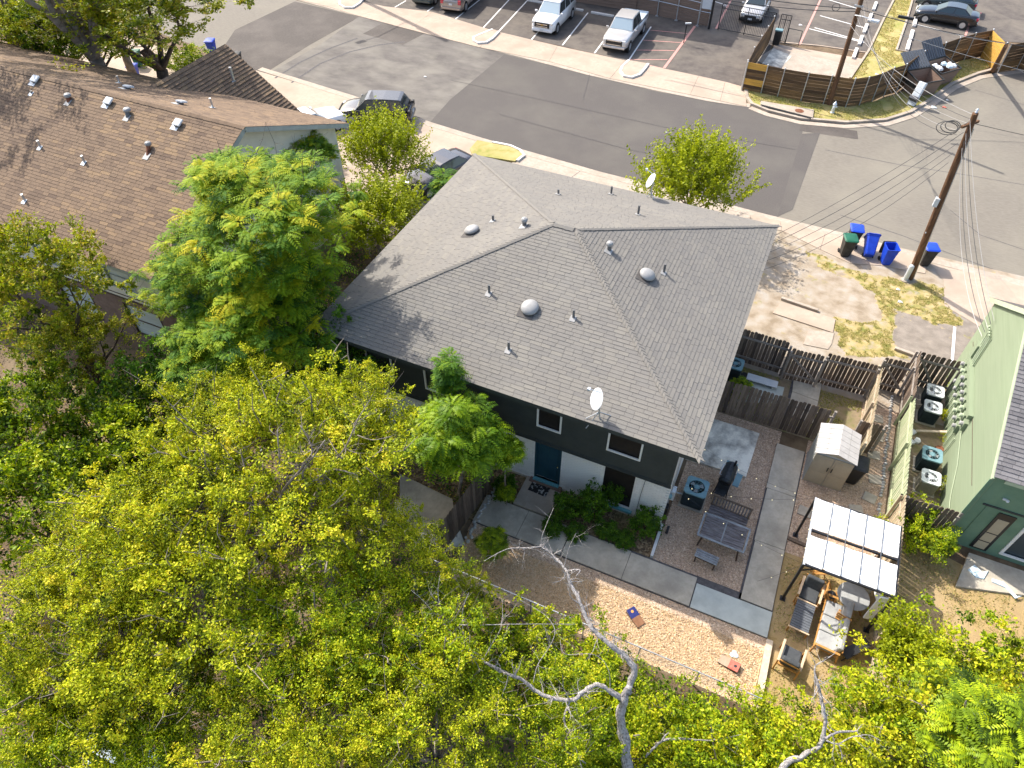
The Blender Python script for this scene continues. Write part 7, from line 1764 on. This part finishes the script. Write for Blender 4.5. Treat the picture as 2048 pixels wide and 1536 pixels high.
# dead trees: limbs traced through space
def dead(label, limbs_, x, y, seed, cat="dead tree", mat='bark_pale', twigs=90):
    t = thing("dead_tree", label, cat, (x, y, 0)); r = random.Random(seed)
    def smooth(pts, n=5):
        P = [Vector(p[:3]) for p in pts]; Rr = [p[3] for p in pts]; out, ro = [], []
        for i in range(len(P) - 1):
            p0, p1_, p2_, p3_ = P[max(i-1,0)], P[i], P[i+1], P[min(i+2,len(P)-1)]
            for k in range(n):
                f = k / n
                out.append(.5 * ((2*p1_) + (-p0+p2_)*f + (2*p0-5*p1_+4*p2_-p3_)*f*f + (-p0+3*p1_-3*p2_+p3_)*f**3) + Vector((r.uniform(-1,1), r.uniform(-1,1), r.uniform(-1,1))) * Rr[i] * .28)
                ro.append((Rr[i] * (1-f) + Rr[i+1] * f) * r.uniform(.82, 1.18))
        out.append(P[-1]); ro.append(Rr[-1]); return out, ro
    tw = MB()
    def sprout(p, d, L_, rad, depth):
        pts = [p]; rr = [rad]; dd = d.copy()
        for k in range(5):
            dd = (dd + Vector((r.uniform(-1,1), r.uniform(-1,1), r.uniform(-.7,.9))) * .38).normalized(); pts.append(pts[-1] + dd * L_ / 5); rr.append(rad * (1 - .17 * (k+1)))
        tw.tube(pts, rr, 4, False)
        if depth > 0:
            for k in (1, 2, 3, 4):
                if r.random() < .75: sprout(pts[k], (dd + Vector((r.uniform(-1,1), r.uniform(-1,1), r.uniform(-.6,1)))).normalized(), L_ * r.uniform(.35,.65), rr[k] * .6, depth - 1)
    for i, l in enumerate(limbs_):
        pts, ro = smooth(l)
        put("trunk" if i == 0 else "limb", MB().tube(pts, ro, 9 if ro[0] > .06 else 6), M[mat], t, smooth=True)
        tot = sum((pts[k+1]-pts[k]).length for k in range(len(pts)-1))
        if i > 0:
            for k in range(int(tot * (8 if ro[0] > .03 else 4))):
                j = r.randrange(max(1, len(pts) // 5), len(pts)); dv = Vector((r.uniform(-1,1), r.uniform(-1,1), r.uniform(-.4,1))).normalized()
                sprout(pts[j], dv, r.uniform(.2,.75), min(ro[j] * .5, .014), 2 if k % 3 == 0 else 1)
    put("twigs", tw, M[mat], t, kind='stuff')
    return t
def Pz(xy, z, r_): return (xy[0], xy[1], z, r_ * .66)
dead("bleached dead tree with crooked bare limbs reaching over the wood chips", [
    [Pz((1.74,4.02),0,.24), Pz((0.59,5.72),2.6,.21), Pz((0.08,6.31),3.6,.17), Pz((0.01,6.62),4.1,.15), Pz((0.04,6.87),4.5,.12)],
    [Pz((0.04,6.75),4.3,.125), Pz((0.02,7.13),4.8,.12), Pz((-0.25,7.26),5.0,.11), Pz((-0.63,7.30),5.2,.10), Pz((-1.13,7.39),5.4,.085), Pz((-1.44,7.58),5.5,.08), Pz((-1.73,7.84),5.7,.07), Pz((-2.09,8.13),5.8,.065), Pz((-2.29,8.36),5.9,.055), Pz((-2.82,8.59),6.0,.045), Pz((-3.12,8.63),6.1,.03)],
    [Pz((0.01,6.62),4.1,.11), Pz((-0.43,6.59),4.4,.09), Pz((-0.73,6.52),4.5,.08), Pz((-0.95,6.23),4.5,.075), Pz((-1.16,5.94),4.5,.075), Pz((-1.79,5.75),4.6,.07), Pz((-2.34,5.80),4.8,.06), Pz((-2.79,5.76),4.9,.055), Pz((-3.24,5.74),5.0,.05), Pz((-3.70,5.72),5.1,.045), Pz((-4.16,5.71),5.2,.035), Pz((-4.54,5.93),5.3,.025), Pz((-4.93,6.34),5.4,.015)],
    [Pz((-1.16,5.94),4.5,.05), Pz((-1.14,5.53),4.3,.045), Pz((-0.92,5.26),4.1,.04), Pz((-0.89,5.01),4.0,.035), Pz((-0.57,5.01),3.9,.03), Pz((-0.35,4.99),3.8,.02)],
    [Pz((-2.99,8.65),6.1,.025), Pz((-3.35,8.37),6.2,.02), Pz((-3.80,8.13),6.2,.016), Pz((-4.19,7.59),6.2,.009)],
    [Pz((-3.10,8.67),6.1,.018), Pz((-3.11,8.75),6.4,.014), Pz((-3.08,9.04),6.7,.011), Pz((-3.03,9.24),7.0,.007)],
    [Pz((-2.36,8.40),5.9,.015), Pz((-2.37,8.70),6.4,.012), Pz((-2.28,8.86),6.9,.008)],
    [Pz((-2.28,8.33),5.9,.028), Pz((-1.96,8.45),6.0,.022), Pz((-1.99,8.25),6.0,.012)],
    [Pz((-2.10,5.89),4.7,.016), Pz((-2.14,6.25),4.9,.014), Pz((-2.03,6.68),5.1,.013), Pz((-2.03,7.04),5.3,.012), Pz((-2.39,7.27),5.4,.009), Pz((-3.09,7.33),5.5,.007)],
    [Pz((-0.37,6.62),4.4,.014), Pz((-0.51,6.83),4.8,.012), Pz((-0.75,6.97),5.0,.011), Pz((-1.07,6.94),5.1,.01), Pz((-1.62,6.69),5.1,.009), Pz((-1.84,6.92),5.2,.007)],
    [Pz((-4.16,5.71),5.2,.02), Pz((-4.42,5.78),5.3,.02), Pz((-4.78,5.79),5.3,.013), Pz((-4.80,5.40),5.3,.01)],
    [Pz((-3.38,5.75),5.0,.02), Pz((-3.31,6.19),5.2,.015), Pz((-3.25,6.57),5.4,.012), Pz((-3.47,7.11),5.6,.007)],
    [Pz((-2.89,5.71),4.9,.03), Pz((-3.89,5.86),5.2,.022), Pz((-4.63,6.02),5.6,.018), Pz((-5.12,6.19),5.8,.012), Pz((-5.52,6.25),6.0,.006)],
    [Pz((-4.17,5.73),5.2,.024), Pz((-4.54,6.06),5.6,.02), Pz((-4.86,6.41),6.0,.013), Pz((-4.97,6.76),6.3,.007)],
    [Pz((-3.84,5.75),5.2,.018), Pz((-4.22,6.41),5.6,.014), Pz((-4.26,6.86),5.8,.008)],
    [Pz((-4.21,6.12),5.5,.022), Pz((-3.74,6.38),5.4,.018), Pz((-2.91,6.78),5.4,.014), Pz((-1.64,7.40),5.3,.008)],
    [Pz((-4.16,5.71),5.2,.02), Pz((-4.51,5.47),5.2,.014), Pz((-4.81,5.42),5.3,.008)],
    ], *(1.74,4.02), 3)
dead("second bleached dead limb rising forked at the lower right", [
    [Pz((4.29,5.64),0,.13), Pz((3.97,6.89),3.0,.11), Pz((4.31,7.35),3.4,.10), Pz((4.63,7.71),3.7,.09), Pz((4.64,7.90),3.9,.085)],
    [Pz((4.66,7.84),3.8,.085), Pz((4.54,8.12),4.2,.07), Pz((4.32,8.42),4.5,.065), Pz((4.15,8.65),4.7,.05), Pz((3.99,8.82),4.9,.03), Pz((3.97,8.96),5.0,.022), Pz((4.12,9.12),5.1,.018), Pz((4.23,9.24),5.2,.016)],
    [Pz((4.67,7.82),3.9,.045), Pz((4.90,8.05),4.0,.04), Pz((5.17,8.19),4.0,.035), Pz((5.31,8.24),4.1,.025)],
    [Pz((4.70,7.80),3.9,.03), Pz((4.96,7.82),3.9,.025), Pz((5.19,8.05),4.0,.02), Pz((5.53,8.24),4.1,.014), Pz((5.84,8.23),4.1,.009)],
    [Pz((4.99,7.84),3.9,.018), Pz((5.15,7.65),3.7,.015), Pz((5.22,7.38),3.5,.012)],
    ], *(4.29,5.64), 5)
dead("fallen grey limb lying on the shrubs at the bottom middle", [
    [Pz((0.95,6.13),2.4,.04), Pz((1.23,6.62),2.6,.045), Pz((1.74,6.90),2.6,.04), Pz((2.05,7.05),2.5,.03), Pz((2.47,7.27),2.4,.02), Pz((3.28,7.86),2.3,.012)],
    [Pz((1.21,6.59),2.6,.035), Pz((1.24,6.69),2.8,.03), Pz((1.30,6.76),2.9,.02)],
    [Pz((2.44,7.28),2.4,.016), Pz((3.04,7.26),2.2,.014), Pz((3.49,7.20),2.0,.01)],
    ], *(1.76,6.97), 6)
# exposed pale limbs in the big tree
r_ = random.Random(2)
def bare(label, pl, seed): return dead(label, pl, *(-13.65,10.75), seed, "dead branch", 'bark_mid')
bare("pale forked limbs showing through the large yellow-green tree", [
    [Pz((-10.18,4.64),.1,.2), Pz((-9.80,5.63),3.6,.17), Pz((-9.86,6.61),6.5,.13)],
    [Pz((-9.70,5.98),4.8,.09), Pz((-9.40,6.62),7.0,.07), Pz((-8.86,7.09),8.0,.05), Pz((-8.56,7.39),8.6,.035), Pz((-8.95,7.61),9.1,.02)],
    [Pz((-8.92,6.95),7.4,.06), Pz((-8.45,7.27),7.8,.045), Pz((-8.10,7.46),8.0,.035), Pz((-7.45,7.48),8.1,.015)],
    [Pz((-8.77,7.12),7.6,.05), Pz((-8.76,7.05),8.0,.04), Pz((-8.44,7.36),8.6,.03), Pz((-8.27,7.59),8.9,.018)],
    [Pz((-8.38,7.38),7.8,.04), Pz((-8.01,7.89),8.4,.03), Pz((-7.91,8.43),8.9,.022), Pz((-7.80,8.90),9.2,.012)],
    [Pz((-7.89,8.28),8.5,.02), Pz((-7.42,8.24),8.6,.016), Pz((-7.04,8.54),8.6,.009)],
    [Pz((-9.44,6.59),6.8,.05), Pz((-9.47,7.06),7.9,.04), Pz((-9.63,7.49),8.7,.022)],
    [Pz((-9.86,6.49),6.2,.06), Pz((-10.34,6.71),7.2,.04), Pz((-10.74,7.08),7.8,.02)],
    [Pz((-7.28,7.08),4.5,.05), Pz((-7.23,7.41),5.6,.04), Pz((-7.19,7.66),6.0,.03), Pz((-7.37,7.71),6.3,.015)],
    [Pz((-7.85,6.34),5.0,.03), Pz((-8.22,5.97),5.0,.035), Pz((-8.66,5.62),4.8,.03), Pz((-9.66,4.99),4.6,.03)],
    ], 8)
bare("broken grey limb lying in the leaves at the left", [
    [Pz((-9.25,3.54),5.8,.05), Pz((-9.60,3.44),6.0,.045), Pz((-10.16,3.27),6.1,.02)],
    [Pz((-9.44,5.25),6.2,.06), Pz((-9.66,4.85),6.2,.05), Pz((-10.00,4.70),6.2,.03), Pz((-10.56,4.68),6.3,.012)],
    [Pz((-10.19,6.06),6.6,.06), Pz((-9.90,6.38),6.8,.06), Pz((-9.71,6.73),7.0,.04)],
    ], 9)

# corrugated roof peeping through at the bottom left
t = thing("corrugated_roof_shed", "small blue-grey corrugated metal roof glimpsed under the trees at the bottom left", "shed", (*(-11.36,0.82), 0))
a = Vector((*(-12.56,0.81), 2.2)); b_ = Vector((*(-10.42,1.25), 2.2)); c_ = Vector((*(-10.04,0.22), 2.0)); d_ = Vector((*(-12.10,-0.22), 2.0))
for k in range(14):
    f0, f1 = k/14, (k+.9)/14; put("roof_sheet", _mb([a.lerp(b_,f0), a.lerp(b_,f1), d_.lerp(c_,f1) , d_.lerp(c_,f0)]), M['siding_pale'], t)
put("wall", MB().box(((a.x+c_.x)/2,(a.y+c_.y)/2,.95),(2.0,1.2,1.9)), M['brown_trim'], t)

# ------------------------------------------------------------------ countless small things
def scatter(name, polys, n, z, mat, ln, seed, upright=.5, holes=(), tint=.5, mask=None):
    r = np.random.default_rng(seed); xs = [p[0] for q in polys for p in q]; ys = [p[1] for q in polys for p in q]
    pts = []
    while len(pts) < n:
        x, y = r.uniform(min(xs), max(xs)), r.uniform(min(ys), max(ys))
        if any(inside((x, y), q) for q in polys) and not any(inside((x, y), h) for h in holes):
            if (mask(x, y) if mask else mnoise.noise(Vector((x*.9, y*.9, seed))) > -.15): pts.append((x, y))
    P = np.array(pts); n = len(P); Z = (z[0] + (z[1]-z[0]) * r.random(n))[:, None]
    C = np.concatenate([P, Z], 1); D = unit(r.normal(size=(n,3)) * np.array([1,1,.4]) + np.array([0,0,upright])); N = unit(r.normal(size=(n,3)) + np.array([0,0,.5]))
    L_ = r.uniform(ln[0], ln[1], n); V = leaves_at(C, D, N, L_, L_ * (.28 if upright > .6 else .6))
    me = mesh_quads(name, V, np.clip(tint + r.normal(size=n) * .2, 0, 1), M[mat]); o = bpy.data.objects.new(name, me); COL.objects.link(o); o['kind'] = 'stuff'
    return o
o = scatter("grass", [ncorner], 9000, (.10,.13), 'grass_blade', (.08,.16), 1, .8, tint=.35); tag(o, "grass growing on the street corner below the curving fence", "grass")
o = scatter("grass", [[(2.07,60.80),(3.12,73.14),(4.53,73.78),(3.99,61.86),(5.86,61.71),(1.38,55.21)]], 7000, (.04,.06), 'grass_blade', (.08,.16), 2, .8, tint=.6); tag(o, "dry grass of the strip between the far parking rows", "grass")
o = scatter("grass", [rect(0, 9, 24.2, 33.5)], 9000, (.03,.05), 'grass_blade', (.05,.11), 3, .8, tint=.5, mask=lambda x, y: gmask(x, y) + .3 * fbm(x, y, 3, 7) > .72); tag(o, "patchy dry grass of the worn lot behind the fences", "grass")
o = scatter("grass", [rect(0,5.3,20.8,23.6)], 6000, (.02,.05), 'grass_blade', (.05,.11), 4, .9, tint=.2, holes=[rect(2.0,3.3,20,24)]); tag(o, "thin grass in the small fenced yard", "grass")
o = scatter("grass", [[(3.7,9),(6.6,9),(6.6,15),(3.7,15)],[(6.9,13),(13,11),(13,17),(9,17),(6.9,17.6)]], 9000, (.01,.03), 'grass_blade', (.04,.09), 5, .5, tint=.6); tag(o, "trodden dry grass around the lounge and the yard beyond the long fence", "grass")
und = [[(-60,0),(4,0),(4,9.2),(-7.4,9.4),(-7.4,13.4),(-14.4,13.4),(-14.4,13.2),(-20.5,13.2),(-60,13.2)], [(-20.5,13.2),(-14.4,13.2),(-14.4,29),(-20.4,29)]]
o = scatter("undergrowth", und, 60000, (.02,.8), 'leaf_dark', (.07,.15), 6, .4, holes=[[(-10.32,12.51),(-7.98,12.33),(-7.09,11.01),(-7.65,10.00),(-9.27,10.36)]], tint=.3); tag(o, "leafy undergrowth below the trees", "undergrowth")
o = scatter("vines", [[(-1,4.0),(14,4.0),(14,9.0),(6.4,8.8),(5.0,8.2),(3.6,8.6),(-1,8.9)]], 50000, (.05,.9), 'leaf_mid', (.07,.14), 7, .4, tint=.4); tag(o, "tangled vines below the wood chips", "undergrowth")
o = scatter("leaf_litter", und, 26000, (.01,.04), 'leaf_yellow', (.05,.10), 8, .0, tint=.9); tag(o, "fallen leaves on the thicket floor", "leaves")
# wood chips proud of the bed
r = np.random.default_rng(5); n = 26000
P = np.stack([r.uniform(-6.5,3.5,n), r.uniform(9.6,11.4,n), r.uniform(.02,.045,n)], 1)
L_ = r.uniform(.03,.08,n); V = leaves_at(P, r.normal(size=(n,3)) * np.array([1,1,.25]), unit(r.normal(size=(n,3))*.5+np.array([0,0,1])), L_, L_*.5)
chip = leafmat("chip", [(0.36,0.23,0.12),(0.64,0.46,0.28),(0.80,0.64,0.44)], 0.0, None, .9)
me = mesh_quads("wood_chips", V, np.clip(.5+r.normal(size=n)*.25,0,1), chip); o = bpy.data.objects.new("wood_chips", me); COL.objects.link(o); o['kind'] = 'stuff'; tag(o, "loose wood chips of the playing strip", "wood chips")
peb = leafmat("pebble", [(0.24,0.17,0.12),(0.50,0.36,0.26),(0.70,0.56,0.43)], 0.0, None, .9)
n = 30000; xy = []
while len(xy) < n:
    x, y = r.uniform(-.5,6.5), r.uniform(11.4,24)
    if inside((x,y), rect(-.5,2.5,13.05,20.5)) or inside((x,y), rect(3.6,6.6,15.2,20.6)) or inside((x,y), rect(5.4,6.6,19.2,24.6)): xy.append((x,y))
P = np.concatenate([np.array(xy), r.uniform(.012,.03,(n,1))], 1); L_ = r.uniform(.02,.05,n)
V = leaves_at(P, r.normal(size=(n,3)) * np.array([1,1,.2]), unit(r.normal(size=(n,3))*.4+np.array([0,0,1])), L_, L_*.8)
me = mesh_quads("gravel", V, np.clip(.5+r.normal(size=n)*.25,0,1), peb); o = bpy.data.objects.new("gravel", me); COL.objects.link(o); o['kind'] = 'stuff'; tag(o, "loose gravel of the side yard", "gravel")
